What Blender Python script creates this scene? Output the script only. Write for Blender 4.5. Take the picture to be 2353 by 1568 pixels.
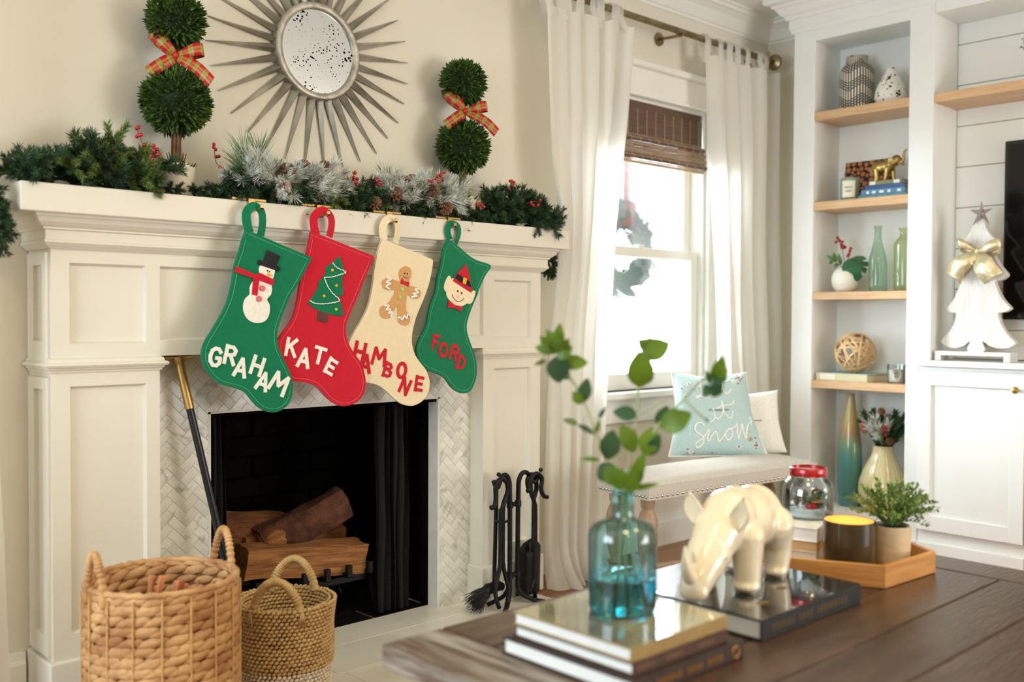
import bpy, bmesh, math, random
import numpy as np
from math import sin, cos, pi, radians, sqrt
from mathutils import Vector, Matrix, Euler, noise

random.seed(7)
SC = bpy.context.scene
COL = SC.collection
for _o in list(bpy.data.objects):
    bpy.data.objects.remove(_o)

# ------------------------------------------------------------------ camera
_yaw, _pitch, _roll = radians(43.262), radians(1.366), radians(0.267)
_fw = Vector((sin(_yaw) * cos(_pitch), cos(_yaw) * cos(_pitch), -sin(_pitch)))
_r0 = Vector((cos(_yaw), -sin(_yaw), 0))
_u0 = _r0.cross(_fw)
_r = _r0 * cos(_roll) + _u0 * sin(_roll)
_u = -_r0 * sin(_roll) + _u0 * cos(_roll)
camd = bpy.data.cameras.new('camera')
camd.sensor_width = 36.0
camd.sensor_fit = 'HORIZONTAL'
camd.lens = 36.0 * 2280.0 / 2353.0
camd.clip_start = 0.05
camd.dof.use_dof = True
camd.dof.focus_distance = 2.95
camd.dof.aperture_fstop = 2.1
camd.dof.aperture_blades = 0
cam = bpy.data.objects.new('camera', camd)
COL.objects.link(cam)
cam.matrix_world = Matrix(((_r.x, _u.x, -_fw.x, 0), (_r.y, _u.y, -_fw.y, 0), (_r.z, _u.z, -_fw.z, 1.0), (0, 0, 0, 1)))
SC.camera = cam

# ------------------------------------------------------------------ world, daylight, exposure
SC.view_settings.view_transform = 'Standard'
SC.view_settings.look = 'None'
SC.view_settings.exposure = 0.0
SC.view_settings.gamma = 1.0
SC.view_settings.use_curve_mapping = False
SC.cycles.use_denoising = True
SC.cycles.max_bounces = 10
SC.cycles.diffuse_bounces = 5
SC.cycles.glossy_bounces = 4
SC.cycles.transmission_bounces = 8
SC.cycles.transparent_max_bounces = 16
SC.cycles.caustics_reflective = False
SC.cycles.caustics_refractive = False
SC.cycles.sample_clamp_indirect = 6.0

w = bpy.data.worlds.new('overcast_sky')
SC.world = w
w.use_nodes = True
_bg = w.node_tree.nodes['Background']
_bg.inputs[0].default_value = (0.92, 0.97, 1.0, 1)      # even overcast sky
_bg.inputs[1].default_value = 38.0

def area(name, loc, target, sx, sy, power, col):
    d = bpy.data.lights.new(name, 'AREA')
    d.shape = 'RECTANGLE'; d.size = sx; d.size_y = sy; d.energy = power; d.color = col
    o = bpy.data.objects.new(name, d); COL.objects.link(o)
    o.location = loc
    o.rotation_euler = (Vector(target) - Vector(loc)).to_track_quat('-Z', 'Y').to_euler()
    return o
# daylight through the glazed doors behind the camera and the window on the left, warm ceiling lamps
area('daylight_garden_doors', (3.2, -2.45, 1.25), (2.1, -0.4, 2.35), 1.9, 2.0, 122, (0.98, 0.99, 0.98))
area('daylight_left_window', (-1.8, 1.60, 1.4), (2.0, 1.2, 2.3), 1.7, 1.7, 92, (0.74, 0.89, 1.0))
for _i, (_x, _y) in enumerate(((1.0, 0.55), (2.0, 0.55), (0.3, -0.9))):
    area('ceiling_lamp', (_x, _y, 2.43), (_x, _y, 0), 0.35, 0.35, 10, (1.0, 0.82, 0.40))

# ------------------------------------------------------------------ mesh helpers
class MB:
    def __init__(s):
        s.v = []; s.f = []
    def add(s, vs, fs):
        n = len(s.v); s.v.extend([tuple(q) for q in vs]); s.f.extend([tuple(i + n for i in f) for f in fs]); return s
    def box(s, x0, x1, y0, y1, z0, z1):
        return s.add([(x0,y0,z0),(x1,y0,z0),(x1,y1,z0),(x0,y1,z0),(x0,y0,z1),(x1,y0,z1),(x1,y1,z1),(x0,y1,z1)],
                     [(3,2,1,0),(4,5,6,7),(0,1,5,4),(1,2,6,5),(2,3,7,6),(3,0,4,7)])
    def bar(s, a, b, w, h, up=(0,0,1)):
        a = Vector(a); b = Vector(b); d = (b - a).normalized(); u = Vector(up)
        r = d.cross(u)
        if r.length < 1e-4: r = d.cross(Vector((1,0,0)))
        r.normalize(); u = r.cross(d)
        vs = [p + r*(sx*w/2) + u*(sz*h/2) for p in (a, b) for sx, sz in ((-1,-1),(1,-1),(1,1),(-1,1))]
        return s.add(vs, [(0,1,2,3),(7,6,5,4),(0,4,5,1),(1,5,6,2),(2,6,7,3),(3,7,4,0)])
    def tube(s, pts, rad, seg=8, caps=True, closed=False, flat=1.0, up=None):
        pts = [Vector(q) for q in pts]; n = len(pts)
        if not hasattr(rad, '__len__'): rad = [rad]*n
        vs = []; fs = []
        prev = None
        for i, q in enumerate(pts):
            if closed: t = pts[(i+1) % n] - pts[i-1]
            else: t = pts[min(i+1, n-1)] - pts[max(i-1, 0)]
            if t.length < 1e-9: t = Vector((0,0,1))
            t.normalize()
            if prev is None:
                a = Vector(up) if up else (Vector((0,0,1)) if abs(t.z) < 0.9 else Vector((1,0,0)))
            else: a = prev
            r = a - t*a.dot(t)
            if r.length < 1e-6: r = t.orthogonal()
            r.normalize(); prev = r; b = t.cross(r)
            for k in range(seg):
                an = 2*pi*k/seg
                vs.append(q + r*(cos(an)*rad[i]) + b*(sin(an)*rad[i]*flat))
        m = n if closed else n-1
        for i in range(m):
            j = (i+1) % n
            for k in range(seg):
                l = (k+1) % seg
                fs.append((i*seg+k, i*seg+l, j*seg+l, j*seg+k))
        if caps and not closed:
            fs.append(tuple(reversed(range(seg)))); fs.append(tuple((n-1)*seg+k for k in range(seg)))
        return s.add(vs, fs)
    def lathe(s, prof, seg=32, c=(0,0,0), capb=True, capt=False, ribs=0, ramp=0.0):
        vs = []; fs = []
        for r, z in prof:
            for k in range(seg):
                an = 2*pi*k/seg; rr = r*(1 + (ramp*cos(an*ribs) if ribs else 0))
                vs.append((c[0]+rr*cos(an), c[1]+rr*sin(an), c[2]+z))
        for i in range(len(prof)-1):
            for k in range(seg):
                l = (k+1) % seg
                fs.append((i*seg+k, i*seg+l, (i+1)*seg+l, (i+1)*seg+k))
        if capb: fs.append(tuple(reversed(range(seg))))
        if capt: fs.append(tuple((len(prof)-1)*seg+k for k in range(seg)))
        return s.add(vs, fs)
    def prism(s, poly, fn, d0, d1):
        """closed 2-D outline extruded from depth d0 to d1; fn(a, b, d) -> xyz"""
        n = len(poly)
        vs = [fn(a, b, d0) for a, b in poly] + [fn(a, b, d1) for a, b in poly]
        fs = [tuple(range(n)), tuple(reversed(range(n, 2*n)))]
        for i in range(n):
            j = (i+1) % n
            fs.append((i, n+i, n+j, j))
        return s.add(vs, fs)
    def ell(s, c, r, seg=10, rings=6, M=None):
        c = Vector(c); vs = []; fs = []
        if not hasattr(r, '__len__'): r = (r, r, r)
        def T(x, y, z):
            q = Vector((x*r[0], y*r[1], z*r[2]))
            if M is not None: q = M @ q
            return c + q
        vs.append(T(0,0,-1))
        for i in range(1, rings):
            ph = -pi/2 + pi*i/rings
            for k in range(seg):
                an = 2*pi*k/seg; vs.append(T(cos(ph)*cos(an), cos(ph)*sin(an), sin(ph)))
        vs.append(T(0,0,1)); top = len(vs)-1
        for k in range(seg):
            l = (k+1) % seg
            fs.append((0, 1+l, 1+k)); b = 1+(rings-2)*seg; fs.append((top, b+k, b+l))
            for i in range(rings-2):
                fs.append((1+i*seg+k, 1+i*seg+l, 1+(i+1)*seg+l, 1+(i+1)*seg+k))
        return s.add(vs, fs)
    def grid(s, nu, nv, fn, closeu=False):
        vs = [fn(i/(nu if closeu else nu-1), j/(nv-1)) for j in range(nv) for i in range(nu)]
        fs = []
        for j in range(nv-1):
            for i in range(nu if closeu else nu-1):
                k = (i+1) % nu
                fs.append((j*nu+i, j*nu+k, (j+1)*nu+k, (j+1)*nu+i))
        return s.add(vs, fs)
    def mesh(s, name, off=(0,0,0), bev=0, segs=2, smooth=False, recalc=True):
        me = bpy.data.meshes.new(name)
        o = Vector(off)
        me.from_pydata([(a-o.x, b-o.y, c-o.z) for a, b, c in s.v], [], s.f)
        if bev or recalc:
            bm = bmesh.new(); bm.from_mesh(me)
            if recalc: bmesh.ops.recalc_face_normals(bm, faces=bm.faces)
            if bev:
                es = [e for e in bm.edges if len(e.link_faces) == 2 and e.calc_face_angle(0) > 0.6]
                bmesh.ops.bevel(bm, geom=es, offset=bev, segments=segs, profile=0.5, affect='EDGES', clamp_overlap=True)
            bm.to_mesh(me); bm.free()
        if smooth:
            for q in me.polygons: q.use_smooth = True
            if smooth != True:
                try: me.set_sharp_from_angle(angle=smooth)
                except Exception: pass
        me.update()
        return me

def wloc(o):
    v = Vector((0,0,0))
    while o is not None:
        v += Vector(o.location); o = o.parent
    return v
def link(name, me, mat, parent=None, loc=(0,0,0), rot=None, scl=None):
    if mat is not None and me is not None and len(me.materials) == 0: me.materials.append(mat)
    o = bpy.data.objects.new(name, me); COL.objects.link(o)
    if parent is not None: o.parent = parent
    o.location = loc
    if rot is not None: o.rotation_euler = rot
    if scl is not None: o.scale = scl
    return o
def tag(o, label, cat, group=None, kind=None):
    if label: o['label'] = label
    if cat: o['category'] = cat
    if group: o['group'] = group
    if kind: o['kind'] = kind
    return o
def thing(name, label, cat, loc, rotz=0.0, group=None, kind=None):
    o = bpy.data.objects.new(name, None); COL.objects.link(o)
    o.empty_display_size = 0.05
    o.location = loc; o.rotation_euler = (0, 0, rotz)
    return tag(o, label, cat, group, kind)
def part(name, mb, mat, parent, local=False, label=None, kind=None, **kw):
    """one mesh part; vertices in world coordinates unless local"""
    off = (0,0,0) if local or parent is None else wloc(parent)
    o = link(name, mb.mesh(name, off, **kw), mat, parent)
    if label: o['label'] = label
    if kind: o['kind'] = kind
    return o
def solo(name, mb, mat, label, cat, base, group=None, kind=None, **kw):
    o = link(name, mb.mesh(name, base, **kw), mat, None, base)
    return tag(o, label, cat, group, kind)
def struct(name, mb, mat, **kw):
    o = link(name, mb.mesh(name, **kw), mat); o['kind'] = 'structure'; return o
def cat_rom(pts, n=6, closed=False):
    P = [Vector(q) for q in pts]; m = len(P); out = []
    for i in range(m if closed else m-1):
        if closed: a, b, c, d = P[i-1], P[i], P[(i+1) % m], P[(i+2) % m]
        else: a, b, c, d = P[max(i-1,0)], P[i], P[i+1], P[min(i+2,m-1)]
        for k in range(n):
            t = k/n
            out.append(0.5*((2*b) + (c-a)*t + (2*a-5*b+4*c-d)*t*t + (3*b-a-3*c+d)*t*t*t))
    if not closed: out.append(P[-1])
    return out

# ------------------------------------------------------------------ materials
def lin(c):
    return tuple((v/255/12.92 if v/255 <= 0.04045 else ((v/255+0.055)/1.055)**2.4) for v in c) + (1,)
MATS = {}
def pm(name, col, rough=0.5, metal=0.0, col2=None, nscale=8.0, ndet=3.0, stretch=None, bump=0.0, bscale=60.0, fac=(0.35,0.65),
       spec=0.5, coat=0.0, trans=0.0, ior=1.45, sheen=0.0, sss=0.0, emit=None, estr=0.0, objvar=0.0, alpha=1.0, bstretch=None):
    m = bpy.data.materials.new(name); m.use_nodes = True; MATS[name] = m
    nt = m.node_tree; N = nt.nodes; L = nt.links; b = N['Principled BSDF']
    b.inputs['Base Color'].default_value = lin(col); b.inputs['Roughness'].default_value = rough
    b.inputs['Metallic'].default_value = metal; b.inputs['IOR'].default_value = ior
    b.inputs['Specular IOR Level'].default_value = spec; b.inputs['Coat Weight'].default_value = coat
    b.inputs['Transmission Weight'].default_value = trans; b.inputs['Sheen Weight'].default_value = sheen
    b.inputs['Alpha'].default_value = alpha
    if emit: b.inputs['Emission Color'].default_value = lin(emit); b.inputs['Emission Strength'].default_value = estr
    tc = None
    def coord(st):
        nonlocal tc
        if tc is None: tc = N.new('ShaderNodeTexCoord')
        if st is None: return tc.outputs['Object']
        mp = N.new('ShaderNodeMapping'); mp.inputs['Scale'].default_value = st
        L.new(tc.outputs['Object'], mp.inputs['Vector']); return mp.outputs['Vector']
    src = None
    if col2 is not None:
        nz = N.new('ShaderNodeTexNoise'); nz.inputs['Scale'].default_value = nscale; nz.inputs['Detail'].default_value = ndet
        L.new(coord(stretch), nz.inputs['Vector'])
        rp = N.new('ShaderNodeValToRGB'); rp.color_ramp.elements[0].position = fac[0]; rp.color_ramp.elements[1].position = fac[1]
        rp.color_ramp.elements[0].color = lin(col); rp.color_ramp.elements[1].color = lin(col2)
        L.new(nz.outputs['Fac'], rp.inputs['Fac']); src = rp.outputs['Color']
    if objvar:
        oi = N.new('ShaderNodeObjectInfo'); hs = N.new('ShaderNodeHueSaturation')
        mr = N.new('ShaderNodeMapRange'); mr.inputs['To Min'].default_value = 1-objvar; mr.inputs['To Max'].default_value = 1+objvar
        L.new(oi.outputs['Random'], mr.inputs['Value']); L.new(mr.outputs['Result'], hs.inputs['Value'])
        if src is None: hs.inputs['Color'].default_value = lin(col)
        else: L.new(src, hs.inputs['Color'])
        src = hs.outputs['Color']
    if src is not None: L.new(src, b.inputs['Base Color'])
    if bump:
        nb = N.new('ShaderNodeTexNoise'); nb.inputs['Scale'].default_value = bscale; nb.inputs['Detail'].default_value = 4
        L.new(coord(bstretch if bstretch else stretch), nb.inputs['Vector'])
        bp = N.new('ShaderNodeBump'); bp.inputs['Strength'].default_value = bump; bp.inputs['Distance'].default_value = 0.01
        L.new(nb.outputs['Fac'], bp.inputs['Height']); L.new(bp.outputs['Normal'], b.inputs['Normal'])
    return m
def nodes(m):
    return m.node_tree.nodes, m.node_tree.links, m.node_tree.nodes['Principled BSDF'], m.node_tree.nodes['Material Output']
def cloth(name, col, transl=0.4, rough=0.9, bump=0.15, bscale=400):
    m = pm(name, col, rough, bump=bump, bscale=bscale, spec=0.1)
    N, L, b, out = nodes(m)
    t = N.new('ShaderNodeBsdfTranslucent'); t.inputs['Color'].default_value = lin(col)
    mx = N.new('ShaderNodeMixShader'); mx.inputs[0].default_value = transl
    L.new(b.outputs[0], mx.inputs[1]); L.new(t.outputs[0], mx.inputs[2]); L.new(mx.outputs[0], out.inputs['Surface'])
    return m
def thin_glass(name, col, rough=0.03, haze=0.0, hazecol=(255,255,255), refl=0.08):
    """thin pane: tinted transparency, mirror glint and optional milky haze"""
    m = bpy.data.materials.new(name); m.use_nodes = True
    N, L, b, out = nodes(m); N.remove(b)
    tr = N.new('ShaderNodeBsdfTransparent'); tr.inputs[0].default_value = lin(col)
    gl = N.new('ShaderNodeBsdfGlossy'); gl.inputs['Roughness'].default_value = rough
    lw = N.new('ShaderNodeLayerWeight'); lw.inputs['Blend'].default_value = 0.25
    mr = N.new('ShaderNodeMapRange'); mr.inputs['To Min'].default_value = refl; mr.inputs['To Max'].default_value = 0.75
    L.new(lw.outputs['Fresnel'], mr.inputs['Value'])
    mx = N.new('ShaderNodeMixShader'); L.new(mr.outputs['Result'], mx.inputs[0]); L.new(tr.outputs[0], mx.inputs[1]); L.new(gl.outputs[0], mx.inputs[2])
    res = mx
    if haze:
        tl = N.new('ShaderNodeBsdfTranslucent'); tl.inputs['Color'].default_value = lin(hazecol)
        m2 = N.new('ShaderNodeMixShader'); m2.inputs[0].default_value = haze
        L.new(mx.outputs[0], m2.inputs[1]); L.new(tl.outputs[0], m2.inputs[2]); res = m2
    L.new(res.outputs[0], out.inputs['Surface'])
    return m

WHITE = pm('white_paint', (220,215,201), 0.42, col2=(223,218,205), nscale=3, bump=0.02, bscale=40)  # same white as the built-ins, with warm room light mixed into it
WALL = pm('beige_wall_paint', (224,218,202), 0.75, col2=(227,221,206), nscale=2, bump=0.03, bscale=180)
CEIL = pm('ceiling_paint', (240,240,236), 0.8, col2=(244,244,240), nscale=2)
TRIM = pm('trim_paint', (238,237,230), 0.4, col2=(241,240,234), nscale=3)
OAKF = pm('oak_floor', (128,84,52), 0.35, col2=(160,108,68), nscale=6, ndet=6, stretch=(1,14,14), bump=0.1, bscale=40, objvar=0.14)
SHELFW = pm('shelf_pine', (200,160,118), 0.45, col2=(216,180,140), nscale=7, ndet=5, stretch=(10,1.2,16), bump=0.06, bscale=30)
BRASS = pm('aged_brass', (184,150,92), 0.38, metal=0.85, col2=(160,128,74), nscale=12)
GOLD = pm('gold_paint', (184,158,98), 0.34, metal=0.9, col2=(150,124,70), nscale=10)
BLACKM = pm('black_iron', (20,20,21), 0.45, metal=0.6, col2=(32,31,31), nscale=30, bump=0.15, bscale=120)
SILV = pm('nail_silver', (205,202,196), 0.22, metal=1.0)
DARKGRN = pm('needle_green', (36,62,44), 0.6, col2=(64,92,56), nscale=25, objvar=0.25)
YELGRN = pm('needle_olive', (78,100,46), 0.6, col2=(112,132,62), nscale=25, objvar=0.2)
FROST = pm('frosted_needle', (172,182,172), 0.7, col2=(242,242,236), nscale=40, objvar=0.12)
BARK = pm('twig_bark', (92,64,42), 0.8, col2=(122,88,58), nscale=30, bump=0.3, bscale=80)
BERRY = pm('berry_red', (178,22,34), 0.25, col2=(140,12,24), nscale=30, coat=0.4)
ST={
'G':[(1310,1233),(1515,1166),(1492,1128),(1466,1085),(1443,1053),(1430,1026),(1415,991),(1405,961),(1404,938),(1409,911),(1424,880),(1439,852),(1450,825),(1453,802),(1450,778),(1439,756),(1417,740),(1391,735),(1366,741),(1345,753),(1324,775),(1308,793),(1287,804),(1259,812),(1231,822),(1208,842),(1190,868),(1183,893),(1185,915),(1194,937),(1208,958),(1232,995),(1248,1024),(1260,1054),(1268,1087),(1274,1121),(1280,1147),(1290,1173),(1298,1203)],
'K':[(1519,1242),(1736,1181),(1717,1141),(1697,1103),(1678,1062),(1661,1029),(1644,996),(1636,972),(1637,947),(1644,923),(1663,894),(1685,869),(1698,844),(1705,814),(1705,790),(1695,765),(1676,748),(1654,740),(1625,738),(1601,745),(1577,761),(1558,780),(1540,797),(1517,808),(1490,814),(1461,818),(1441,833),(1424,860),(1413,891),(1411,922),(1419,945),(1446,976),(1463,1007),(1474,1046),(1481,1085),(1488,1117),(1495,1144),(1506,1184),(1513,1216)],
'H':[(1775,1236),(1962,1183),(1969,1176),(1963,1140),(1952,1102),(1936,1064),(1918,1030),(1902,997),(1891,963),(1886,934),(1888,910),(1900,880),(1921,855),(1942,833),(1954,807),(1957,786),(1951,761),(1935,741),(1911,728),(1885,723),(1854,729),(1828,743),(1803,762),(1778,782),(1753,795),(1715,804),(1691,818),(1672,846),(1662,878),(1658,909),(1655,925),(1672,953),(1700,992),(1721,1028),(1733,1068),(1741,1108),(1745,1144),(1755,1185),(1762,1209)],
'F':[(2038,1253),(2086,1228),(2120,1206),(2161,1188),(2225,1173),(2200,1139),(2173,1094),(2167,1077),(2144,1037),(2124,993),(2119,962),(2128,932),(2145,896),(2157,870),(2163,839),(2162,803),(2151,777),(2137,758),(2111,750),(2083,756),(2054,775),(2032,800),(2010,813),(1977,825),(1950,835),(1924,858),(1913,888),(1915,913),(1931,942),(1950,971),(1960,1014),(1971,1047),(1987,1082),(1995,1124),(2011,1176),(2017,1214)],
'snow_body':[(1351,1138),(1348,1119),(1353,1105),(1328,1093),(1319,1074),(1320,1059),(1306,1047),(1300,1028),(1302,1010),(1312,993),(1326,984),(1345,981),(1364,986),(1376,999),(1380,1016),(1379,1033),(1371,1046),(1383,1058),(1387,1075),(1385,1094),(1391,1106),(1395,1121),(1391,1132)],
'hat':[(1371,1181),(1412,1166),(1400,1140),(1412,1135),(1408,1123),(1342,1141),(1345,1153),(1360,1151)],
'scarf':[(1279,1133),(1335,1113),(1349,1118),(1393,1100),(1389,1084),(1347,1097),(1341,1055),(1325,1059),(1329,1102),(1274,1118)],
'nose':[(1370,1121),(1390,1111),(1373,1109)],
'eyes':[(1372,1124),(1378,1122)],
'buttons':[(1356,1076),(1346,1047)],
'tree':[(1613,1176),(1633,1121),(1621,1118),(1625,1063),(1611,1060),(1627,1003),(1601,1002),(1563,1010),(1531,1021),(1505,1038),(1526,1061),(1542,1087),(1539,1095),(1556,1113),(1568,1129),(1562,1139),(1586,1154)],
'trunk':[(1539,1015),(1575,1004),(1571,981),(1536,988)],
'garl1':[(1587,1155),(1603,1141),(1632,1130),(1610,1121),(1584,1114),(1559,1112)],
'garl2':[(1559,1112),(1570,1088),(1586,1068),(1611,1047),(1582,1039),(1549,1036),(1526,1038),(1512,1045)],
'baubles':[(1587,1134),(1601,1090),(1559,1059),(1600,1021)],
'man':[(1858,1156),(1837,1144),(1834,1123),(1839,1109),(1812,1114),(1787,1117),(1772,1107),(1772,1093),(1785,1083),(1818,1082),(1807,1057),(1787,1037),(1765,1030),(1761,1012),(1772,998),(1788,994),(1803,1000),(1817,1019),(1828,1033),(1830,1005),(1833,984),(1848,975),(1866,975),(1877,986),(1875,1009),(1863,1017),(1862,1046),(1868,1069),(1886,1059),(1907,1057),(1918,1067),(1917,1082),(1902,1092),(1873,1098),(1873,1110),(1881,1125),(1882,1143),(1873,1153)],
'mbow':[(1844,1119),(1853,1109),(1873,1108),(1869,1092),(1858,1098),(1838,1103)],
'mbtn':[(1847,1084),(1837,1060)],
'meyes':[(1856,1134),(1866,1133)],
'msmile':[(1850,1126),(1858,1120),(1869,1122)],
'z1':[(1787,1118),(1802,1114),(1785,1105),(1802,1101),(1785,1093),(1798,1083)],
'z2':[(1910,1088),(1894,1084),(1909,1076),(1886,1071),(1902,1065),(1881,1061)],
'z3':[(1778,1033),(1795,1034),(1785,1021),(1800,1023),(1795,1010),(1807,1015),(1802,1000)],
'z4':[(1829,996),(1838,998),(1845,990),(1853,1003),(1861,994),(1867,1008),(1876,1000)],
'face':[(2058,1126),(2135,1085),(2133,1058),(2115,1043),(2087,1034),(2059,1042),(2039,1059),(2031,1074),(2036,1095)],
'earl':[(2042,1134),(2054,1120),(2053,1092),(2031,1080),(2021,1095),(2028,1117)],
'earr':[(2155,1085),(2138,1084),(2124,1054),(2120,1044),(2136,1045),(2147,1059)],
'elfhat':[(2112,1173),(2127,1137),(2137,1094),(2135,1080),(2098,1097),(2056,1117),(2072,1139)],
'band':[(2074,1141),(2127,1117),(2135,1097),(2095,1110),(2064,1126)],
'buckle':[(2099,1130),(2114,1126),(2109,1106),(2095,1110)],
'eeyes':[(2078,1084),(2094,1078)],
'enose':[(2078,1068)],
'esmile':[(2054,1074),(2059,1062),(2076,1051),(2093,1053),(2104,1062)],
'ebow':[(2039,1055),(2062,1040),(2097,1034),(2090,1018),(2066,1029),(2035,1030)],
'GL':[('G',1220,892,8,51),('R',1263,896,14,52),('A',1293,862,14,52),('H',1342,865,20,52),('A',1359,822,20,51),('M',1409,814,30,56)],
'KL':[('K',1453,913,12,52),('A',1494,882,12,55),('T',1545,889,16,52),('E',1583,855,30,50)],
'HL':[('H',1691,896,14,58),('A',1712,860,10,56),('M',1762,879,12,53),('B',1794,838,20,48),('O',1846,835,10,54),('N',1859,786,28,51),('E',1914,791,10,50)],
'FL':[('F',1990,920,8,49),('O',2019,894,8,51),('R',2066,885,20,52),('D',2094,852,22,50)],
'loopG':[(1323,1225),(1315,1252),(1315,1280),(1335,1298),(1358,1286),(1362,1252),(1356,1220)],
'loopK':[(1538,1233),(1531,1260),(1533,1286),(1561,1305),(1586,1290),(1590,1264),(1582,1230)],
'loopH':[(1785,1232),(1778,1258),(1784,1285),(1807,1301),(1832,1288),(1835,1258),(1825,1225)],
'loopF':[(2052,1250),(2042,1275),(2047,1297),(2064,1303),(2086,1295),(2089,1270),(2075,1239)],
'hooks':[(1351,1299),(1569,1299),(1817,1297),(2060,1300)],
}
TREE=[(1627,1411),(1598,1409),(1590,1368),(1572,1337),(1545,1308),(1547,1298),(1566,1279),(1546,1235),(1526,1204),(1508,1181),(1509,1169),(1526,1156),(1550,1150),(1539,1114),(1520,1079),(1494,1049),(1494,1040),(1512,1029),(1538,1024),(1523,978),(1498,939),(1472,912),(1474,902),(1497,889),(1536,887),(1570,897),(1596,913),(1587,873),(1653,871),(1644,911),(1670,892),(1705,883),(1736,890),(1759,906),(1755,919),(1727,951),(1707,987),(1700,1024),(1718,1028),(1736,1037),(1735,1050),(1708,1086),(1694,1122),(1686,1153),(1710,1166),(1723,1179),(1715,1195),(1690,1225),(1673,1266),(1681,1289),(1686,1302),(1679,1315),(1656,1342),(1639,1376)]
# ================================================================== the room
YW, XW, ZC = 2.72, 4.276, 2.44
XB = 4.032                      # face of the built-ins
fl = struct('floor', MB().box(-2.0, 4.42, -2.6, 2.9, -0.08, -0.018), pm('floor_joint', (52,34,22), 0.9, col2=(60,40,26)))
pl = MB().box(-0.5, 0.5, -0.5, 0.5, -0.5, 0.5).mesh('plank')
pl.materials.append(OAKF)
rp = random.Random(3)
yy = -2.6; row = 0
while yy < 2.70:
    xx = -2.0 - rp.random()*1.0
    while xx < 4.28:
        ln = 1.55 + rp.random()*0.6
        a, b = max(xx, -2.0), min(xx+ln, 4.28)
        if b - a > 0.02:
            link('plank', pl, None, fl, ((a+b)/2, yy+0.075, -0.009), scl=(b-a-0.0025, 0.1475, 0.018))
        xx += ln
    yy += 0.15; row += 1
# walls
WX0, WX1, WZ0, WZ1 = 2.93, 3.77, 0.69, 1.94      # window opening
FX0, FX1, FZ1 = 1.294, 2.125, 0.724              # firebox opening
m = MB()
yb = YW + 0.15
m.box(-2.0, FX0, YW, yb, 0, ZC).box(FX0, FX1, YW, yb, FZ1, ZC).box(FX1, WX0, YW, yb, 0, ZC)
m.box(WX0, WX1, YW, yb, 0, WZ0).box(WX0, WX1, YW, yb, WZ1, ZC).box(WX1, XW+0.15, YW, yb, 0, ZC)
struct('wall_back', m, WALL)
struct('wall_right', MB().box(XW, XW+0.15, -2.6, YW, 0, ZC), WALL)
struct('wall_left', MB().box(-2.1, -1.95, -2.6, YW+0.15, 0, ZC), WALL)
struct('wall_front', MB().box(-2.0, 4.42, -2.75, -2.6, 0, ZC), WALL)
struct('ceiling', MB().box(-2.1, 4.42, -2.75, YW+0.15, ZC, ZC+0.1), CEIL)
# crown moulding along the window wall and the free strip of right wall
CR = [(0,0),(0.008,0),(0.010,0.010),(0.020,0.014),(0.030,0.030),(0.048,0.055),(0.070,0.072),(0.080,0.076),(0.082,0.088),(0.094,0.092),(0.094,0.100),(0,0.100)]
def crown(name, prof, a, b, dirv, z0, mat=TRIM):
    """profile (out, up) swept from a to b (xy), projecting along dirv (xy)"""
    mm = MB(); n = len(prof)
    vs = [(p[0]+dirv[0]*o, p[1]+dirv[1]*o, z0+u) for p in (a, b) for o, u in prof]
    fs = [tuple(range(n)), tuple(reversed(range(n, 2*n)))] + [(i, (i+1) % n, n+(i+1) % n, n+i) for i in range(n)]
    mm.add(vs, fs)
    return mm
struct('trim_1', crown('t', CR, (-1.95, YW), (XW, YW), (0,-1), ZC-0.1), TRIM)
struct('trim_2', crown('t', CR, (XW, 2.43), (XW, YW), (-1,0), ZC-0.1), TRIM)
BB = [(0,0),(0.016,0),(0.016,0.10),(0.012,0.112),(0.010,0.13),(0,0.13)]
struct('baseboard_back', crown('b', BB, (2.56, YW), (XW, YW), (0,-1), 0), TRIM)
struct('baseboard_left', crown('b', BB, (-1.95, YW), (0.83, YW), (0,-1), 0), TRIM)
struct('baseboard_right', crown('b', BB, (XW, 2.43), (XW, YW), (-1,0), 0), TRIM)

# ------------------------------------------------------------------ window
win = thing('window_1', None, None, (3.35, YW, 0.69)); win['kind'] = 'structure'
part('casing_jamb', MB().box(2.83, 2.93, 2.695, YW, 0.69, 1.94), TRIM, win, bev=0.004)
part('casing_jamb', MB().box(3.77, 3.87, 2.695, YW, 0.69, 1.94), TRIM, win, bev=0.004)
part('head_casing', MB().box(2.815, 3.885, 2.692, YW, 1.945, 2.055), TRIM, win, bev=0.003)
part('head_bead', MB().box(2.81, 3.89, 2.680, YW, 1.932, 1.948), TRIM, win, bev=0.004)
part('head_cap', MB().box(2.80, 3.90, 2.668, YW, 2.055, 2.082), TRIM, win, bev=0.006)
part('stool', MB().box(2.80, 3.90, 2.655, 2.80, 0.662, 0.690), TRIM, win, bev=0.006)
part('apron', MB().box(2.84, 3.86, 2.700, YW, 0.560, 0.662), TRIM, win, bev=0.004)
part('jamb_liner', MB().box(2.93, 2.948, YW, 2.86, 0.69, 1.94).box(3.752, 3.77, YW, 2.86, 0.69, 1.94).box(2.948, 3.752, YW, 2.86, 1.922, 1.94), TRIM, win)
GLASS = thin_glass('window_glass', (250,254,255), haze=0.012, refl=0.03)  # milky haze mixed into the pane stands in for window glare
def sash(y0, y1, z0, z1, bot, top):
    s = part('sash', MB().box(2.948, 2.995, y0, y1, z0, z1).box(3.705, 3.752, y0, y1, z0, z1).box(2.995, 3.705, y0, y1, z0, z0+bot).box(2.995, 3.705, y0, y1, z1-top, z1), TRIM, win, bev=0.003)
    ym = (y0+y1)/2
    g = part('pane', MB().box(2.99, 3.71, ym-0.002, ym+0.002, z0+bot-0.005, z1-top+0.005), GLASS, None)
    g.parent = s; g.location = -wloc(win)
    return s
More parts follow.
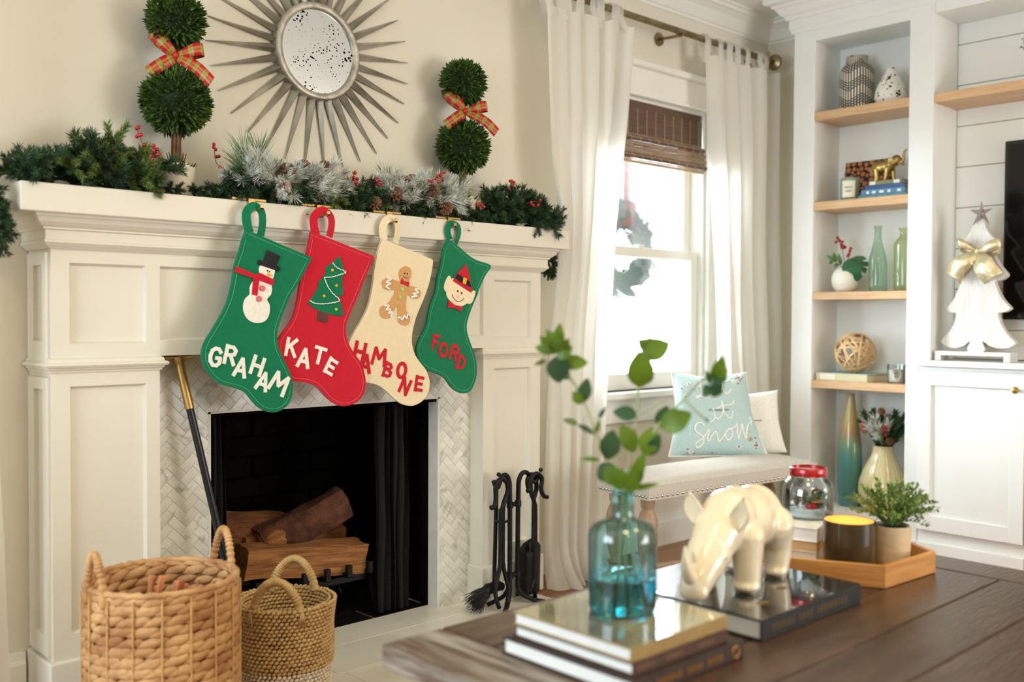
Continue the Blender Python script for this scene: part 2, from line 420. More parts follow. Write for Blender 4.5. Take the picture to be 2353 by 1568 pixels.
lo = sash(2.745, 2.785, 0.692, 1.305, 0.07, 0.042)
up_ = sash(2.79, 2.83, 1.263, 1.922, 0.042, 0.06)
part('sash_lock', MB().box(3.335, 3.375, 2.75, 2.78, 1.305, 1.318), TRIM, win, bev=0.003)

# ------------------------------------------------------------------ ground outside
struct('ground', MB().box(-6, 14, 3.3, 16, -0.5, -0.45), pm('pale_gravel', (206,204,198), 0.9, col2=(188,186,180), nscale=20, bump=0.2))
# ================================================================== fireplace surround
YT, YP = 2.62, 2.555
fp = thing('fireplace_surround', 'white painted fireplace surround with panelled piers, mantel shelf and marble herringbone', 'fireplace', (1.697, 2.62, 0))
MX0, MX1, MZ0, MZ1, YM = 0.757, 2.624, 1.247, 1.316, 2.485
part('mantel_shelf', MB().box(MX0, MX1, YM, YW-0.001, MZ0, MZ1), WHITE, fp, bev=0.003)
# moulding under the shelf: (out from pier face, z)
PX0, PX1 = 0.8475, 2.546
prof = [(0.048,1.247),(0.048,1.241),(0.044,1.238),(0.040,1.228),(0.030,1.219),(0.024,1.215),(0.024,1.211),(0.018,1.209),(0.018,1.186),(0.021,1.184),(0.021,1.179),(0.014,1.172),(0.008,1.167),(0.006,1.1645),(0.0,1.1645)]
mm = MB(); n = len(prof)
ring = []
for o, z in prof:
    ring.append([(PX0-o, YW-0.002, z), (PX0-o, YP-o, z), (PX1+o, YP-o, z), (PX1+o, YW-0.002, z)])
vs = [q for r_ in ring for q in r_]
fs = [(i*4+k, i*4+k+1, (i+1)*4+k+1, (i+1)*4+k) for i in range(n-1) for k in range(3)]
mm.add(vs, fs)
part('crown_moulding', mm, WHITE, fp, recalc=True)
# piers + frieze: stiles, rails and recessed panels
PIN, PJN = 1.122, 2.269
RC = 0.012
def frame(name, x0, x1, z0, z1, px0, px1, pz0, pz1, yf, yb_, parent):
    f = MB()
    f.box(x0, px0, yf, yb_, z0, z1).box(px1, x1, yf, yb_, z0, z1).box(px0, px1, yf, yb_, z0, pz0).box(px0, px1, yf, yb_, pz1, z1)
    o = part(name, f, WHITE, parent)
    b_ = 0.006
    g = MB()
    g.add([(px0,yf,pz0),(px1,yf,pz0),(px1,yf,pz1),(px0,yf,pz1),(px0+b_,yf+RC,pz0+b_),(px1-b_,yf+RC,pz0+b_),(px1-b_,yf+RC,pz1-b_),(px0+b_,yf+RC,pz1-b_)],
          [(0,1,5,4),(1,2,6,5),(2,3,7,6),(3,0,4,7),(4,5,6,7)])
    q = part('recessed_panel', g, WHITE, parent, recalc=False)
    return o
ZF0 = 0.894
frame('upper_pier', PX0, PIN, ZF0, 1.1645, 0.8917, 1.086, 0.928, 1.131, YP, YW-0.002, fp)
frame('upper_pier', PJN, PX1, ZF0, 1.1645, 2.319, 2.497, 0.928, 1.131, YP, YW-0.002, fp)
frame('frieze', PIN, PJN, ZF0, 1.1645, 1.122+0.001, PJN-0.001, 0.935, 1.131, YP, YT+0.06, fp)
for (a, b, pa, pb) in ((PX0, PIN, 0.8917, 1.086), (PJN, PX1, 2.319, 2.497)):
    frame('pier', a, b, 0.0, 0.857, pa, pb, 0.20, 0.822, YP, YW-0.002, fp)
    # capital moulding wraps three sides
    pr = [(0,0.894),(0.008,0.890),(0.010,0.882),(0.016,0.880),(0.019,0.875),(0.016,0.870),(0.010,0.869),(0.009,0.864),(0.005,0.862),(0.004,0.857),(0,0.857)]
    c = MB(); vs = []; fs = []
    for o, z in pr:
        vs += [(a-o, YW-0.003, z), (a-o, YP-o, z), (b+o, YP-o, z), (b+o, YW-0.003, z)]
    for i in range(len(pr)-1):
        for k in range(3): fs.append((i*4+k, i*4+k+1, (i+1)*4+k+1, (i+1)*4+k))
    c.add(vs, fs)
    part('capital_moulding', c, WHITE, fp)
    part('base_block', MB().box(a-0.012, b+0.012, YP-0.013, YW-0.002, 0.006, 0.137), WHITE, fp, bev=0.005)
# recessed panel seen on the outer side of the left pier
sp = MB()
for z0, z1 in ((0.20, 0.815), (0.935, 1.125)):
    sp.box(PX0-0.010, PX0, 2.655, 2.70, z0-0.05, z1+0.03).box(PX0-0.010, PX0, 2.565, 2.592, z0-0.05, z1+0.03)
    sp.box(PX0-0.010, PX0, 2.592, 2.655, z0-0.05, z0).box(PX0-0.010, PX0, 2.592, 2.655, z1, z1+0.03)
part('side_panel_frame', sp, WHITE, fp)

# ------------------------------------------------------------------ marble herringbone
MARB = pm('herringbone_marble', (226,224,216), 0.25, col2=(204,202,194), nscale=9, ndet=7, objvar=0.10, fac=(0.42,0.72))
N_, L_, b_, o_ = nodes(MARB)
vn = N_.new('ShaderNodeTexNoise'); vn.inputs['Scale'].default_value = 14; vn.inputs['Detail'].default_value = 8; vn.inputs['Distortion'].default_value = 1.5
tcm = N_.new('ShaderNodeTexCoord'); oi = N_.new('ShaderNodeObjectInfo'); va = N_.new('ShaderNodeVectorMath'); va.operation = 'ADD'
L_.new(tcm.outputs['Object'], va.inputs[0]); vs_ = N_.new('ShaderNodeVectorMath'); vs_.operation = 'SCALE'; vs_.inputs['Scale'].default_value = 1.0
L_.new(oi.outputs['Location'], va.inputs[1]); L_.new(va.outputs[0], vn.inputs['Vector'])
rpv = N_.new('ShaderNodeValToRGB'); rpv.color_ramp.elements[0].position = 0.56; rpv.color_ramp.elements[1].position = 0.66
rpv.color_ramp.elements[0].color = (1,1,1,1); rpv.color_ramp.elements[1].color = (0.68,0.69,0.68,1)
L_.new(vn.outputs['Fac'], rpv.inputs['Fac'])
mul = N_.new('ShaderNodeMixRGB'); mul.blend_type = 'MULTIPLY'; mul.inputs[0].default_value = 1.0
old = b_.inputs['Base Color'].links[0].from_socket
L_.new(old, mul.inputs[1]); L_.new(rpv.outputs['Color'], mul.inputs[2]); L_.new(mul.outputs[0], b_.inputs['Base Color'])
GROUT = pm('grout', (224,221,212), 0.85, col2=(216,213,204), nscale=30)
tx0, tx1, tz1 = PIN-0.0, PJN+0.02, ZF0+0.005
ts = part('tile_surround', MB().box(tx0, FX0, YT+0.0016, YT+0.055, 0, tz1).box(FX1, tx1, YT+0.0016, YT+0.055, 0, tz1).box(FX0, FX1, YT+0.0016, YT+0.055, FZ1, tz1), GROUT, fp)
part('edge_bead', MB().box(FX1-0.004, FX1+0.004, YT-0.001, YT+0.05, 0.006, FZ1+0.004).box(FX0-0.004, FX0+0.004, YT-0.001, YT+0.05, 0.006, FZ1+0.004).box(FX0-0.004, FX1+0.004, YT-0.001, YT+0.05, FZ1-0.001, FZ1+0.005), GROUT, fp)
TW, TL, GAP = 0.0265, 0.053, 0.0014
def clip(poly, fn):
    out = []
    for i in range(len(poly)):
        a, b = poly[i-1], poly[i]; fa, fb = fn(a), fn(b)
        if fa*fb < 0:
            t = fa/(fa-fb); out.append((a[0]+(b[0]-a[0])*t, a[1]+(b[1]-a[1])*t))
        if fb >= 0: out.append(b)
    return out
def clipbox(poly, x0, x1, z0, z1):
    for f in (lambda q: q[0]-x0, lambda q: x1-q[0], lambda q: q[1]-z0, lambda q: z1-q[1]):
        if poly: poly = clip(poly, f)
    return poly
def parea(p): return abs(sum(p[i-1][0]*p[i][1]-p[i][0]*p[i-1][1] for i in range(len(p))))/2
regions = ((tx0, FX0-0.004, 0.006, tz1), (FX1+0.004, tx1, 0.006, tz1), (FX0-0.004, FX1+0.004, FZ1+0.005, tz1))
tiles = []
for i in range(-40, 90):
    for j in range(-60, 60):
        # herringbone on a grid turned by 45 degrees
        for k in (0, 1):
            if (i - j) % 4 == 0 and k == 0: u, v, du, dv = i*TW, j*TW, TL, TW
            elif (i - j) % 4 == 3 and k == 1: u, v, du, dv = i*TW, j*TW, TW, TL
            else: continue
            g = GAP/2
            rect = [(u+g, v+g), (u+du-g, v+g), (u+du-g, v+dv-g), (u+g, v+dv-g)]
            c45 = 0.70710678
            rect = [(1.30 + (a-b)*c45, 0.45 + (a+b)*c45) for a, b in rect]
            for rg in regions:
                q = clipbox(rect, *rg)
                if q and parea(q) > 4e-5: tiles.append(q)
# the left pier hides part of its neighbour tiles; rank by size in view (distance-weighted)
def view(q):
    cx = sum(a for a, _ in q)/len(q); cz = sum(b for _, b in q)/len(q)
    hid = (cx < 1.30 and cz < 0.25) or (1.2 < cx < 2.05 and cz > 0.80)
    return parea(q)/(cx*cx+YT*YT)*(0.02 if hid else 1)
tiles.sort(key=view, reverse=True)
def tile_mb(q, depth=0.004, e=0.0007):
    cx = sum(a for a, _ in q)/len(q); cz = sum(b for _, b in q)/len(q)
    t = MB(); n = len(q)
    vs = [(a, YT+depth, b) for a, b in q] + [(a, YT+e*0.6, b) for a, b in q] + [(a+(cx-a)*e/0.02, YT, b+(cz-b)*e/0.02) for a, b in q]
    fs = [tuple(range(2*n, 3*n))]
    for r_ in (0, 1):
        for i in range(n):
            j = (i+1) % n; fs.append((r_*n+i, r_*n+j, (r_+1)*n+j, (r_+1)*n+i))
    t.add(vs, fs); return t, (cx, YT, cz)
for q in tiles[:295]:
    t, c = tile_mb(q)
    me = t.mesh('tile', c); me.materials.append(MARB)
    o = bpy.data.objects.new('tile', me); COL.objects.link(o); o.parent = ts; o.location = Vector(c) - wloc(ts)
rest = MB()
for q in tiles[295:]:
    t, c = tile_mb(q); rest.add(t.v, t.f)
rs = part('tile_rest', rest, MARB, None); rs.parent = ts; rs.location = -wloc(ts); rs['kind'] = 'stuff'

# ------------------------------------------------------------------ marble hearth, flush slabs
HM = pm('hearth_marble', (226,221,208), 0.3, col2=(208,203,190), nscale=5, ndet=7, objvar=0.06, fac=(0.45,0.75))
hb = struct('trim_3', MB().box(0.72, 2.50, 1.97, 2.62, 0.0005, 0.003), pm('hearth_joint', (150,142,128), 0.9, col2=(160,152,138)))
hb2 = thing('hearth', 'pale marble hearth slabs set before the firebox', 'hearth', (1.61, 2.3, 0.0))
rows = [(2.523, 2.675, 1.69), (2.322, 2.521, 1.84), (2.121, 2.320, 1.55), (1.97, 2.119, 1.70)]
for (y0, y1, xs) in rows:
    x = xs - 0.31*6
    while x < 2.50:
        a, b = max(x, 0.72), min(x+0.308, 2.50)
        if y1 > 2.6 and b > a+0.03:
            # back row runs under the piers and into the firebox threshold
            a2, b2 = a, b
            part('slab', MB().box(a2, b2, y0, 2.675 if (b2 > FX0 and a2 < FX1) else 2.615, 0.001, 0.006), HM, hb2, bev=0.0008, segs=1)
        elif b > a+0.03:
            part('slab', MB().box(a, b, y0, y1, 0.001, 0.006), HM, hb2, bev=0.0008, segs=1)
        x += 0.31

# ------------------------------------------------------------------ firebox with soot-black brick and mesh curtains
SOOT = pm('soot_brick', (13,11,10), 0.95, col2=(18,15,14), nscale=14, bump=0.4, bscale=60, objvar=0.2, spec=0.1)
SOOTJ = pm('soot_mortar', (8,7,7), 0.98, col2=(11,10,10), spec=0.05)
fb = thing('firebox', 'soot-blackened brick firebox inside the fireplace', 'firebox', (1.71, 2.9, 0.0))
FY0, FY1 = 2.676, 3.16
fbm = MB().box(FX0-0.06, FX1+0.06, FY1, FY1+0.05, 0, 0.95).box(FX0-0.11, FX0-0.06, FY0, FY1+0.05, 0, 0.95).box(FX1+0.06, FX1+0.11, FY0, FY1+0.05, 0, 0.95)
fbm.box(FX0-0.11, FX1+0.11, FY0, FY1+0.05, 0.95, 1.0).box(FX0-0.11, FX1+0.11, FY0, FY1+0.05, -0.03, -0.012)
part('lining', fbm, SOOTJ, fb)
part('lintel', MB().box(FX0, FX1, YT+0.006, 2.885, FZ1-0.012, FZ1-0.002).box(FX0-0.05, FX1+0.05, 2.875, 2.89, FZ1-0.02, 0.95), SOOTJ, fb)
part('reveal', MB().box(FX0-0.05, FX0+0.002, YT+0.006, 2.885, 0.007, FZ1-0.002), SOOTJ, fb)
part('reveal', MB().box(FX1-0.002, FX1+0.05, YT+0.006, 2.885, 0.007, FZ1-0.002), SOOTJ, fb)
bk = MB().box(-0.112, 0.112, -0.008, 0.008, -0.032, 0.032).mesh('brick', bev=0.003, segs=1); bk.materials.append(SOOT)
for r_ in range(12):
    z = 0.04 + r_*0.072
    for i in range(-1, 5):
        x = 1.36 + i*0.235 + (0.1175 if r_ % 2 else 0)
        if FX0-0.02 < x < FX1+0.02: link('brick', bk, None, fb, Vector((x, FY1-0.008, z)) - wloc(fb))
    for i in range(2):
        y = 2.80 + i*0.235 + (0.1 if r_ % 2 else 0)
        for xs in (FX0-0.054, FX1+0.054):
            link('brick', bk, None, fb, Vector((xs, y, z)) - wloc(fb), rot=(0,0,pi/2))
fbk = MB().box(-0.112, 0.112, -0.056, 0.056, -0.006, 0.006).mesh('floor_brick', bev=0.002, segs=1); fbk.materials.append(SOOT)
for j in range(4):
    for i in range(5):
        x = 1.33 + i*0.232 - (0.116 if j % 2 else 0)
        if FX0-0.02 < x < FX1+0.1: link('floor_brick', fbk, None, fb, Vector((min(x, FX1+0.05), 2.738+j*0.116, -0.004)) - wloc(fb))
# pleated chain-mesh screens gathered at both sides
MESH = pm('chain_mesh', (14,13,13), 0.7, metal=0.2, col2=(9,9,9), nscale=300, bump=0.5, bscale=500)
for lab, (x0, x1) in (('left', (FX0+0.004, FX0+0.085)), ('right', (FX1-0.20, FX1-0.075))):
    c = MB()
    c.grid(60, 14, lambda u, v: (x0+(x1-x0)*u + 0.004*sin(u*40+v*2), 2.70+0.014*sin(u*30)+0.004*sin(v*9+u*7), 0.012+v*0.70))
    scn = part('mesh_curtain', c, MESH, None, smooth=True)
    tag(scn, 'black chain-mesh fire screen gathered at the %s side of the firebox' % lab, 'fire screen', 'fire screens'); scn.name = 'mesh_fire_screen'
solo('screen_rod', MB().tube([(FX0+0.002, 2.70, 0.716), (FX1-0.002, 2.70, 0.716)], 0.004), BLACKM, 'thin black rod carrying the mesh screens under the lintel', 'rod', (1.71, 2.70, 0.716))
# ================================================================== logs on the grate
WOODL = pm('split_wood', (122,74,40), 0.8, col2=(178,122,70), nscale=7, ndet=7, stretch=(1.2,12,12), bump=0.5, bscale=18, fac=(0.3,0.7))
WOODD = pm('split_wood_dark', (98,56,32), 0.85, col2=(150,96,56), nscale=6, ndet=7, stretch=(1.2,12,12), bump=0.5, bscale=18, fac=(0.3,0.7))
BARKM = pm('log_bark', (66,38,28), 0.9, col2=(104,62,44), nscale=22, ndet=6, bump=1.0, bscale=45)
def log(name, label, sec, length, mat, loc, rot, seed, barkface=None):
    """split log: irregular section polygon swept along local x"""
    rg = random.Random(seed); n = len(sec); m = 22
    ring = []
    # refine section
    S = []
    for i in range(n):
        a, b = sec[i], sec[(i+1) % n]
        for k in range(4): S.append((a[0]+(b[0]-a[0])*k/4, a[1]+(b[1]-a[1])*k/4))
    q = len(S)
    mb = MB(); vs = []
    for i in range(m):
        t = i/(m-1); x = (t-0.5)*length; bend = 0.006*sin(t*pi*1.3+seed)
        for k, (a, b) in enumerate(S):
            d = 0.010*noise.noise(Vector((t*3+seed, a*30, b*30)))+0.006*noise.noise(Vector((t*2, k*1.7, seed)))
            rr = sqrt(a*a+b*b)+1e-6
            vs.append((x+(0.004*noise.noise(Vector((a*50, b*50, seed))) if i in (0, m-1) else 0), a*(1+d/rr), b*(1+d/rr)+bend))
    fs = [(i*q+k, i*q+(k+1) % q, (i+1)*q+(k+1) % q, (i+1)*q+k) for i in range(m-1) for k in range(q)]
    fs += [tuple(reversed(range(q))), tuple((m-1)*q+k for k in range(q))]
    mb.add(vs, fs)
    t_ = thing(name, label, 'log', loc, 0, 'logs on the fireplace grate'); t_.rotation_euler = rot
    o = part('split_wood', mb, mat, t_, local=True, smooth=radians(40))
    if barkface:
        k0, k1 = barkface
        bb = MB(); vs = []; w_ = k1-k0+1
        for i in range(m):
            t = i/(m-1); x = (t-0.5)*length*0.985; bend = 0.006*sin(t*pi*1.3+seed)
            for kk in range(k0, k1+1):
                a, b = S[kk % q]; rr = sqrt(a*a+b*b)+1e-6
                h = 0.004+0.007*abs(noise.noise(Vector((t*9+seed, kk*0.6, 3.1))))
                vs.append((x, a*(1+h/rr), b*(1+h/rr)+bend))
        bb.add(vs, [(i*w_+k, i*w_+k+1, (i+1)*w_+k+1, (i+1)*w_+k) for i in range(m-1) for k in range(w_-1)])
        part('bark', bb, BARKM, t_, local=True, smooth=True)
    return t_
tri = [(-0.055,-0.045),(0.055,-0.05),(0.062,0.0),(0.02,0.062),(-0.03,0.05)]
log('firewood_log', 'thick split log lying in front on the grate', [(-0.05,-0.055),(0.05,-0.055),(0.058,0.01),(0.03,0.048),(-0.055,0.045)], 0.43, WOODL, (1.70, 2.80, 0.218), (radians(4), radians(4), radians(-3)), 1)
log('firewood_log', 'split log lying behind the front log on the grate', tri, 0.40, WOODL, (1.74, 2.93, 0.232), (radians(14), radians(3), radians(4)), 2)
tl = log('firewood_log', 'dark bark-covered log resting slanted on top of the pile', [(-0.046,-0.044),(0.046,-0.044),(0.056,0.0),(0.040,0.044),(-0.018,0.050),(-0.052,0.018)], 0.31, BARKM, (1.735, 2.845, 0.318), (radians(10), radians(-21), radians(-8)), 3)
part('cut_end', MB().ell((-0.150,0,0.002), (0.014,0.048,0.044), 18, 8), WOODL, tl, local=True, smooth=True)
part('bare_wood', MB().ell((-0.115,-0.030,0.004), (0.045,0.026,0.040), 14, 8), WOODL, tl, local=True, smooth=True)
log('firewood_log', 'pale split log at the left back of the pile', [(-0.045,-0.05),(0.04,-0.055),(0.055,0.0),(0.02,0.05),(-0.04,0.045)], 0.36, WOODD, (1.56, 2.94, 0.315), (radians(20), radians(12), radians(18)), 4)
gr = thing('fire_grate', 'black iron fire grate holding the logs', 'grate', (1.71, 2.86, 0.0))
for i in range(6):
    x = 1.50 + i*0.083
    b = MB().bar((x, 2.72, 0.150), (x, 3.03, 0.135), 0.016, 0.016).bar((x, 2.722, 0.145), (x, 2.722, 0.185), 0.018, 0.018, up=(0,1,0)).bar((x, 3.03, 0.128), (x, 3.03, 0.20), 0.016, 0.016, up=(0,1,0))
    part('grate_bar', b, BLACKM, gr, bev=0.002, segs=1)
part('cross_bar', MB().bar((1.46, 2.76, 0.130), (1.955, 2.76, 0.130), 0.02, 0.02).bar((1.46, 2.99, 0.118), (1.955, 2.99, 0.118), 0.02, 0.02), BLACKM, gr)
for x, y in ((1.48,2.76),(1.94,2.76),(1.48,2.99),(1.94,2.99)):
    part('foot', MB().tube([(x, y, 0.125), (x+(0.015 if x > 1.7 else -0.015), y, 0.07), (x+(0.03 if x > 1.7 else -0.03), y, 0.003)], [0.011,0.010,0.013], 8), BLACKM, gr)

# ================================================================== brass-handled poker leaning on the tile
pk = thing('blow_poke', 'long black fire poke with brass handle leaning against the left pier', 'fire poker', (1.30, 2.50, 0.006))
A = Vector((1.180, 2.570, 0.884)); B = Vector((1.345, 2.475, 0.012)); D = B - A
part('shaft', MB().tube([A + D*0.15, B], 0.0105, 12), pm('black_lacquer', (18,19,22), 0.3, col2=(26,27,31)), pk, smooth=radians(40))
part('brass_handle', MB().tube([A + D*0.012, A + D*0.155], [0.0125, 0.0125], 14), BRASS, pk, smooth=radians(40))
part('brass_collar', MB().tube([A + D*-0.006, A + D*0.014], [0.019, 0.017], 14), BRASS, pk, smooth=radians(40))
part('cross_cap', MB().tube([A + Vector((-0.035,0.006,0.002)), A + Vector((0.035,-0.006,0.002))], 0.0075, 10), BRASS, pk, smooth=radians(40))

TOOL0 = set(bpy.data.objects)
# ================================================================== iron companion set
st = thing('fire_tool_stand', 'black iron companion-set stand with two shepherd-crook posts', 'tool stand', (2.365, 2.475, 0.006))
bx, by = 2.365, 2.475
ux = Vector((0.88, 0.0, 0)).normalized()
for s in (-1, 1):
    px = bx + s*0.021
    P = [(px+s*0.085, by-0.065, 0.010), (px+s*0.045, by-0.035, 0.022), (px+s*0.006, by-0.005, 0.055), (px, by, 0.12), (px, by, 0.30), (px+s*0.002, by, 0.46), (px+s*0.006, by, 0.500), (px+s*0.022, by-0.002, 0.524), (px+s*0.045, by-0.004, 0.522), (px+s*0.065, by-0.008, 0.495), (px+s*0.075, by-0.012, 0.485), (px+s*0.088, by-0.014, 0.492), (px+s*0.098, by-0.015, 0.512)]
    part('post', MB().tube(cat_rom(P, 5), 0.0095, 10), BLACKM, st, smooth=True)
    part('rear_foot', MB().tube(cat_rom([(px, by, 0.09), (px+s*0.02, by+0.012, 0.045), (px+s*0.075, by+0.045, 0.014)], 5), 0.0085, 8), BLACKM, st, smooth=True)
for z in (0.405, 0.125):
    c = MB()
    for s in (-1, 1): c.tube([(bx+s*0.021, by, z-0.012), (bx+s*0.021, by, z+0.012)], 0.0135, 12)
    c.tube([(bx-0.03, by, z), (bx+0.03, by, z)], 0.009, 10)
    part('clamp', c, BLACKM, st)
# tongs on the left hook
tg = thing('fire_tongs', 'black iron fire tongs hanging on the left crook', 'tongs', (2.283, 2.455, 0.02))
hx, hy = 2.283, 2.455
for s in (-1, 1):
    P = [(hx+s*0.006, hy, 0.40), (hx+s*0.006, hy, 0.30), (hx+s*0.007, hy, 0.19), (hx+s*0.022, hy, 0.13), (hx+s*0.034, hy-0.004, 0.08), (hx+s*0.028, hy-0.006, 0.045), (hx+s*0.018, hy-0.008, 0.018)]
    part('arm', MB().tube(cat_rom(P, 5), 0.0085, 8), BLACKM, tg, smooth=True)
P = [(hx, hy, 0.39), (hx+0.012, hy, 0.425), (hx+0.030, hy, 0.465), (hx+0.024, hy, 0.500), (hx-0.004, hy, 0.516), (hx-0.030, hy, 0.495), (hx-0.030, hy, 0.445), (hx-0.036, hy, 0.415), (hx-0.055, hy, 0.412)]
part('hook_handle', MB().tube(cat_rom(P, 5), [0.0085]*20+[0.010]*15+[0.006]*6 if False else 0.0095, 9), BLACKM, tg, smooth=True)
part('knob', MB().ell((hx-0.016, hy, 0.535), 0.009), BLACKM, tg, smooth=True)
part('pivot_ear', MB().tube(cat_rom([(hx-0.038, hy-0.004, 0.362), (hx-0.012, hy-0.006, 0.350), (hx+0.012, hy-0.006, 0.348), (hx+0.038, hy-0.002, 0.352)], 4), 0.005, 8), BLACKM, tg, smooth=True)
# brush
br = thing('hearth_brush', 'black bristle hearth brush hanging at the left of the stand', 'brush', (2.275, 2.49, 0.02))
part('handle', MB().tube(cat_rom([(2.283, 2.485, 0.49), (2.282, 2.487, 0.35), (2.280, 2.49, 0.20), (2.278, 2.49, 0.10)], 4), 0.008, 8), BLACKM, br, smooth=True)
part('ferrule', MB().tube([(2.320, 2.492, 0.082), (2.30, 2.492, 0.090), (2.245, 2.490, 0.086), (2.225, 2.489, 0.078)], [0.016,0.021,0.022,0.019], 12), BLACKM, br, smooth=radians(50))
bs = MB(); rb = random.Random(5)
for i in range(420):
    a = Vector((2.235+rb.uniform(-0.012,0.012), 2.489+rb.uniform(-0.018,0.018), 0.078+rb.uniform(-0.018,0.018)))
    d = Vector((-1, rb.uniform(-0.55,0.55), -0.62+rb.uniform(-0.55,0.55))).normalized()*rb.uniform(0.05,0.092)
    e = a + d + Vector((0,0,-0.006))
    if e.z < 0.010: e.z = 0.010
    bs.tube([a, a+d*0.5+Vector((0,0,0.003)), e], [0.0011,0.0010,0.0005], 3, caps=False)
part('bristles', bs, pm('bristle_black', (14,13,12), 0.6, col2=(30,26,22), nscale=80), br, kind='stuff', recalc=False)
# shovel and poker on the right hook
sh = thing('ash_shovel', 'black iron ash shovel hanging on the right crook', 'shovel', (2.475, 2.465, 0.02))
sx, sy = 2.462, 2.470
part('shaft', MB().tube(cat_rom([(sx+0.004, sy, 0.420), (sx+0.004, sy, 0.30), (sx+0.002, sy, 0.20)], 4), 0.0085, 8), BLACKM, sh, smooth=True)
part('hook_handle', MB().tube(cat_rom([(sx+0.004, sy, 0.415), (sx+0.018, sy, 0.455), (sx+0.012, sy, 0.500), (sx-0.010, sy, 0.514), (sx-0.030, sy, 0.495), (sx-0.026, sy, 0.460)], 5), 0.0095, 9), BLACKM, sh, smooth=True)
def shov(u, v):
    # u across, v down; a round-shouldered pan
    z = 0.245 - v*0.225
    wd = 0.060*min(1.0, (v*6)**0.5 if v < 0.17 else 1.0)*(1+0.10*v)
    x = sx+0.022 + (u-0.5)*2*wd
    y = sy + 0.010 - 0.026*(1-(2*u-1)**2)*(0.4+0.6*min(1, v*3)) + 0.012*v
    return (x, y+0.026, z)
sm = MB(); sm.grid(15, 18, shov)
so = part('pan', sm, BLACKM, sh, smooth=True); md = so.modifiers.new('solid', 'SOLIDIFY'); md.thickness = 0.003
po = thing('fire_poker', 'black iron poker hanging in front of the ash shovel', 'poker', (2.455, 2.448, 0.02))
qx, qy = 2.452, 2.446
P = [(qx-0.045, qy, 0.455), (qx-0.030, qy, 0.462), (qx-0.026, qy, 0.500), (qx+0.004, qy, 0.520), (qx+0.034, qy, 0.498), (qx+0.030, qy, 0.455), (qx+0.046, qy, 0.425), (qx+0.066, qy, 0.418)]
part('horn_handle', MB().tube(cat_rom(P, 5), 0.0090, 9), BLACKM, po, smooth=True)
part('rod', MB().tube(cat_rom([(qx-0.026, qy, 0.485), (qx-0.022, qy, 0.440), (qx-0.004, qy, 0.400), (qx, qy, 0.34), (qx, qy, 0.02)], 5), [0.0085]*21, 8), BLACKM, po, smooth=True)
part('spur', MB().tube(cat_rom([(qx, qy, 0.10), (qx-0.012, qy, 0.080), (qx-0.020, qy-0.004, 0.060)], 4), [0.007]*8+[0.003], 6), BLACKM, po, smooth=True)
part('knob', MB().ell((qx+0.028, qy, 0.532), 0.009), BLACKM, po, smooth=True)

for o in list(bpy.data.objects):
    if o not in TOOL0 and o.parent is None and o.type == 'EMPTY':
        o.scale = (0.90, 0.90, 0.875); o.location.x = 2.345 + (o.location.x-2.365)*0.90; o.location.y = 2.478 + (o.location.y-2.475)*0.9
        o.location.z = 0.006 + (o.location.z-0.006)*0.875
# ================================================================== baskets
HYA = pm('hyacinth_weave', (158,106,62), 0.6, col2=(218,176,122), nscale=14, ndet=5, bump=0.3, bscale=90, fac=(0.3,0.7))
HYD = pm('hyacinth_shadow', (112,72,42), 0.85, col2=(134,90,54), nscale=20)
SEA = pm('seagrass', (184,150,96), 0.65, col2=(206,174,120), nscale=40, ndet=4, bump=0.3, bscale=120)
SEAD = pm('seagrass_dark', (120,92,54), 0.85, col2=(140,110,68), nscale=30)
SEAW = pm('seagrass_white', (226,212,192), 0.7, col2=(206,190,168), nscale=50, bump=0.3, bscale=120)
def lump_row(mb, c, R, z, n, h, ph, tilt, depth, rs, seg=6, rings=4, over=1.45):
    for k in range(n):
        a = 2*pi*(k+ph)/n
        s = 1 + rs.uniform(-0.12, 0.12)
        t = Vector((-sin(a), cos(a), 0)); r = Vector((cos(a), sin(a), 0)); up = Vector((0,0,1))
        ax = (t*cos(tilt) + up*sin(tilt)); bx_ = (up*cos(tilt) - t*sin(tilt))
        M = Matrix((ax, bx_, r)).transposed()
        mb.ell((c[0]+R*cos(a), c[1]+R*sin(a), z+rs.uniform(-0.001,0.001)), (pi*R/n*over*s, h/2*s, depth), seg, rings, M)
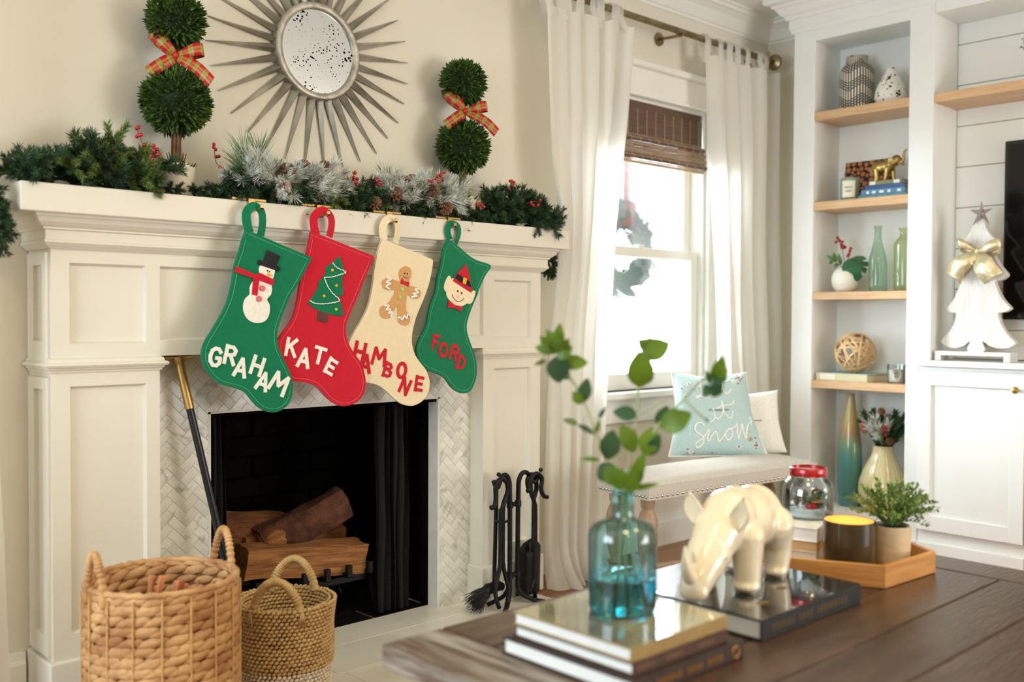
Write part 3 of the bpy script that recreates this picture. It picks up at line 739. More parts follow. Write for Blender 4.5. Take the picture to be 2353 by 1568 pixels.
def basket_big():
    c = (0.938, 2.125); R = 0.162; H = 0.420
    b = thing('woven_basket', 'tall round water-hyacinth basket with two loop handles and kindling', 'basket', (c[0], c[1], 0.006))
    rs = random.Random(11)
    body = MB(); nrow = 19; dz = (H-0.012)/nrow
    for i in range(nrow):
        z = 0.012 + dz*(i+0.5)
        Rr = R*(0.985+0.02*sin(z*9))
        lump_row(body, c, Rr-0.002, z, 21, dz*1.22, 0.5*(i % 2)+0.07*i, radians(9 if i % 2 else 12), 0.0080, rs, 8, 6, over=1.55)
    part('woven_wall', body, HYA, b, kind='stuff', smooth=True, recalc=False)
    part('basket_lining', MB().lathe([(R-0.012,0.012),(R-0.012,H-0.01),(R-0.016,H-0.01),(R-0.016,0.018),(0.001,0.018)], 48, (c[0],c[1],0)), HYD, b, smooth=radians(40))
    inner = MB()
    for i in range(9):
        lump_row(inner, c, R-0.018, H-0.02-dz*i, 20, dz*1.1, 0.5*(i % 2), radians(-16), 0.005, rs, over=1.6)
    part('inner_weave', inner, HYA, b, kind='stuff', smooth=True, recalc=False)
    rim = MB(); n = 96
    rim.tube([(c[0]+(R-0.004)*cos(2*pi*k/n), c[1]+(R-0.004)*sin(2*pi*k/n), H+0.0015*sin(k*2.1)) for k in range(n)], [0.0075+0.0012*sin(k*2.6) for k in range(n)], 8, closed=True)
    part('rim', rim, HYA, b, smooth=True)
    for k in range(18):
        a = 2*pi*k/18+0.1
        part('stake', MB().tube([(c[0]+(R+0.0055)*cos(a), c[1]+(R+0.0055)*sin(a), 0.012+0.4*j/16) if True else None for j in range(17)], [0.0016+0.0008*(j % 2) for j in range(17)], 5), pm('stake_cane', (206,160,100), 0.6, col2=(220,180,120), nscale=60) if 'stake_cane' not in MATS else MATS['stake_cane'], b)
    def handle(a, sp, hh):
        pts = []
        for j in range(33):
            t = j/32; an = a + (t-0.5)*2*sp
            z = H - 0.03 + (hh+0.03)*sin(pi*t)**0.55
            pts.append((c[0]+(R-0.001)*cos(an), c[1]+(R-0.001)*sin(an), z))
        P = cat_rom(pts, 3)
        return MB().tube(P, [0.0085+0.0014*sin(j*1.55) for j in range(len(P))], 9)
    part('loop_handle', handle(radians(222-33), 0.20, 0.078), HYA, b, smooth=True)
    part('loop_handle', handle(radians(9), 0.23, 0.080), HYA, b, smooth=True)
    # kindling, each stick its own thing
    KM = pm('fatwood', (178,102,62), 0.6, col2=(206,138,92), nscale=8, ndet=6, stretch=(8,8,1), bump=0.2, bscale=40, objvar=0.2)
    rk = random.Random(21); k = 0
    for i in range(20):
        x = c[0] - 0.070 + 0.0085*i + rk.uniform(-0.003,0.003); y = c[1] - 0.045 + 0.020*(i % 3) + rk.uniform(-0.01,0.01)
        ht = (0.395 + 0.022*(i < 6) - 0.0016*i + rk.uniform(-0.014,0.010))
        lean = Vector((0.20+rk.uniform(-0.10,0.08), rk.uniform(-0.05,0.05), 1)).normalized()
        base = Vector((x, y, 0.025)) - Vector((lean.x, lean.y, 0))*0.15
        w_ = rk.uniform(0.008,0.012)
        mb = MB().bar((0,0,0), lean*ht, w_, w_*rk.uniform(0.6,1.0), up=(sin(i*1.3), cos(i*1.3), 0.1))
        o = link('kindling_stick', mb.mesh('kindling_stick', bev=0.0012, segs=1), KM, None, base)
        tag(o, 'thin reddish kindling stick standing in the tall hyacinth basket', 'kindling', 'kindling in the tall basket')
basket_big()
def basket_small():
    c = (1.275, 2.175); R = 0.117; H = 0.300
    b = thing('seagrass_basket', 'two-tone seagrass basket, natural above and white below, with rope handles', 'basket', (c[0], c[1], 0.006))
    rs = random.Random(12)
    def wall(z0, z1, mat, name):
        mb = MB(); n = max(2, int((z1-z0)/0.0088)); dz = (z1-z0)/n
        for i in range(n):
            z = z0+dz*(i+0.5); Rr = R*(0.93 + 0.10*(z/H)) + 0.0022*sin(z*46)
            lump_row(mb, c, Rr, z, 62, dz*1.15, 0.5*(i % 2), radians(26), 0.0052, rs, 5, 3, over=1.25)
        part(name, mb, mat, b, kind='stuff', smooth=True, recalc=False)
    wall(0.008, 0.142, SEAW, 'white_weave')
    wall(0.142, H, SEA, 'natural_weave')
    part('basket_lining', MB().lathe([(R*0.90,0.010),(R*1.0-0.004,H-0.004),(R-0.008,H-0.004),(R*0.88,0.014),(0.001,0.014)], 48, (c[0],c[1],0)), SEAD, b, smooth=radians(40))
    inner = MB()
    for i in range(12): lump_row(inner, c, R*1.0-0.008-0.0006*i, H-0.006-0.0092*i, 60, 0.0105, 0.5*(i % 2), radians(-26), 0.004, rs, 5, 3)
    part('inner_weave', inner, SEA, b, kind='stuff', smooth=True, recalc=False)
    def handle(a, sp, hh, off):
        pts = []
        for j in range(25):
            t = j/24; an = a+(t-0.5)*2*sp
            z = H-0.012+(hh+0.012)*sin(pi*t)**0.62
            pts.append((c[0]+(R+off)*cos(an), c[1]+(R+off)*sin(an), z))
        P = cat_rom(pts, 4)
        return MB().tube(P, [0.0105+0.0016*sin(j*2.1) for j in range(len(P))], 9)
    ha = part('rope_handle', handle(radians(228), 0.52, 0.068, -0.004), SEA, b, smooth=True)
    hb_ = part('rope_handle', handle(radians(48), 0.52, 0.068, -0.004), SEA, b, smooth=True)
    for a0 in (228, 48):
        for s in (-1, 1):
            an = radians(a0) + s*0.52
            fr = MB()
            for j in (-1, 0, 1):
                an2 = an + j*0.035
                fr.tube([(c[0]+(R+0.005)*cos(an), c[1]+(R+0.005)*sin(an), H-0.004), (c[0]+(R+0.008)*cos(an2), c[1]+(R+0.008)*sin(an2), H-0.022), (c[0]+(R+0.008)*cos(an2*1.0+j*0.02), c[1]+(R+0.008)*sin(an2+j*0.02), H-0.040)], [0.0035,0.003,0.0015], 5)
            part('knot_tassel', fr, SEA, b, smooth=True)
basket_small()
# ================================================================== stockings
FG = pm('green_felt', (10,116,78), 0.92, col2=(8,111,74), nscale=60, bump=0.25, bscale=300, sheen=0.3, spec=0.1)
FR = pm('red_felt', (196,26,46), 0.92, col2=(191,24,44), nscale=60, bump=0.25, bscale=300, sheen=0.3, spec=0.1)
FC = pm('cream_felt', (234,218,184), 0.92, col2=(231,214,180), nscale=60, bump=0.25, bscale=300, sheen=0.3, spec=0.1)
FW = pm('white_felt', (240,238,230), 0.9, col2=(232,229,220), nscale=80, bump=0.2, bscale=300)
FK = pm('black_felt', (26,26,30), 0.9, col2=(34,34,38), nscale=80)
FT = pm('tan_felt', (208,160,108), 0.9, col2=(200,150,98), nscale=80, bump=0.2, bscale=300)
FBR = pm('brown_felt', (84,52,46), 0.9, col2=(94,60,52), nscale=80)
FY = pm('yellow_felt', (232,176,44), 0.85, col2=(222,166,36), nscale=80)
FP = pm('pink_felt', (244,196,200), 0.9, col2=(238,188,192), nscale=80)
FS = pm('skin_felt', (240,222,190), 0.9, col2=(234,214,182), nscale=80)
FL = pm('lime_button', (146,214,92), 0.4, col2=(136,204,84), nscale=80)
RB = pm('red_button', (206,34,40), 0.3, col2=(190,26,34), nscale=80)
TH = {'G': pm('green_thread', (96,178,140), 0.8, col2=(80,166,126)), 'R': pm('pink_thread', (226,110,118), 0.8, col2=(214,98,108)), 'C': pm('cream_thread', (250,240,216), 0.8, col2=(240,228,200))}
def xz(p): return [(a/1000, b/1000) for a, b in p]
def smooth_closed(p, n=3):
    return [(q.x, q.y) for q in cat_rom([(a, b, 0) for a, b in p], n, closed=True)]
def inset(p, d):
    n = len(p); A = sum(p[i-1][0]*p[i][1]-p[i][0]*p[i-1][1] for i in range(n)); sg = 1 if A > 0 else -1
    out = []
    for i in range(n):
        a, b, c = Vector(p[i-1]), Vector(p[i]), Vector(p[(i+1) % n])
        t = (c-a)
        if t.length < 1e-9: out.append(p[i]); continue
        t.normalize(); out.append((b.x - sg*t.y*d, b.y + sg*t.x*d))
    return out
FNY = lambda a, b, d: (a, d, b)
def applique(name, pts, mat, root, yf, th=0.0022, sm=0, parent=None):
    p = xz(pts) if isinstance(pts[0][0], int) else pts
    if sm: p = smooth_closed(p, sm)
    o = part(name, MB().prism(p, FNY, yf-th, yf+0.0004), mat, root, bev=0.0006, segs=1)
    return o
def disc(name, c, r, mat, root, yf, th=0.003, n=16):
    return part(name, MB().prism([(c[0]/1000+r*cos(2*pi*k/n), c[1]/1000+r*sin(2*pi*k/n)) for k in range(n)], FNY, yf-th, yf+0.0004), mat, root, bev=0.0006, segs=1)
def cordl(name, pts, r, mat, root, yf, wav=0.0, n=8, wn=9):
    P = cat_rom([(a/1000, yf-r*0.8, b/1000) for a, b in pts], n)
    if wav:
        Q = []
        for i, q in enumerate(P):
            t = (P[min(i+1, len(P)-1)] - P[max(i-1, 0)]).normalized(); nrm = Vector((-t.z, 0, t.x)); Q.append(q + nrm*wav*sin(i*wn))
        P = Q
    return part(name, MB().tube(P, r, 6), mat, root, smooth=True)
GLY = {'G': [[(.9,.78),(.72,.95),(.45,.98),(.2,.85),(.08,.55),(.12,.25),(.35,.04),(.65,.03),(.88,.2),(.9,.45),(.58,.45)]],
 'R': [[(.12,0),(.12,1)],[(.12,.92),(.6,.95),(.85,.8),(.8,.58),(.55,.5),(.12,.48)],[(.5,.48),(.9,0)]], 'A': [[(.04,0),(.5,1),(.96,0)],[(.2,.32),(.8,.32)]],
 'H': [[(.1,0),(.1,1)],[(.9,0),(.9,1)],[(.1,.5),(.9,.5)]], 'M': [[(.02,0),(.14,1),(.5,.38),(.86,1),(.98,0)]], 'K': [[(.12,0),(.12,1)],[(.9,1),(.15,.42)],[(.4,.62),(.95,0)]],
 'T': [[(0,.92),(1,.92)],[(.5,.92),(.5,0)]], 'E': [[(.15,0),(.15,1)],[(.15,.08),(.9,.08)],[(.15,.5),(.8,.5)],[(.15,.92),(.9,.92)]],
 'B': [[(.12,0),(.12,1)],[(.12,.92),(.6,.92),(.8,.76),(.6,.55),(.12,.53)],[(.5,.53),(.88,.4),(.85,.17),(.6,.08),(.12,.08)]],
 'O': [[(.5+.42*cos(2*pi*k/14), .5+.44*sin(2*pi*k/14)) for k in range(15)]], 'N': [[(.1,0),(.1,1),(.9,0),(.9,1)]],
 'F': [[(.15,0),(.15,1)],[(.15,.92),(.9,.92)],[(.15,.5),(.75,.5)]], 'D': [[(.12,0),(.12,1)],[(.12,.92),(.5,.92),(.82,.75),(.9,.5),(.82,.25),(.5,.08),(.12,.08)]]}
def letter(ch, x, z, rot, h, mat, root, yf):
    """one cut felt letter built from broad strokes"""
    H_ = h/1000*0.92; W_ = H_*(0.98 if ch == 'M' else 0.74); sw = H_*0.21; a = radians(-rot); mb = MB(); k_ = 0
    for line in GLY[ch]:
        P = [((p-0.5)*W_, (q-0.5)*H_) for p, q in line]
        P = [Vector((u*cos(a)-v*sin(a), 0, u*sin(a)+v*cos(a))) for u, v in P]
        for i in range(len(P)-1):
            d = (P[i+1]-P[i]).normalized()*sw*0.30
            k_ += 1; e_ = Vector((0, 0.0012+0.00009*(k_ % 9), 0)); mb.bar(P[i]-d-e_, P[i+1]+d-e_, 0.0024, sw, up=Vector((-d.z, 0, d.x)))
    me = mb.mesh('letter'); me.materials.append(mat)
    o = bpy.data.objects.new('letter', me); COL.objects.link(o); o.parent = root
    o.location = Vector((x/1000, yf, z/1000)) - wloc(root)
    return o
def stocking(key, name_lab, yf, th, mat, thr, loop, letters, lmat):
    p = xz(ST[key]); ps = p[:1] + p[1:2] + [(q.x, q.y) for q in cat_rom([(a, b, 0) for a, b in p[1:]], 3)][1:]
    if key == 'F': ps = p[:1]+[(q.x, q.y) for q in cat_rom([(a, b, 0) for a, b in p], 3)][1:]
    cx = sum(a for a, _ in p)/len(p)
    root = thing('christmas_stocking', name_lab, 'stocking', (cx, yf, min(b for _, b in p)), 0, 'stockings on the mantel')
    # felt body: two leaves sewn together round the edge
    mb = MB().prism(ps, FNY, yf, yf+0.0035).prism(ps, FNY, yf+0.0055, yf+0.009)
    part('felt_body', mb, mat, root)
    part('lining_edge', MB().prism([(cx+(a-cx)*0.975, 1.0+(b-1.0)*0.985) for a, b in ps], FNY, yf+0.0033, yf+0.0057), mat, root)
    st_ = [q for q in inset(ps, 0.0095) if min((Vector(q)-Vector(r_)).length for r_ in ps) > 0.0088]
    part('stitching', MB().tube([(a, yf-0.0002, b) for a, b in st_], 0.0007, 4, closed=True), TH[thr], root)
    # hanging loop, a folded strap
    lp = [(a/1000, b/1000) for a, b in ST[loop]]
    P = cat_rom([(a, yf+0.004, b) for a, b in lp], 5); m_ = len(P)
    w_ = 0.023 if key != 'F' else 0.018
    vs = []; fs = []
    for i, q in enumerate(P):
        t = (P[min(i+1, m_-1)] - P[max(i-1, 0)]).normalized(); nr = Vector((-t.z, 0, t.x))
        a_ = q + nr*w_*0.5 + Vector((0, 0.004, 0)); b_ = q - nr*w_*0.5
        off = Vector((0, 0.0016, 0))
        vs += [a_-off, b_-off, b_+off, a_+off]
    for i in range(m_-1):
        for k_ in range(4): fs.append((i*4+k_, i*4+(k_+1) % 4, (i+1)*4+(k_+1) % 4, (i+1)*4+k_))
    fs += [(3,2,1,0), tuple((m_-1)*4+k_ for k_ in range(4))]
    part('hanging_loop', MB().add(vs, fs), mat, root, smooth=radians(50))
    for ch, x, z, rot, h in ST[letters]: letter(ch, x, z, rot, h, lmat, root, yf)
    return root
TD = 0.011
g = stocking('G', 'green felt stocking with a snowman, lettered GRAHAM in white', 2.436, TD, FG, 'G', 'loopG', 'GL', FW)
applique('snowman_body', ST['snow_body'], FW, g, 2.436, 0.0022, 2)
applique('top_hat', ST['hat'], FK, g, 2.434, 0.002)
applique('scarf', ST['scarf'], FR, g, 2.434, 0.003)
applique('carrot_nose', ST['nose'], FY, g, 2.434, 0.002)
for c in ST['eyes']: disc('eye', c, 0.0022, FK, g, 2.434, 0.002, 10)
for c in ST['buttons']: disc('button', c, 0.008, RB, g, 2.4325, 0.003)
k = stocking('K', 'red felt stocking with a fir tree, lettered KATE in white', 2.447, TD, FR, 'R', 'loopK', 'KL', FW)
applique('tree_trunk', ST['trunk'], FBR, k, 2.447, 0.002)
applique('fir_tree', ST['tree'], FG, k, 2.447, 0.0026)
for key in ('garl1', 'garl2'): cordl('rickrack', ST[key], 0.0016, FW, k, 2.444, wav=0.0010, wn=2.2)
for c in ST['baubles']: disc('bauble', c, 0.0044, FY, k, 2.4446, 0.002)
h = stocking('H', 'cream felt stocking with a gingerbread man, lettered HAMBONE in red', 2.458, TD, FC, 'C', 'loopH', 'HL', FR)
applique('gingerbread_man', ST['man'], FT, h, 2.458, 0.0024, 2)
applique('bow_tie', ST['mbow'], FR, h, 2.456, 0.003)
for c in ST['mbtn']: disc('button', c, 0.0055, FL, h, 2.456, 0.003)
for c in ST['meyes']: disc('eye', c, 0.0028, FK, h, 2.456, 0.0015, 10)
cordl('smile', ST['msmile'], 0.0007, FK, h, 2.4555)
for key in ('z1', 'z2', 'z3', 'z4'): cordl('icing_rickrack', ST[key], 0.0032, FW, h, 2.4562, n=4)
f = stocking('F', 'small green felt stocking with an elf face, lettered FORD in red', 2.468, TD, FG, 'G', 'loopF', 'FL', FR)
applique('ear', ST['earl'], FS, f, 2.468, 0.002, 2); applique('ear', ST['earr'], FS, f, 2.468, 0.002, 2)
applique('elf_face', ST['face'], FS, f, 2.468, 0.0024, 2)
applique('elf_hat', ST['elfhat'], FR, f, 2.466, 0.0026)
applique('hat_band', ST['band'], FK, f, 2.4636, 0.0015)
applique('buckle', ST['buckle'], FY, f, 2.4624, 0.0015)
for c in ST['eeyes']: disc('eye', c, 0.0036, FK, f, 2.466, 0.0015, 12)
disc('nose', ST['enose'][0], 0.0072, FP, f, 2.466, 0.002)
cordl('smile', ST['esmile'], 0.0009, FK, f, 2.4655)
applique('bow_tie', ST['ebow'], FR, f, 2.466, 0.004)
# brass holders
nm = ['GRAHAM', 'KATE', 'HAMBONE', 'FORD']
for i, (hx, hz) in enumerate(ST['hooks']):
    hx /= 1000; hz /= 1000
    r_ = thing('stocking_holder', 'flat brass holder on the mantel carrying the %s stocking' % nm[i], 'stocking holder', (hx, 2.53, MZ1), 0, 'brass stocking holders')
    part('base_plate', MB().box(hx-0.055, hx+0.05, 2.488, 2.58, MZ1+0.0005, MZ1+0.009), BRASS, r_, bev=0.002)
    part('drop_arm', MB().box(hx-0.011, hx+0.011, 2.479, 2.4835, hz-0.012, MZ1+0.009).box(hx-0.011, hx+0.011, 2.479, 2.50, MZ1+0.005, MZ1+0.009), BRASS, r_, bev=0.0012)
    part('hook', MB().box(hx-0.005, hx+0.005, [2.424,2.435,2.446,2.456][i], 2.481, hz-0.010, hz-0.005).box(hx-0.005, hx+0.005, [2.424,2.435,2.446,2.456][i], [2.424,2.435,2.446,2.456][i]+0.003, hz-0.010, hz+0.003), BRASS, r_, bev=0.001)
# ================================================================== sunburst mirror
GALV = pm('galvanised_metal', (150,146,132), 0.45, metal=0.7, col2=(200,195,182), nscale=9, ndet=6, bump=0.08, bscale=40, objvar=0.14)
GALR = pm('galvanised_ring', (156,150,138), 0.48, metal=0.7, col2=(196,190,176), nscale=22, ndet=6, bump=0.25, bscale=60)
AGED = pm('aged_mirror', (232,236,234), 0.03, metal=1.0)
N_, L_, b_, o_ = nodes(AGED)
tc_ = N_.new('ShaderNodeTexCoord'); vo = N_.new('ShaderNodeTexVoronoi'); vo.inputs['Scale'].default_value = 95; vo.inputs['Randomness'].default_value = 1
L_.new(tc_.outputs['Object'], vo.inputs['Vector'])
nz = N_.new('ShaderNodeTexNoise'); nz.inputs['Scale'].default_value = 13; nz.inputs['Detail'].default_value = 3; L_.new(tc_.outputs['Object'], nz.inputs['Vector'])
mr = N_.new('ShaderNodeMapRange'); mr.inputs['From Min'].default_value = 0.44; mr.inputs['From Max'].default_value = 0.72; mr.inputs['To Min'].default_value = 0.10; mr.inputs['To Max'].default_value = 0.44
L_.new(nz.outputs['Fac'], mr.inputs['Value'])
sb = N_.new('ShaderNodeMath'); sb.operation = 'LESS_THAN'; L_.new(vo.outputs['Distance'], sb.inputs[0]); L_.new(mr.outputs['Result'], sb.inputs[1])
mxr = N_.new('ShaderNodeMixRGB'); mxr.inputs[1].default_value = lin((226,232,232)); mxr.inputs[2].default_value = lin((30,26,22)); L_.new(sb.outputs[0], mxr.inputs[0]); L_.new(mxr.outputs[0], b_.inputs['Base Color'])
mrr = N_.new('ShaderNodeMapRange'); mrr.inputs['To Min'].default_value = 0.03; mrr.inputs['To Max'].default_value = 0.7; L_.new(sb.outputs[0], mrr.inputs['Value']); L_.new(mrr.outputs['Result'], b_.inputs['Roughness'])
CX, CZ, CY = 1.700, 1.830, YW
mi = thing('sunburst_mirror', 'round antiqued mirror with galvanised metal sunburst rays hung above the mantel', 'mirror', (CX, CY-0.001, CZ))
def diskY(r0, y0, n=64):
    return [(CX+r0*cos(2*pi*k/n), y0, CZ+r0*sin(2*pi*k/n)) for k in range(n)]
g = MB(); n = 64
vs = diskY(0.134, CY-0.020) ; g.add(vs, [tuple(range(n))]); vs = diskY(0.134, CY-0.016); g.add(vs, [tuple(reversed(range(n)))])
part('mirror_glass', g, AGED, mi, recalc=False)
ringp = [(0.129,0.018),(0.130,0.027),(0.134,0.030),(0.145,0.032),(0.150,0.029),(0.152,0.022),(0.153,0.001)]
g = MB(); vs = [q for r, d in ringp for q in diskY(r, CY-d)]
g.add(vs, [(i*n+k, i*n+(k+1) % n, (i+1)*n+(k+1) % n, (i+1)*n+k) for i in range(len(ringp)-1) for k in range(n)])
part('ring_frame', g, GALR, mi, smooth=radians(50))
part('back_disc', MB().prism([(CX+0.152*cos(2*pi*k/48), CZ+0.152*sin(2*pi*k/48)) for k in range(48)], FNY, CY-0.010, CY-0.002), GALV, mi)
NS = 32; rm = random.Random(4)
for k in range(NS):
    a = 2*pi*(k+0.45)/NS
    R1 = 0.366 + rm.uniform(-0.006, 0.006); r0 = 0.148; w0 = 0.0125; tw = rm.uniform(-0.006, 0.006)
    d = Vector((cos(a), 0, sin(a))); s = Vector((-sin(a), 0, cos(a)))
    C0 = Vector((CX, 0, CZ))
    def P(r, off, dep): return C0 + d*r + s*off + Vector((0, CY-dep, 0))
    b0, b1, bt, bb = P(r0, -w0, 0.008+tw), P(r0, w0, 0.008-tw), P(r0, 0.003, 0.026), P(r0, 0, 0.002)
    e0, e1, et = P(R1, -0.0014, 0.006), P(R1, 0.0014, 0.006), P(R1, 0, 0.010)
    mb = MB().add([b0, b1, bt, e0, e1, et, bb], [(0,2,5,3),(2,1,4,5),(0,3,4,1),(3,5,4),(0,1,2)])
    o = part('ray', mb, GALV, mi)

# ================================================================== pine sprigs
def needle_mesh(name, length, nn, nl, spread, mat, seed, droop=0.0, thick=0.0011, stem=True, curl=0.25):
    rg = random.Random(seed); mb = MB()
    def axis(t): return Vector((t*length, curl*length*0.3*sin(t*2+seed), -droop*t*t*length))
    if stem: mb.tube([axis(i/5) for i in range(6)], [0.0016*(1-0.6*i/5) for i in range(6)], 4, caps=False)
    for i in range(nn):
        t = 0.06 + 0.94*(i+rg.random())/nn
        p = axis(t); a = rg.random()*2*pi
        fwd = 0.75 + 0.5*rg.random()
        d = Vector((fwd*(1.2 if t > 0.9 else 1), cos(a)*spread, sin(a)*spread)).normalized()
        L = nl*(0.75+0.4*rg.random())*(1-0.25*max(0, t-0.8)*5*0.3)
        q = p + d*L + Vector((0,0,-0.10*L*droop*3))
        sd = d.cross(Vector((rg.uniform(-1,1), rg.uniform(-1,1), rg.uniform(-1,1))))
        if sd.length < 1e-4: continue
        sd.normalize(); sd *= thick
        mid = p + d*L*0.5 + sd.cross(d).normalized()*0.0004
        mb.add([p-sd*0.6, p+sd*0.6, mid+sd, mid-sd, q], [(0,1,2,3),(3,2,4)])
    me = mb.mesh(name, recalc=False); me.materials.append(mat); return me
def bush(name, length, nn, nl, spread, mat, seed, thick=0.0014, shoots=4):
    """branch tip with side shoots, all needles in one mesh"""
    rg = random.Random(seed*31+5); me = []
    mb = MB()
    subs = [(Vector((0,0,0)), Vector((1,0,0)), 1.0)]
    for i in range(shoots):
        a = 2*pi*i/shoots + rg.random(); t = 0.12+0.55*i/shoots
        subs.append((Vector((length*t,0,0)), Vector((0.8, cos(a)*0.75, sin(a)*0.75)).normalized(), rg.uniform(0.55,0.75)))
    for (o, ax, sc) in subs:
        L = length*sc; q = ax.to_track_quat('X', 'Z')
        mb.tube([o, o+ax*L*0.95], [0.0018,0.0008], 4, caps=False)
        for i in range(int(nn*sc)):
            t = 0.05+0.95*(i+rg.random())/(nn*sc); a = rg.random()*2*pi
            d = q @ Vector((0.65+0.5*rg.random(), cos(a)*spread, sin(a)*spread)).normalized()
            p = o+ax*L*t; l = nl*rg.uniform(0.75,1.15)
            s = d.cross(Vector((rg.uniform(-1,1), rg.uniform(-1,1), rg.uniform(-1,1))))
            if s.length < 1e-3: continue
            s = s.normalized()*thick; m1 = p+d*l*0.55
            mb.add([p-s*0.6, p+s*0.6, m1+s, m1-s, p+d*l], [(0,1,2,3),(3,2,4)])
    me = mb.mesh(name, recalc=False); me.materials.append(mat); return me
BR_G = [bush('pine_branch', 0.105, 210, 0.027, 0.80, DARKGRN, i, thick=0.0011) for i in range(4)]
BR_Y = [bush('pine_branch', 0.120, 260, 0.023, 0.75, YELGRN, 10+i, thick=0.0011, shoots=3) for i in range(3)]
BR_F = [bush('frosted_branch', 0.110, 150, 0.042, 0.52, FROST, 20+i, thick=0.0013, shoots=3) for i in range(3)]
LONGG = pm('long_needle_green', (92,122,82), 0.55, col2=(140,162,120), nscale=20, objvar=0.15)
BR_L = [needle_mesh('long_needle_branch', 0.09, 110, 0.075, 0.55, LONGG, 30+i, droop=0.1, thick=0.0009) for i in range(2)]
BR_LF = [needle_mesh('frosted_branch', 0.10, 130, 0.060, 0.65, FROST, 40+i, droop=0.1, thick=0.0011) for i in range(2)]
def aim(d, roll=0.0):
    d = Vector(d).normalized()
    q = d.to_track_quat('X', 'Z')
    return (q @ Euler((roll, 0, 0)).to_quaternion()).to_euler()
def place(me, parent, p, d, s=1.0, roll=0.0):
    o = bpy.data.objects.new(me.name.split('.')[0], me); COL.objects.link(o); o.parent = parent
    o.location = Vector(p) - wloc(parent); o.rotation_euler = aim(d, roll); o.scale = (s, s, s); return o
# pine cone
CONE = pm('pinecone_brown', (112,76,54), 0.8, col2=(142,102,76), nscale=20, objvar=0.2)
CONEF = pm('pinecone_frosted', (132,104,86), 0.8, col2=(216,206,194), nscale=26, objvar=0.1)
def cone_mesh(mat, seed):
    rg = random.Random(seed); mb = MB()
    mb.ell((0,0,0), (0.010,0.010,0.019), 8, 6)
    rows_ = 8
    for i in range(rows_):
        t = i/(rows_-1); z = -0.019 + 0.038*t; R = 0.0175*sin(pi*(0.18+0.74*t))**0.8
        n = max(4, int(9*sin(pi*(0.15+0.75*t))))
        for k in range(n):
            a = 2*pi*(k + 0.5*(i % 2))/n + i*0.3
            r = Vector((cos(a), sin(a), 0)); t_ = Vector((-sin(a), cos(a), 0)); upv = Vector((0,0,0.35+0.5*t))
            ax = (r + upv).normalized()
            c = Vector((0,0,z)) + r*R*0.55
            w_ = 0.0052; L = R*0.75+0.003
            nrm = ax.cross(t_).normalized()*0.0014
            q = [c - t_*w_*0.5, c + t_*w_*0.5, c + ax*L + t_*w_*0.85, c + ax*(L+0.0022), c + ax*L - t_*w_*0.85]
            mb.add([v+nrm for v in q]+[v-nrm for v in q], [(0,1,2,3,4),(9,8,7,6,5),(1,6,7,2),(2,7,8,3),(3,8,9,4),(4,9,5,0)])
    me = mb.mesh('pinecone'); me.materials.append(mat); return me
CN, CNF = cone_mesh(CONE, 1), cone_mesh(CONEF, 2)
def berry_sprig(parent, pts, berries, r=0.0055):
    s = part('berry_stem', MB().tube(cat_rom(pts, 4), 0.0011, 5), BARK, parent)
    for p in berries:
        b = part('berry', MB().ell(p, r, 10, 7), BERRY, None, smooth=True)
        b.parent = s; b.location = -wloc(parent)
    return s
# ------------------------------------------------------------------ green garland
gl = thing('pine_garland', 'green artificial pine garland lying along the mantel shelf and over its ends', 'garland', (1.69, 2.58, MZ1))
HX = [0.74,0.82,0.90,0.98,1.05,1.12,1.17,1.27,1.32,1.42,1.60,1.72,1.80,1.95,2.08,2.16,2.28,2.34,2.42,2.50,2.60]
HZ = [0.05,0.060,0.085,0.150,0.125,0.075,0.035,0.035,0.09,0.095,0.095,0.095,0.09,0.09,0.09,0.06,0.06,0.145,0.140,0.09,0.06]
def env(x): return float(np.interp(x, HX, HZ))
rgG = random.Random(77); cnt = 0
wire = [(0.68, 2.535, 1.20), (0.695, 2.54, 1.28), (0.735, 2.555, 1.335)] + [(0.80+0.1*i, 2.585+0.012*sin(i*1.7), 1.338+0.006*sin(i*2.3)) for i in range(18)] + [(2.60, 2.60, 1.335), (2.66, 2.645, 1.32), (2.69, 2.66, 1.22), (2.69, 2.66, 1.14)]
part('garland_wire', MB().tube(cat_rom(wire, 5), 0.004, 6), DARKGRN, gl)
x = 0.765
while x < 2.605:
    for _ in range(2 if rgG.random() < 0.6 else 3):
        e = env(x)
        yy = rgG.uniform(2.535, 2.655)
        hd = rgG.uniform(0.0, 1.0)
        z0 = MZ1 + 0.018 + rgG.uniform(0, max(0.005, e*0.45))
        fr = rgG.random()
        if fr < 0.42: d = (rgG.uniform(-0.9,0.9), -0.75, rgG.uniform(-0.22,0.10)); yy = rgG.uniform(2.545, 2.60)   # towards the room
        elif fr < 0.80: d = (rgG.uniform(-1.0,1.0), rgG.uniform(-0.5,0.1), 0.15+7.0*e*rgG.uniform(0.3,0.9))
        else: d = (rgG.choice((-1,1)), rgG.uniform(-0.35,0.1), rgG.uniform(0.0,0.3))
        sc = rgG.uniform(0.65, 0.95)*(0.72+2.0*e)
        if (1.10 < x < 1.33 or 2.16 < x < 2.28):
            if rgG.random() < 0.45: continue
            d = (d[0], -0.85, min(d[2], -0.12)); yy = 2.540; sc *= 0.55; z0 = MZ1+0.020
        sc = min(sc, 0.95)
        dv = Vector(d).normalized()
        if yy + dv.y*0.14*sc > 2.695: continue
        me = rgG.choice(BR_Y if (rgG.random() < 0.30 and (0.86 < x < 1.1 or 1.62 < x < 1.8)) else BR_G)
        place(me, gl, (x+rgG.uniform(-0.01,0.01), yy, z0), d, sc, rgG.uniform(0, 6)); cnt += 1
    x += 0.0175
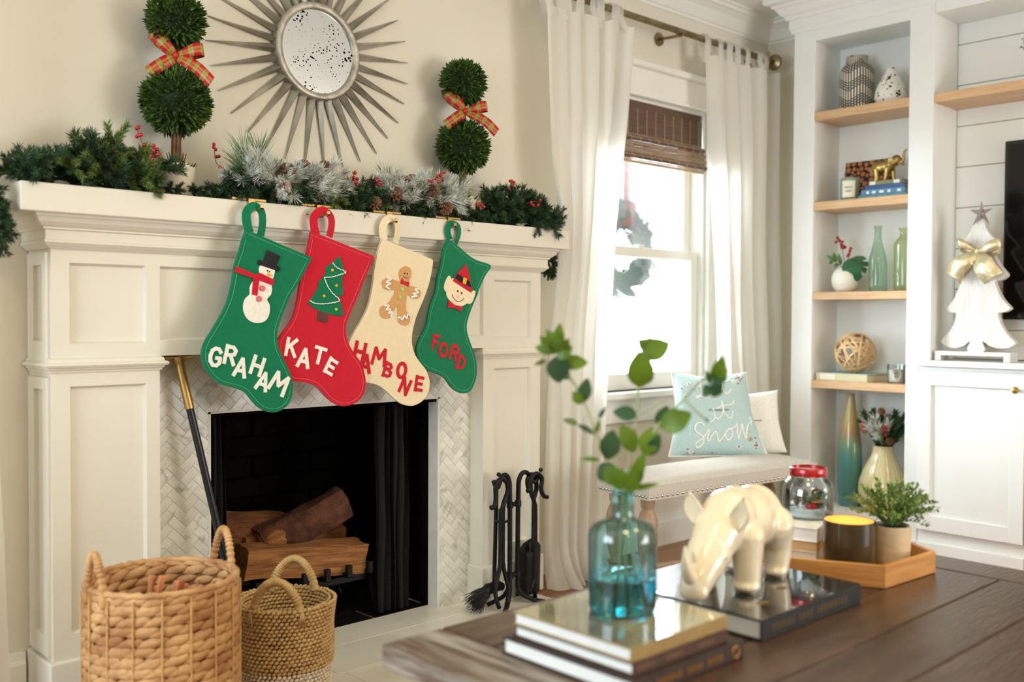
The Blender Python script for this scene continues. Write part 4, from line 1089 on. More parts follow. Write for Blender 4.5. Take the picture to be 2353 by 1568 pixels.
# tall upright branches seen on the left, and right-hand peaks
for (px, py, pz, d, s, me) in ((1.00,2.60,1.36,(-0.45,0,1.0),1.0,BR_Y[0]), (1.02,2.59,1.38,(-0.25,-0.2,0.9),0.95,BR_Y[1]), (0.97,2.585,1.37,(0.4,-0.3,0.7),0.8,BR_Y[2]), (1.04,2.57,1.36,(0.2,-0.5,0.6),0.75,BR_Y[1]),
        (0.99,2.56,1.35,(-0.7,-0.6,0.35),0.95,BR_Y[0]), (1.07,2.56,1.355,(-0.2,-0.8,-0.15),0.95,BR_Y[2]),
        (2.33,2.58,1.36,(0.1,0,1.0),0.85,BR_G[0]), (2.42,2.59,1.37,(0.2,0,1.0),0.85,BR_G[1]), (2.45,2.57,1.37,(0.8,-0.3,0.55),0.95,BR_G[2]), (2.38,2.55,1.35,(-0.5,-0.7,0.4),0.9,BR_G[3]), (2.50,2.55,1.345,(0.6,-0.7,-0.1),0.95,BR_G[0]), (2.46,2.50,1.345,(0.15,-0.35,-1.0),0.55,BR_G[1])):
    place(me, gl, (px, py, pz), d, s, px*20)
# ends hanging over the shelf
for (bx_, by_, zs, sg) in ((0.690, 2.535, (1.33,1.30,1.27,1.25,1.22,1.20), -1), (2.690, 2.655, (1.31,1.26,1.22,1.19), 1)):
    for z in zs:
        for k in range(4):
            a = rgG.uniform(0, 2*pi); d = (cos(a)*0.8 + (0.25*sg), sin(a)*0.6-0.25, -0.8+rgG.uniform(-0.2,0.6))
            if d[1] > 0: d = (d[0], -d[1], d[2])
            place(rgG.choice(BR_G), gl, (bx_ + (0.02*(1.33-z)/0.1 if sg < 0 else 0), by_, z), d, 0.55 if sg < 0 else 0.42, a)
def berry_cluster(parent, c, d, n=7, L=0.07, r=0.0055, seed=0):
    rg = random.Random(seed); c = Vector(c); d = Vector(d).normalized()
    pts = [c, c+d*L*0.5+Vector((0,0,0.006)), c+d*L]
    bs_ = [c + d*L*(0.25+0.75*i/(n-1)) + Vector((rg.uniform(-1,1), rg.uniform(-1,0.3), rg.uniform(-1,1)))*0.009 for i in range(n)]
    berry_sprig(parent, pts, bs_, r)
berry_cluster(gl, (1.080,2.49,1.385), (-0.05,-0.2,0.6), 10, 0.05, seed=1); berry_cluster(gl, (1.06,2.51,1.435), (-0.3,-0.1,0.6), 6, 0.05, seed=2)
berry_sprig(gl, [(1.335,2.57,1.38),(1.315,2.575,1.405),(1.295,2.58,1.43),(1.29,2.58,1.475)], [(1.332,2.568,1.386),(1.328,2.572,1.392),(1.312,2.573,1.410),(1.305,2.575,1.414),(1.318,2.57,1.406),(1.296,2.577,1.442),(1.303,2.577,1.444),(1.289,2.58,1.468),(1.294,2.578,1.462),(1.289,2.578,1.476)], 0.005)
berry_cluster(gl, (1.715,2.50,1.385), (-0.35,-0.1,0.6), 7, 0.055, seed=4); berry_cluster(gl, (1.795,2.50,1.39), (-0.2,0,0.5), 5, 0.03, seed=5)
berry_cluster(gl, (2.20,2.47,1.365), (-1,-0.1,0.1), 6, 0.05, seed=6); berry_cluster(gl, (2.40,2.48,1.395), (0.5,-0.1,0.05), 6, 0.06, seed=7); berry_cluster(gl, (2.36,2.52,1.445), (0.1,0,0.8), 5, 0.035, seed=8)
# ------------------------------------------------------------------ frosted sprays
def spray(label, x0, x1, cones, berries, seed):
    rg = random.Random(seed); xc = (x0+x1)/2
    t = thing('frosted_pine_spray', label, 'pine spray', (xc, 2.55, MZ1), 0, 'frosted sprays in the garland')
    n = int((x1-x0)/0.0125)
    for i in range(n):
        x = x0 + (x1-x0)*(i+0.5)/n; s = (x-xc)/((x1-x0)/2)
        for k in range(2):
            d = (s*0.9+rg.uniform(-0.6,0.6), -0.55+rg.uniform(-0.5,0.35), rg.uniform(-0.25,0.75))
            me = rg.choice(BR_F+BR_LF)
            place(me, t, (x, rg.uniform(2.525,2.585), MZ1+0.045+rg.uniform(0,0.035)), d, rg.uniform(0.55,0.8), rg.uniform(0,6))
    for (px, py, pz, d) in cones:
        o = place(CNF if rg.random() < 0.6 else CN, t, (px, py+0.012, pz), d, rg.uniform(0.82, 0.98)); o.name = 'pinecone'
        o.rotation_euler = Vector(d).to_track_quat('Z', 'Y').to_euler()
    for b in berries: berry_cluster(t, *b)
    return t
s1 = spray('frosted pine spray with brown pinecones on the mantel above the KATE stocking', 1.36, 1.64, [(1.445,2.462,1.362,(0.1,-1,-0.2)), (1.475,2.490,1.412,(-0.3,-0.8,0.5)), (1.535,2.505,1.432,(0.2,-0.9,0.3)), (1.575,2.490,1.410,(0.4,-0.9,0.2)), (1.605,2.505,1.436,(0.5,-0.6,0.6))], [], 3)
for (px, py, pz, d, s) in ((1.40,2.56,1.37,(-0.35,-0.1,1.0),1.15), (1.42,2.57,1.37,(-0.05,-0.1,1.0),1.1), (1.39,2.55,1.37,(-0.7,-0.3,0.8),1.0)): place(BR_L[0], s1, (px,py,pz), d, s)
s2 = spray('frosted pine spray with pinecones on the mantel above the HAMBONE stocking', 1.84, 2.10, [(1.84,2.475,1.378,(-0.2,-1,0.1)), (1.90,2.50,1.420,(-0.2,-0.8,0.6)), (1.935,2.51,1.430,(0.2,-0.8,0.7)), (1.99,2.480,1.400,(0.3,-0.9,0.3)), (2.035,2.465,1.350,(0.2,-1,-0.2)), (1.765,2.475,1.345,(0,-1,0.1))], [((1.95,2.48,1.415),(0.8,-0.1,0.35),8,0.08,0.005,11), ((2.02,2.50,1.45),(0.7,0,0.4),4,0.03,0.005,12)], 5)
for (px, py, pz, d, s) in ((2.05,2.55,1.38,(0.8,-0.2,0.55),1.15), (2.06,2.56,1.37,(0.9,-0.1,0.35),1.1), (2.00,2.56,1.38,(0.6,-0.1,0.8),1.0), (1.88,2.56,1.38,(-0.3,0,1.0),0.8)): place(BR_L[1], s2, (px,py,pz), d, s)

# ================================================================== ball topiaries
LEAF = pm('boxwood_leaf', (38,64,20), 0.5, col2=(84,114,38), nscale=60, ndet=2)
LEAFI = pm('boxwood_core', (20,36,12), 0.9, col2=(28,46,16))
POTW = pm('cream_pot', (226,216,196), 0.6, col2=(216,205,184), nscale=14, bump=0.1)
PLAID = bpy.data.materials.new('plaid_ribbon'); PLAID.use_nodes = True
N_, L_, b_, o_ = nodes(PLAID); b_.inputs['Roughness'].default_value = 0.45
uv = N_.new('ShaderNodeUVMap'); sp_ = N_.new('ShaderNodeSeparateXYZ'); L_.new(uv.outputs['UV'], sp_.inputs[0])
def cramp(stops):
    r = N_.new('ShaderNodeValToRGB'); r.color_ramp.interpolation = 'CONSTANT'
    while len(r.color_ramp.elements) < len(stops): r.color_ramp.elements.new(0.5)
    for e, (p, c) in zip(r.color_ramp.elements, stops): e.position = p; e.color = lin(c)
    return r
RD, GN, YL, OR = (178,24,32), (128,146,52), (208,180,88), (184,52,42)
r1 = cramp([(0,RD),(0.20,OR),(0.28,YL),(0.31,GN),(0.45,RD),(0.55,GN),(0.68,YL),(0.71,OR),(0.80,RD)])
L_.new(sp_.outputs['X'], r1.inputs['Fac'])
fr_ = N_.new('ShaderNodeMath'); fr_.operation = 'FRACT'; mu = N_.new('ShaderNodeMath'); mu.operation = 'MULTIPLY'; mu.inputs[1].default_value = 1.0
L_.new(sp_.outputs['Y'], mu.inputs[0]); L_.new(mu.outputs[0], fr_.inputs[0])
r2 = cramp([(0,RD),(0.28,RD),(0.33,YL),(0.37,GN),(0.62,GN),(0.66,YL),(0.70,RD)])
L_.new(fr_.outputs[0], r2.inputs['Fac'])
mxp = N_.new('ShaderNodeMixRGB'); mxp.inputs[0].default_value = 0.5; L_.new(r1.outputs[0], mxp.inputs[1]); L_.new(r2.outputs[0], mxp.inputs[2]); L_.new(mxp.outputs[0], b_.inputs['Base Color'])
def ribbon(name, pts, width, wdir, mat, parent, n=6, th=0.0008, vs_=30.0, taper=None):
    """flat ribbon with UVs; wdir: width direction per control point (or one)"""
    P = cat_rom(pts, n); m_ = len(P)
    wd = cat_rom(wdir, n) if hasattr(wdir[0], '__len__') else [Vector(wdir)]*m_
    vs = []; L = 0; uvv = []
    for i, q in enumerate(P):
        if i: L += (q-P[i-1]).length
        w_ = wd[min(i, len(wd)-1)].normalized()*width/2*(taper(i/(m_-1)) if taper else 1)
        vs += [q-w_, q+w_]; uvv += [(0, L*vs_), (1, L*vs_)]
    fs = [(2*i, 2*i+1, 2*i+3, 2*i+2) for i in range(m_-1)]
    off = wloc(parent)
    me = bpy.data.meshes.new(name); me.from_pydata([tuple(v-off) for v in vs], [], fs)
    ul = me.uv_layers.new(name='UVMap')
    for p in me.polygons:
        p.use_smooth = True
        for li in p.loop_indices: ul.data[li].uv = uvv[me.loops[li].vertex_index]
    me.materials.append(mat)
    o = bpy.data.objects.new(name, me); COL.objects.link(o); o.parent = parent
    md = o.modifiers.new('solid', 'SOLIDIFY'); md.thickness = th; md.offset = 0
    return o
def leaf_ball(c, R, nleaf, seed, parent, squash=1.0):
    rg = random.Random(seed); c = Vector(c); mb = MB()
    ga = pi*(3-sqrt(5))
    for i in range(nleaf):
        zz = 1-2*(i+0.5)/nleaf; rr = sqrt(1-zz*zz); a = ga*i
        nrm = Vector((rr*cos(a), rr*sin(a), zz))
        nrm = (nrm + Vector((rg.uniform(-1,1), rg.uniform(-1,1), rg.uniform(-1,1)))*0.28).normalized()
        base = c + nrm*R*rg.uniform(0.68, 0.82)
        d = (nrm + Vector((rg.uniform(-1,1), rg.uniform(-1,1), rg.uniform(-0.6,1)))*0.42).normalized()
        L = R*rg.uniform(0.26, 0.36) if R > 0.05 else R*0.5
        L = rg.uniform(0.020, 0.029)
        s = d.cross(Vector((rg.uniform(-1,1), rg.uniform(-1,1), rg.uniform(-1,1))))
        if s.length < 1e-3: continue
        s.normalize(); s *= 0.0040; up = s.cross(d).normalized()*0.0016
        m1 = base + d*L*0.55
        mb.add([base, m1-s+up, base+d*L, m1+s+up, m1-up], [(0,4,2,1),(0,3,2,4)])
    o = part('leaf_ball', mb, LEAF, parent, kind='stuff', recalc=False)
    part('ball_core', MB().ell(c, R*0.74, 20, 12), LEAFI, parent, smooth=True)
    return o
def topiary(lab, x, y, flip, seed):
    t = thing('ball_topiary', lab, 'topiary', (x, y, MZ1), 0, 'pair of ball topiaries')
    zp = MZ1
    part('pot', MB().lathe([(0.034,0.001),(0.040,0.02),(0.046,0.055),(0.050,0.088),(0.050,0.096),(0.045,0.096),(0.043,0.080),(0.001,0.078)], 36, (x,y,zp)), POTW, t, smooth=radians(40))
    rg = random.Random(seed); mo = MB()
    for i in range(140):
        a = rg.random()*2*pi; r = 0.046*sqrt(rg.random()); b = Vector((x+r*cos(a), y+r*sin(a), zp+0.082))
        d = Vector((cos(a)*0.7, sin(a)*0.7, rg.uniform(0.3,1.0))).normalized(); s = d.cross(Vector((0,0,1))).normalized()*0.004
        L = rg.uniform(0.018,0.028); mo.add([b-s*0.4, b+s*0.4, b+d*L*0.6+s, b+d*L, b+d*L*0.6-s], [(0,1,2,3,4)])
    part('moss', mo, LEAF, t, kind='stuff', recalc=False)
    tr = MB()
    for i in range(7):
        a = 2*pi*i/7
        tr.tube([(x+0.011*cos(a), y+0.011*sin(a), zp+0.08), (x+0.008*cos(a+0.5), y+0.008*sin(a+0.5), zp+0.26), (x+0.007*cos(a+1), y+0.007*sin(a+1), zp+0.44)], 0.0042, 5)
    for i in range(8):
        a = 2*pi*i/8+0.3; tr.tube([(x+0.012*cos(a), y+0.012*sin(a), zp+0.08), (x+0.026*cos(a), y+0.026*sin(a), zp+0.128)], [0.002,0.0012], 4)
    part('twig_stem', tr, BARK, t)
    z1, z2 = 1.585, 1.803
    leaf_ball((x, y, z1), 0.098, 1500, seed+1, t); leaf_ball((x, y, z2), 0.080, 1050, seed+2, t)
    # plaid bow tied round the stem between the balls; facing the room
    R_ = Vector((0.73, -0.68, 0)); F_ = Vector((-0.40, -0.92, 0)); U_ = Vector((0,0,1))
    k0 = Vector((x, y, 1.703)) + F_*0.022
    def Q(r, u, f): return k0 + R_*r + U_*u + F_*f
    bow = part('plaid_bow', MB().ell(k0+F_*0.006, (0.010,0.010,0.011), 10, 8), PLAID, t, smooth=True)
    def rb(pts, wd, w=0.034, tp=None):
        r_ = ribbon('ribbon', pts, w, wd, PLAID, t, taper=tp)
        return r_
    th = lambda f: 0.35+0.65*min(1, 4*min(f, 1-f))
    rb([Q(0,0,0.004), Q(-0.022,0.018,0.020), Q(-0.050,0.045,0.022), Q(-0.064,0.062,0.006), Q(-0.052,0.052,-0.010), Q(-0.022,0.018,-0.004), Q(0,0,0.002)], [(R_*0.75+U_*0.66)*1.0]*7, 0.036, th)
    rb([Q(0,0,0.004), Q(0.028,0.006,0.022), Q(0.060,0.014,0.022), Q(0.074,0.014,0.006), Q(0.058,0.012,-0.010), Q(0.026,0.004,-0.004), Q(0,0,0.002)], [(U_*1.0-R_*0.15)]*7, 0.034, th)
    tp2 = lambda f: 0.4+0.6*min(1, 5*f)
    rb([Q(0,-0.002,0.006), Q(-0.024,-0.018,0.020), Q(-0.050,-0.036,0.034), Q(-0.076,-0.056,0.040)], [(R_*0.5-U_*0.85)]*4, 0.036, tp2)
    rb([Q(0,-0.002,0.006), Q(0.028,-0.020,0.026), Q(0.060,-0.048,0.050), Q(0.092,-0.082,0.052)], [(R_*0.55+U_*0.8)]*4, 0.032, tp2)
    return t
topiary('double-ball boxwood topiary with plaid bow at the left of the sunburst mirror', 1.196, 2.612, 1, 100)
topiary('double-ball boxwood topiary with plaid bow between the sunburst mirror and the curtain', 2.222, 2.612, 1, 200)
# ================================================================== curtain rod and panels
ROD = pm('antique_brass_rod', (150,134,98), 0.35, metal=0.9, col2=(120,106,76), nscale=20)
rd = thing('curtain_rod', 'antique brass curtain rod with disc finial above the window', 'curtain rod', (3.3, 2.60, 2.215))
part('rod', MB().tube([(2.40, 2.60, 2.215), (4.135, 2.60, 2.215)], 0.0135, 16), ROD, rd, smooth=radians(50))
fin = MB().tube([(4.130, 2.60, 2.215), (4.136, 2.60, 2.215), (4.140, 2.60, 2.215), (4.150, 2.60, 2.215), (4.156, 2.60, 2.215), (4.162, 2.60, 2.215)], [0.016, 0.026, 0.036, 0.038, 0.030, 0.014], 24)
part('finial', fin, ROD, rd, smooth=radians(50))
for bx_ in (2.48, 3.42, 4.06):
    part('bracket', MB().bar((bx_, YW-0.002, 2.205), (bx_, 2.60, 2.198), 0.012, 0.010).tube([(bx_, YW-0.002, 2.205), (bx_, YW-0.010, 2.205)], 0.028, 16).tube(cat_rom([(bx_, 2.585, 2.200), (bx_, 2.600, 2.196), (bx_, 2.618, 2.205), (bx_, 2.620, 2.225)], 4), 0.005, 6), ROD, rd)
part('bracket_screw', MB().ell((4.06, 2.578, 2.237), 0.009), BRASS, rd, smooth=True)
CURT = cloth('white_cotton_curtain', (246,244,238), 0.55, bump=0.06, bscale=700)
def curtain(label, X0, X1, nf, y0, amp, zt, tabs, seed, puddle=0.0, zs=None, zb=0.004, group='white tab-top curtains'):
    """X0/X1: [(z, x)] of both edges; nf folds"""
    rg = random.Random(seed); cx = (X0[0][1]+X1[0][1])/2
    t = thing('curtain', label, 'curtain', (cx, y0, 0.0), 0, group)
    za = [a for a, _ in X0][::-1]; xa = [b for _, b in X0][::-1]; zb_ = [a for a, _ in X1][::-1]; xb = [b for _, b in X1][::-1]
    ph = [rg.uniform(0, 6) for _ in range(4)]
    def fn(u, v):
        z = zt + (zb-zt)*v
        uu = u + 0.018*sin(7*u+ph[0]) + 0.012*sin(3*v+9*u+ph[1])
        x = float(np.interp(z, za, xa)); x2 = float(np.interp(z, zb_, xb))
        xx = x + (x2-x)*u
        A = amp*(0.45+0.75*(0.5+0.5*sin(5.3*u+ph[0]))+ 0.25*v)
        s = sin(2*pi*nf*uu + 1.1*sin(2.2*v+ph[3])+0.9*sin(4.1*u+ph[2])); s = (abs(s)**0.75)*(1 if s > 0 else -1)
        y = y0 + A*s + 0.22*A*sin(2*pi*nf*1.7*uu+ph[1]+2*v) + 0.006*sin(v*11+u*5)
        xx += 0.012*cos(2*pi*nf*uu)
        if puddle and z < 0.16:
            k = (0.16-z)/0.16; y -= puddle*k*k*(1+0.5*sin(9*u+ph[2])); xx -= 0.02*k*k
        zz = z
        if v == 0: zz = z - 0.006*(1-cos(2*pi*tabs*u))*0.8
        return (xx, y, zz)
    mb = MB(); mb.grid(nf*16+1, 64, fn)
    part('cloth', mb, CURT, t, smooth=True, recalc=False)
    hem = MB(); 
    for k in range(tabs):
        u = (k+0.5)/tabs
        x, y, z = fn(u, 0.0); w_ = 0.021
        P = [(y, zt-0.035), (2.60-0.018, 2.185), (2.60-0.019, 2.215), (2.60-0.012, 2.2325), (2.60, 2.2365), (2.60+0.012, 2.2325), (2.60+0.019, 2.215), (2.60+0.016, 2.18), (y+0.006, zt-0.035)]
        q = cat_rom([(0, a, b) for a, b in P], 3)
        tb = MB(); vs = []
        sl = rg.uniform(-0.008, 0.008)
        for i, v_ in enumerate(q):
            f_ = sin(pi*i/(len(q)-1))
            vs += [(x-w_+sl*f_, v_.y, v_.z), (x+w_+sl*f_, v_.y+0.004*sin(k*2), v_.z)]
        tb.add(vs, [(2*i, 2*i+1, 2*i+3, 2*i+2) for i in range(len(q)-1)])
        part('tab', tb, CURT, t, smooth=True, recalc=False)
    return t
curtain('white tab-top curtain panel between the mantel and the window', [(2.15,2.565),(1.6,2.60),(1.36,2.642),(1.20,2.642),(0.9,2.605),(0.25,2.580),(0.0,2.58)], [(2.15,3.055),(1.74,3.03),(1.29,2.965),(0.88,2.935),(0.0,2.91)], 5, 2.57, 0.022, 2.150, 8, 5, puddle=0.075)
curtain('white tab-top curtain panel between the window and the bookcase', [(2.15,3.565),(1.44,3.62),(0.75,3.70),(0.2,3.74),(0.0,3.74)], [(2.15,4.10),(1.27,4.125),(0.45,4.165),(0.0,4.17)], 5, 2.575, 0.020, 2.150, 7, 9)
cl = curtain('pale curtain panel at the far left edge beside the mantel', [(2.2,0.28),(0.0,0.25)], [(2.2,0.715),(1.75,0.716),(1.336,0.708),(1.17,0.711),(0.93,0.717),(0.648,0.726),(0.446,0.736),(0.18,0.743),(0.0,0.745)], 4, 2.56, 0.026, 2.150, 5, 13, group='white tab-top curtains')
rd2 = thing('curtain_rod', 'brass curtain rod carrying the far left curtain panel', 'curtain rod', (0.3, 2.60, 2.215))
part('rod', MB().tube([(-0.75, 2.60, 2.215), (0.72, 2.60, 2.215)], 0.0135, 14), ROD, rd2, smooth=radians(50))
part('bracket', MB().bar((0.69, YW-0.002, 2.205), (0.69, 2.60, 2.2), 0.012, 0.010).tube([(0.69, YW-0.002, 2.205), (0.69, YW-0.010, 2.205)], 0.028, 16), ROD, rd2)

# ================================================================== woven wood roman shade
SLAT = pm('shade_slat', (112,84,66), 0.6, col2=(74,54,44), nscale=4, ndet=4, stretch=(2,60,60), fac=(0.35,0.65))
SLATP = pm('shade_slat_pale', (168,148,126), 0.6, col2=(120,100,82), nscale=4, stretch=(2,60,60))
THRD = pm('shade_thread', (196,176,140), 0.8, col2=(180,160,124), nscale=60)
sd = thing('woven_wood_shade', 'brown woven-wood roman shade folded up at the top of the window', 'window shade', (3.35, 2.735, 1.92))
sx0, sx1 = 2.952, 3.748
part('headrail', MB().box(sx0, sx1, 2.728, 2.744, 1.895, 1.921), SLAT, sd)
sl = MB(); slp = MB(); z = 1.890; i = 0
path = []
while z > 1.775: path.append((2.724, z)); z -= 0.0065
# four soft folds stacked below
for f_ in range(4):
    zt = 1.775 - f_*0.026
    for k in range(7):
        a = pi*k/6; path.append((2.724 - 0.020*sin(a) - 0.004*f_, zt - 0.034*k/6))
rs = random.Random(8)
for i, (y, z) in enumerate(path):
    (slp if (i > 15 and rs.random() < 0.45) else sl).box(sx0+rs.uniform(0,0.002), sx1-rs.uniform(0,0.002), y-0.0016, y+0.0006, z-0.0031, z+0.0031)
part('slats', sl, SLAT, sd, kind='stuff'); part('pale_slats', slp, SLATP, sd, kind='stuff')
for k in range(13):
    x = sx0+0.03+k*0.0613
    part('warp_thread', MB().tube([(x, y-0.0026, z) for y, z in path], 0.0016, 4, caps=False), THRD, sd)
part('bottom_bar', MB().box(sx0, sx1, 2.712, 2.722, 1.655, 1.668), THRD, sd, bev=0.002)
part('pull_cord', MB().tube(cat_rom([(3.70, 2.70, 1.90), (3.70, 2.698, 1.60), (3.712, 2.70, 1.2), (3.735, 2.69, 0.95), (3.75, 2.68, 0.74)], 5), 0.0012, 5), pm('cord_grey', (150,158,150), 0.8, col2=(140,148,140)), sd)
part('cord_tassel', MB().lathe([(0.003,0.03),(0.007,0.0),(0.003,-0.006)], 10, (3.75, 2.68, 0.72), capt=True), SLATP, sd)

# ================================================================== wreath outside the glass
wr = thing('pine_wreath', 'round pine wreath on a red ribbon hanging outside the window', 'wreath', (3.40, 2.90, 1.09))
WRG = pm('wreath_green', (16,54,44), 0.8, col2=(28,72,58), nscale=20, objvar=0.2)
BR_W = needle_mesh('wreath_branch', 0.075, 130, 0.034, 0.85, WRG, 61, thick=0.0018)
rg = random.Random(9); wc = Vector((3.405, 2.90, 1.30)); WR = 0.150
part('wreath_ring', MB().tube([wc + Vector((WR*cos(2*pi*k/40), 0, WR*sin(2*pi*k/40))) for k in range(40)], 0.018, 8, closed=True), WRG, wr)
for k in range(240):
    a = 2*pi*k/240; r = WR + rg.uniform(-0.03, 0.03); b = rg.uniform(0, 2*pi)
    d = Vector((-sin(a)*0.8+cos(a)*0.7*cos(b), 0.5*sin(b), cos(a)*0.8+sin(a)*0.7*cos(b)))
    place(BR_W, wr, wc + Vector((r*cos(a), rg.uniform(-0.015,0.015), r*sin(a))), d, rg.uniform(0.7,0.95), b)
RIB = pm('red_ribbon', (206,34,44), 0.5, col2=(190,26,38))
part('hanging_ribbon', MB().bar((3.435, 2.905, 1.42), (3.445, 2.905, 1.92), 0.045, 0.002, up=(0,1,0)), RIB, wr)
part('ribbon_loop', MB().bar((3.400, 2.862, 1.415), (3.436, 2.862, 1.52), 0.05, 0.002, up=(0,1,0)), RIB, wr)

# ================================================================== upholstered bench
LINEN = pm('grey_linen', (208,204,195), 0.95, col2=(196,191,181), nscale=260, ndet=2, bump=0.25, bscale=600, sheen=0.2, spec=0.1)
BWOOD = pm('weathered_oak', (176,150,122), 0.6, col2=(154,128,102), nscale=8, ndet=5, stretch=(10,10,1), bump=0.15, bscale=30)
BL, BD = 0.93, 0.255
be = thing('upholstered_bench', 'linen upholstered bench with nailhead trim and turned legs under the window', 'bench', (3.075, 2.172, 0.0), radians(-5.5))
z0, z1 = 0.388, 0.448
def cush(u, v):
    return None
mb = MB(); nx, ny = 40, 20
def cz(a, b):
    ex = min(1.0, (1-abs(a))*9); ey = min(1.0, (1-abs(b))*5)
    return z1 - 0.012*(1-ex)**2 - 0.012*(1-ey)**2 + 0.026*(1-a**4)*(1-b**2)
top = lambda u, v: ((u-0.5)*BL, (v-0.5)*BD, cz(2*u-1, 2*v-1))
mb.grid(nx, ny, top)
mb.box(-BL/2, BL/2, -BD/2, BD/2, z0, z1-0.012)
part('cushion', mb, LINEN, be, local=True, smooth=radians(40))
part('welt', MB().tube([(-BL/2,-BD/2,z0+0.001),(BL/2,-BD/2,z0+0.001),(BL/2,BD/2,z0+0.001),(-BL/2,BD/2,z0+0.001)], 0.0022, 6, closed=True), LINEN, be, local=True)
nh = MB().ell((0,0,0), (0.0062,0.0062,0.0045), 10, 6).mesh('nailhead', smooth=True); nh.materials.append(SILV)
nn = 37
for k in range(nn):
    x = -BL/2 + 0.012 + (BL-0.024)*k/(nn-1)
    link('nailhead', nh, None, be, (x, -BD/2-0.0008, z0+0.011), rot=(pi/2,0,0))
for k in range(15):
    y = -BD/2 + 0.014 + (BD-0.028)*k/14
    link('nailhead', nh, None, be, (-BL/2-0.0008, y, z0+0.011), rot=(0,-pi/2,0))
lp = [(0.016,0.0),(0.022,0.008),(0.025,0.03),(0.018,0.048),(0.024,0.056),(0.018,0.066),(0.027,0.078),(0.027,0.115),(0.020,0.13),(0.026,0.138),(0.019,0.15),(0.024,0.165),(0.031,0.20),(0.034,0.235),(0.035,0.262),(0.037,0.268),(0.037,0.276),(0.033,0.281),(0.036,0.292),(0.034,0.312),(0.026,0.335),(0.019,0.348),(0.024,0.356),(0.026,0.388)]
lg = MB().lathe(lp, 24, capt=True).mesh('leg', smooth=radians(50)); lg.materials.append(BWOOD)
for sx_ in (-1, 1):
    for sy_ in (-1, 1): link('leg', lg, None, be, (sx_*(BL/2-0.045), sy_*(BD/2-0.05), 0.0))
part('stretcher', MB().tube(cat_rom([(-BL/2+0.045, -BD/2+0.05, 0.097), (-0.28, -0.05, 0.097), (0, 0.0, 0.097), (0.28, 0.05, 0.097), (BL/2-0.045, BD/2-0.05, 0.097)], 6), 0.015, 8), BWOOD, be, local=True, smooth=True)
part('stretcher', MB().tube(cat_rom([(-BL/2+0.045, BD/2-0.05, 0.097), (-0.28, 0.05, 0.097), (0, 0.0, 0.099), (0.28, -0.05, 0.097), (BL/2-0.045, -BD/2+0.05, 0.097)], 6), 0.015, 8), BWOOD, be, local=True, smooth=True)

# ================================================================== pillows
def pillow_pt(a, b, wt, wb, h, th, side, flap=0.0):
    """a,b in -1..1; returns local (x across, y depth, z up)"""
    f = (1-abs(a)**2.6)*(1-abs(b)**2.6)
    wd = (wb+(wt-wb)*(b+1)/2)/2
    pinch = 1-0.15*(1-abs(b))**0.7*abs(a)**3
    px = a*wd*pinch
    pz = (b+1)/2*h*(1-0.07*(1-abs(a))**0.7*(1 if b > 0 else 0))
    return (px, side*th/2*max(f, 0)**0.55, pz)
def pillow(name, label, loc, yaw, lean, wt, wb, h, th, mat, piping=None):
    t = thing(name, label, 'pillow', loc, 0); t.rotation_euler = Euler((lean, 0, yaw), 'ZXY' if False else 'XYZ')
    t.rotation_euler = (Matrix.Rotation(yaw, 4, 'Z') @ Matrix.Rotation(lean, 4, 'X')).to_euler()
    mb = MB(); n = 36
    for s in (-1, 1):
        mb.grid(n, n, lambda u, v: pillow_pt(2*u-1, 2*v-1, wt, wb, h, th, s))
    o = link('cover', mb.mesh('cover', smooth=True), mat, t)
    if piping:
        loop = []
        for k in range(40): loop.append(pillow_pt(-1+2*k/40, -1, wt, wb, h, th, 1))
        for k in range(40): loop.append(pillow_pt(1, -1+2*k/40, wt, wb, h, th, 1))
        for k in range(40): loop.append(pillow_pt(1-2*k/40, 1, wt, wb, h, th, 1))
        for k in range(40): loop.append(pillow_pt(-1, 1-2*k/40, wt, wb, h, th, 1))
        part('piping', MB().tube(loop, 0.0028, 6, closed=True), piping, t, local=True, smooth=True)
    return t
PBLUE = pm('pale_blue_linen', (190,214,214), 0.95, col2=(178,204,205), nscale=200, bump=0.3, bscale=500, spec=0.1)
PWHITE = pm('white_cotton', (240,238,232), 0.95, col2=(232,230,224), nscale=120, bump=0.25, bscale=300, spec=0.1)
THW = pm('white_cord', (248,246,240), 0.8, col2=(240,238,230), nscale=90)
pw, ph_, pt_ = 0.355, 0.345, 0.135
bp = pillow('snow_pillow', 'pale blue pillow embroidered Let it Snow on the bench', (3.240, 2.262, 0.462), radians(-37), radians(-22), 0.310, 0.400, ph_, pt_, PBLUE, THW)
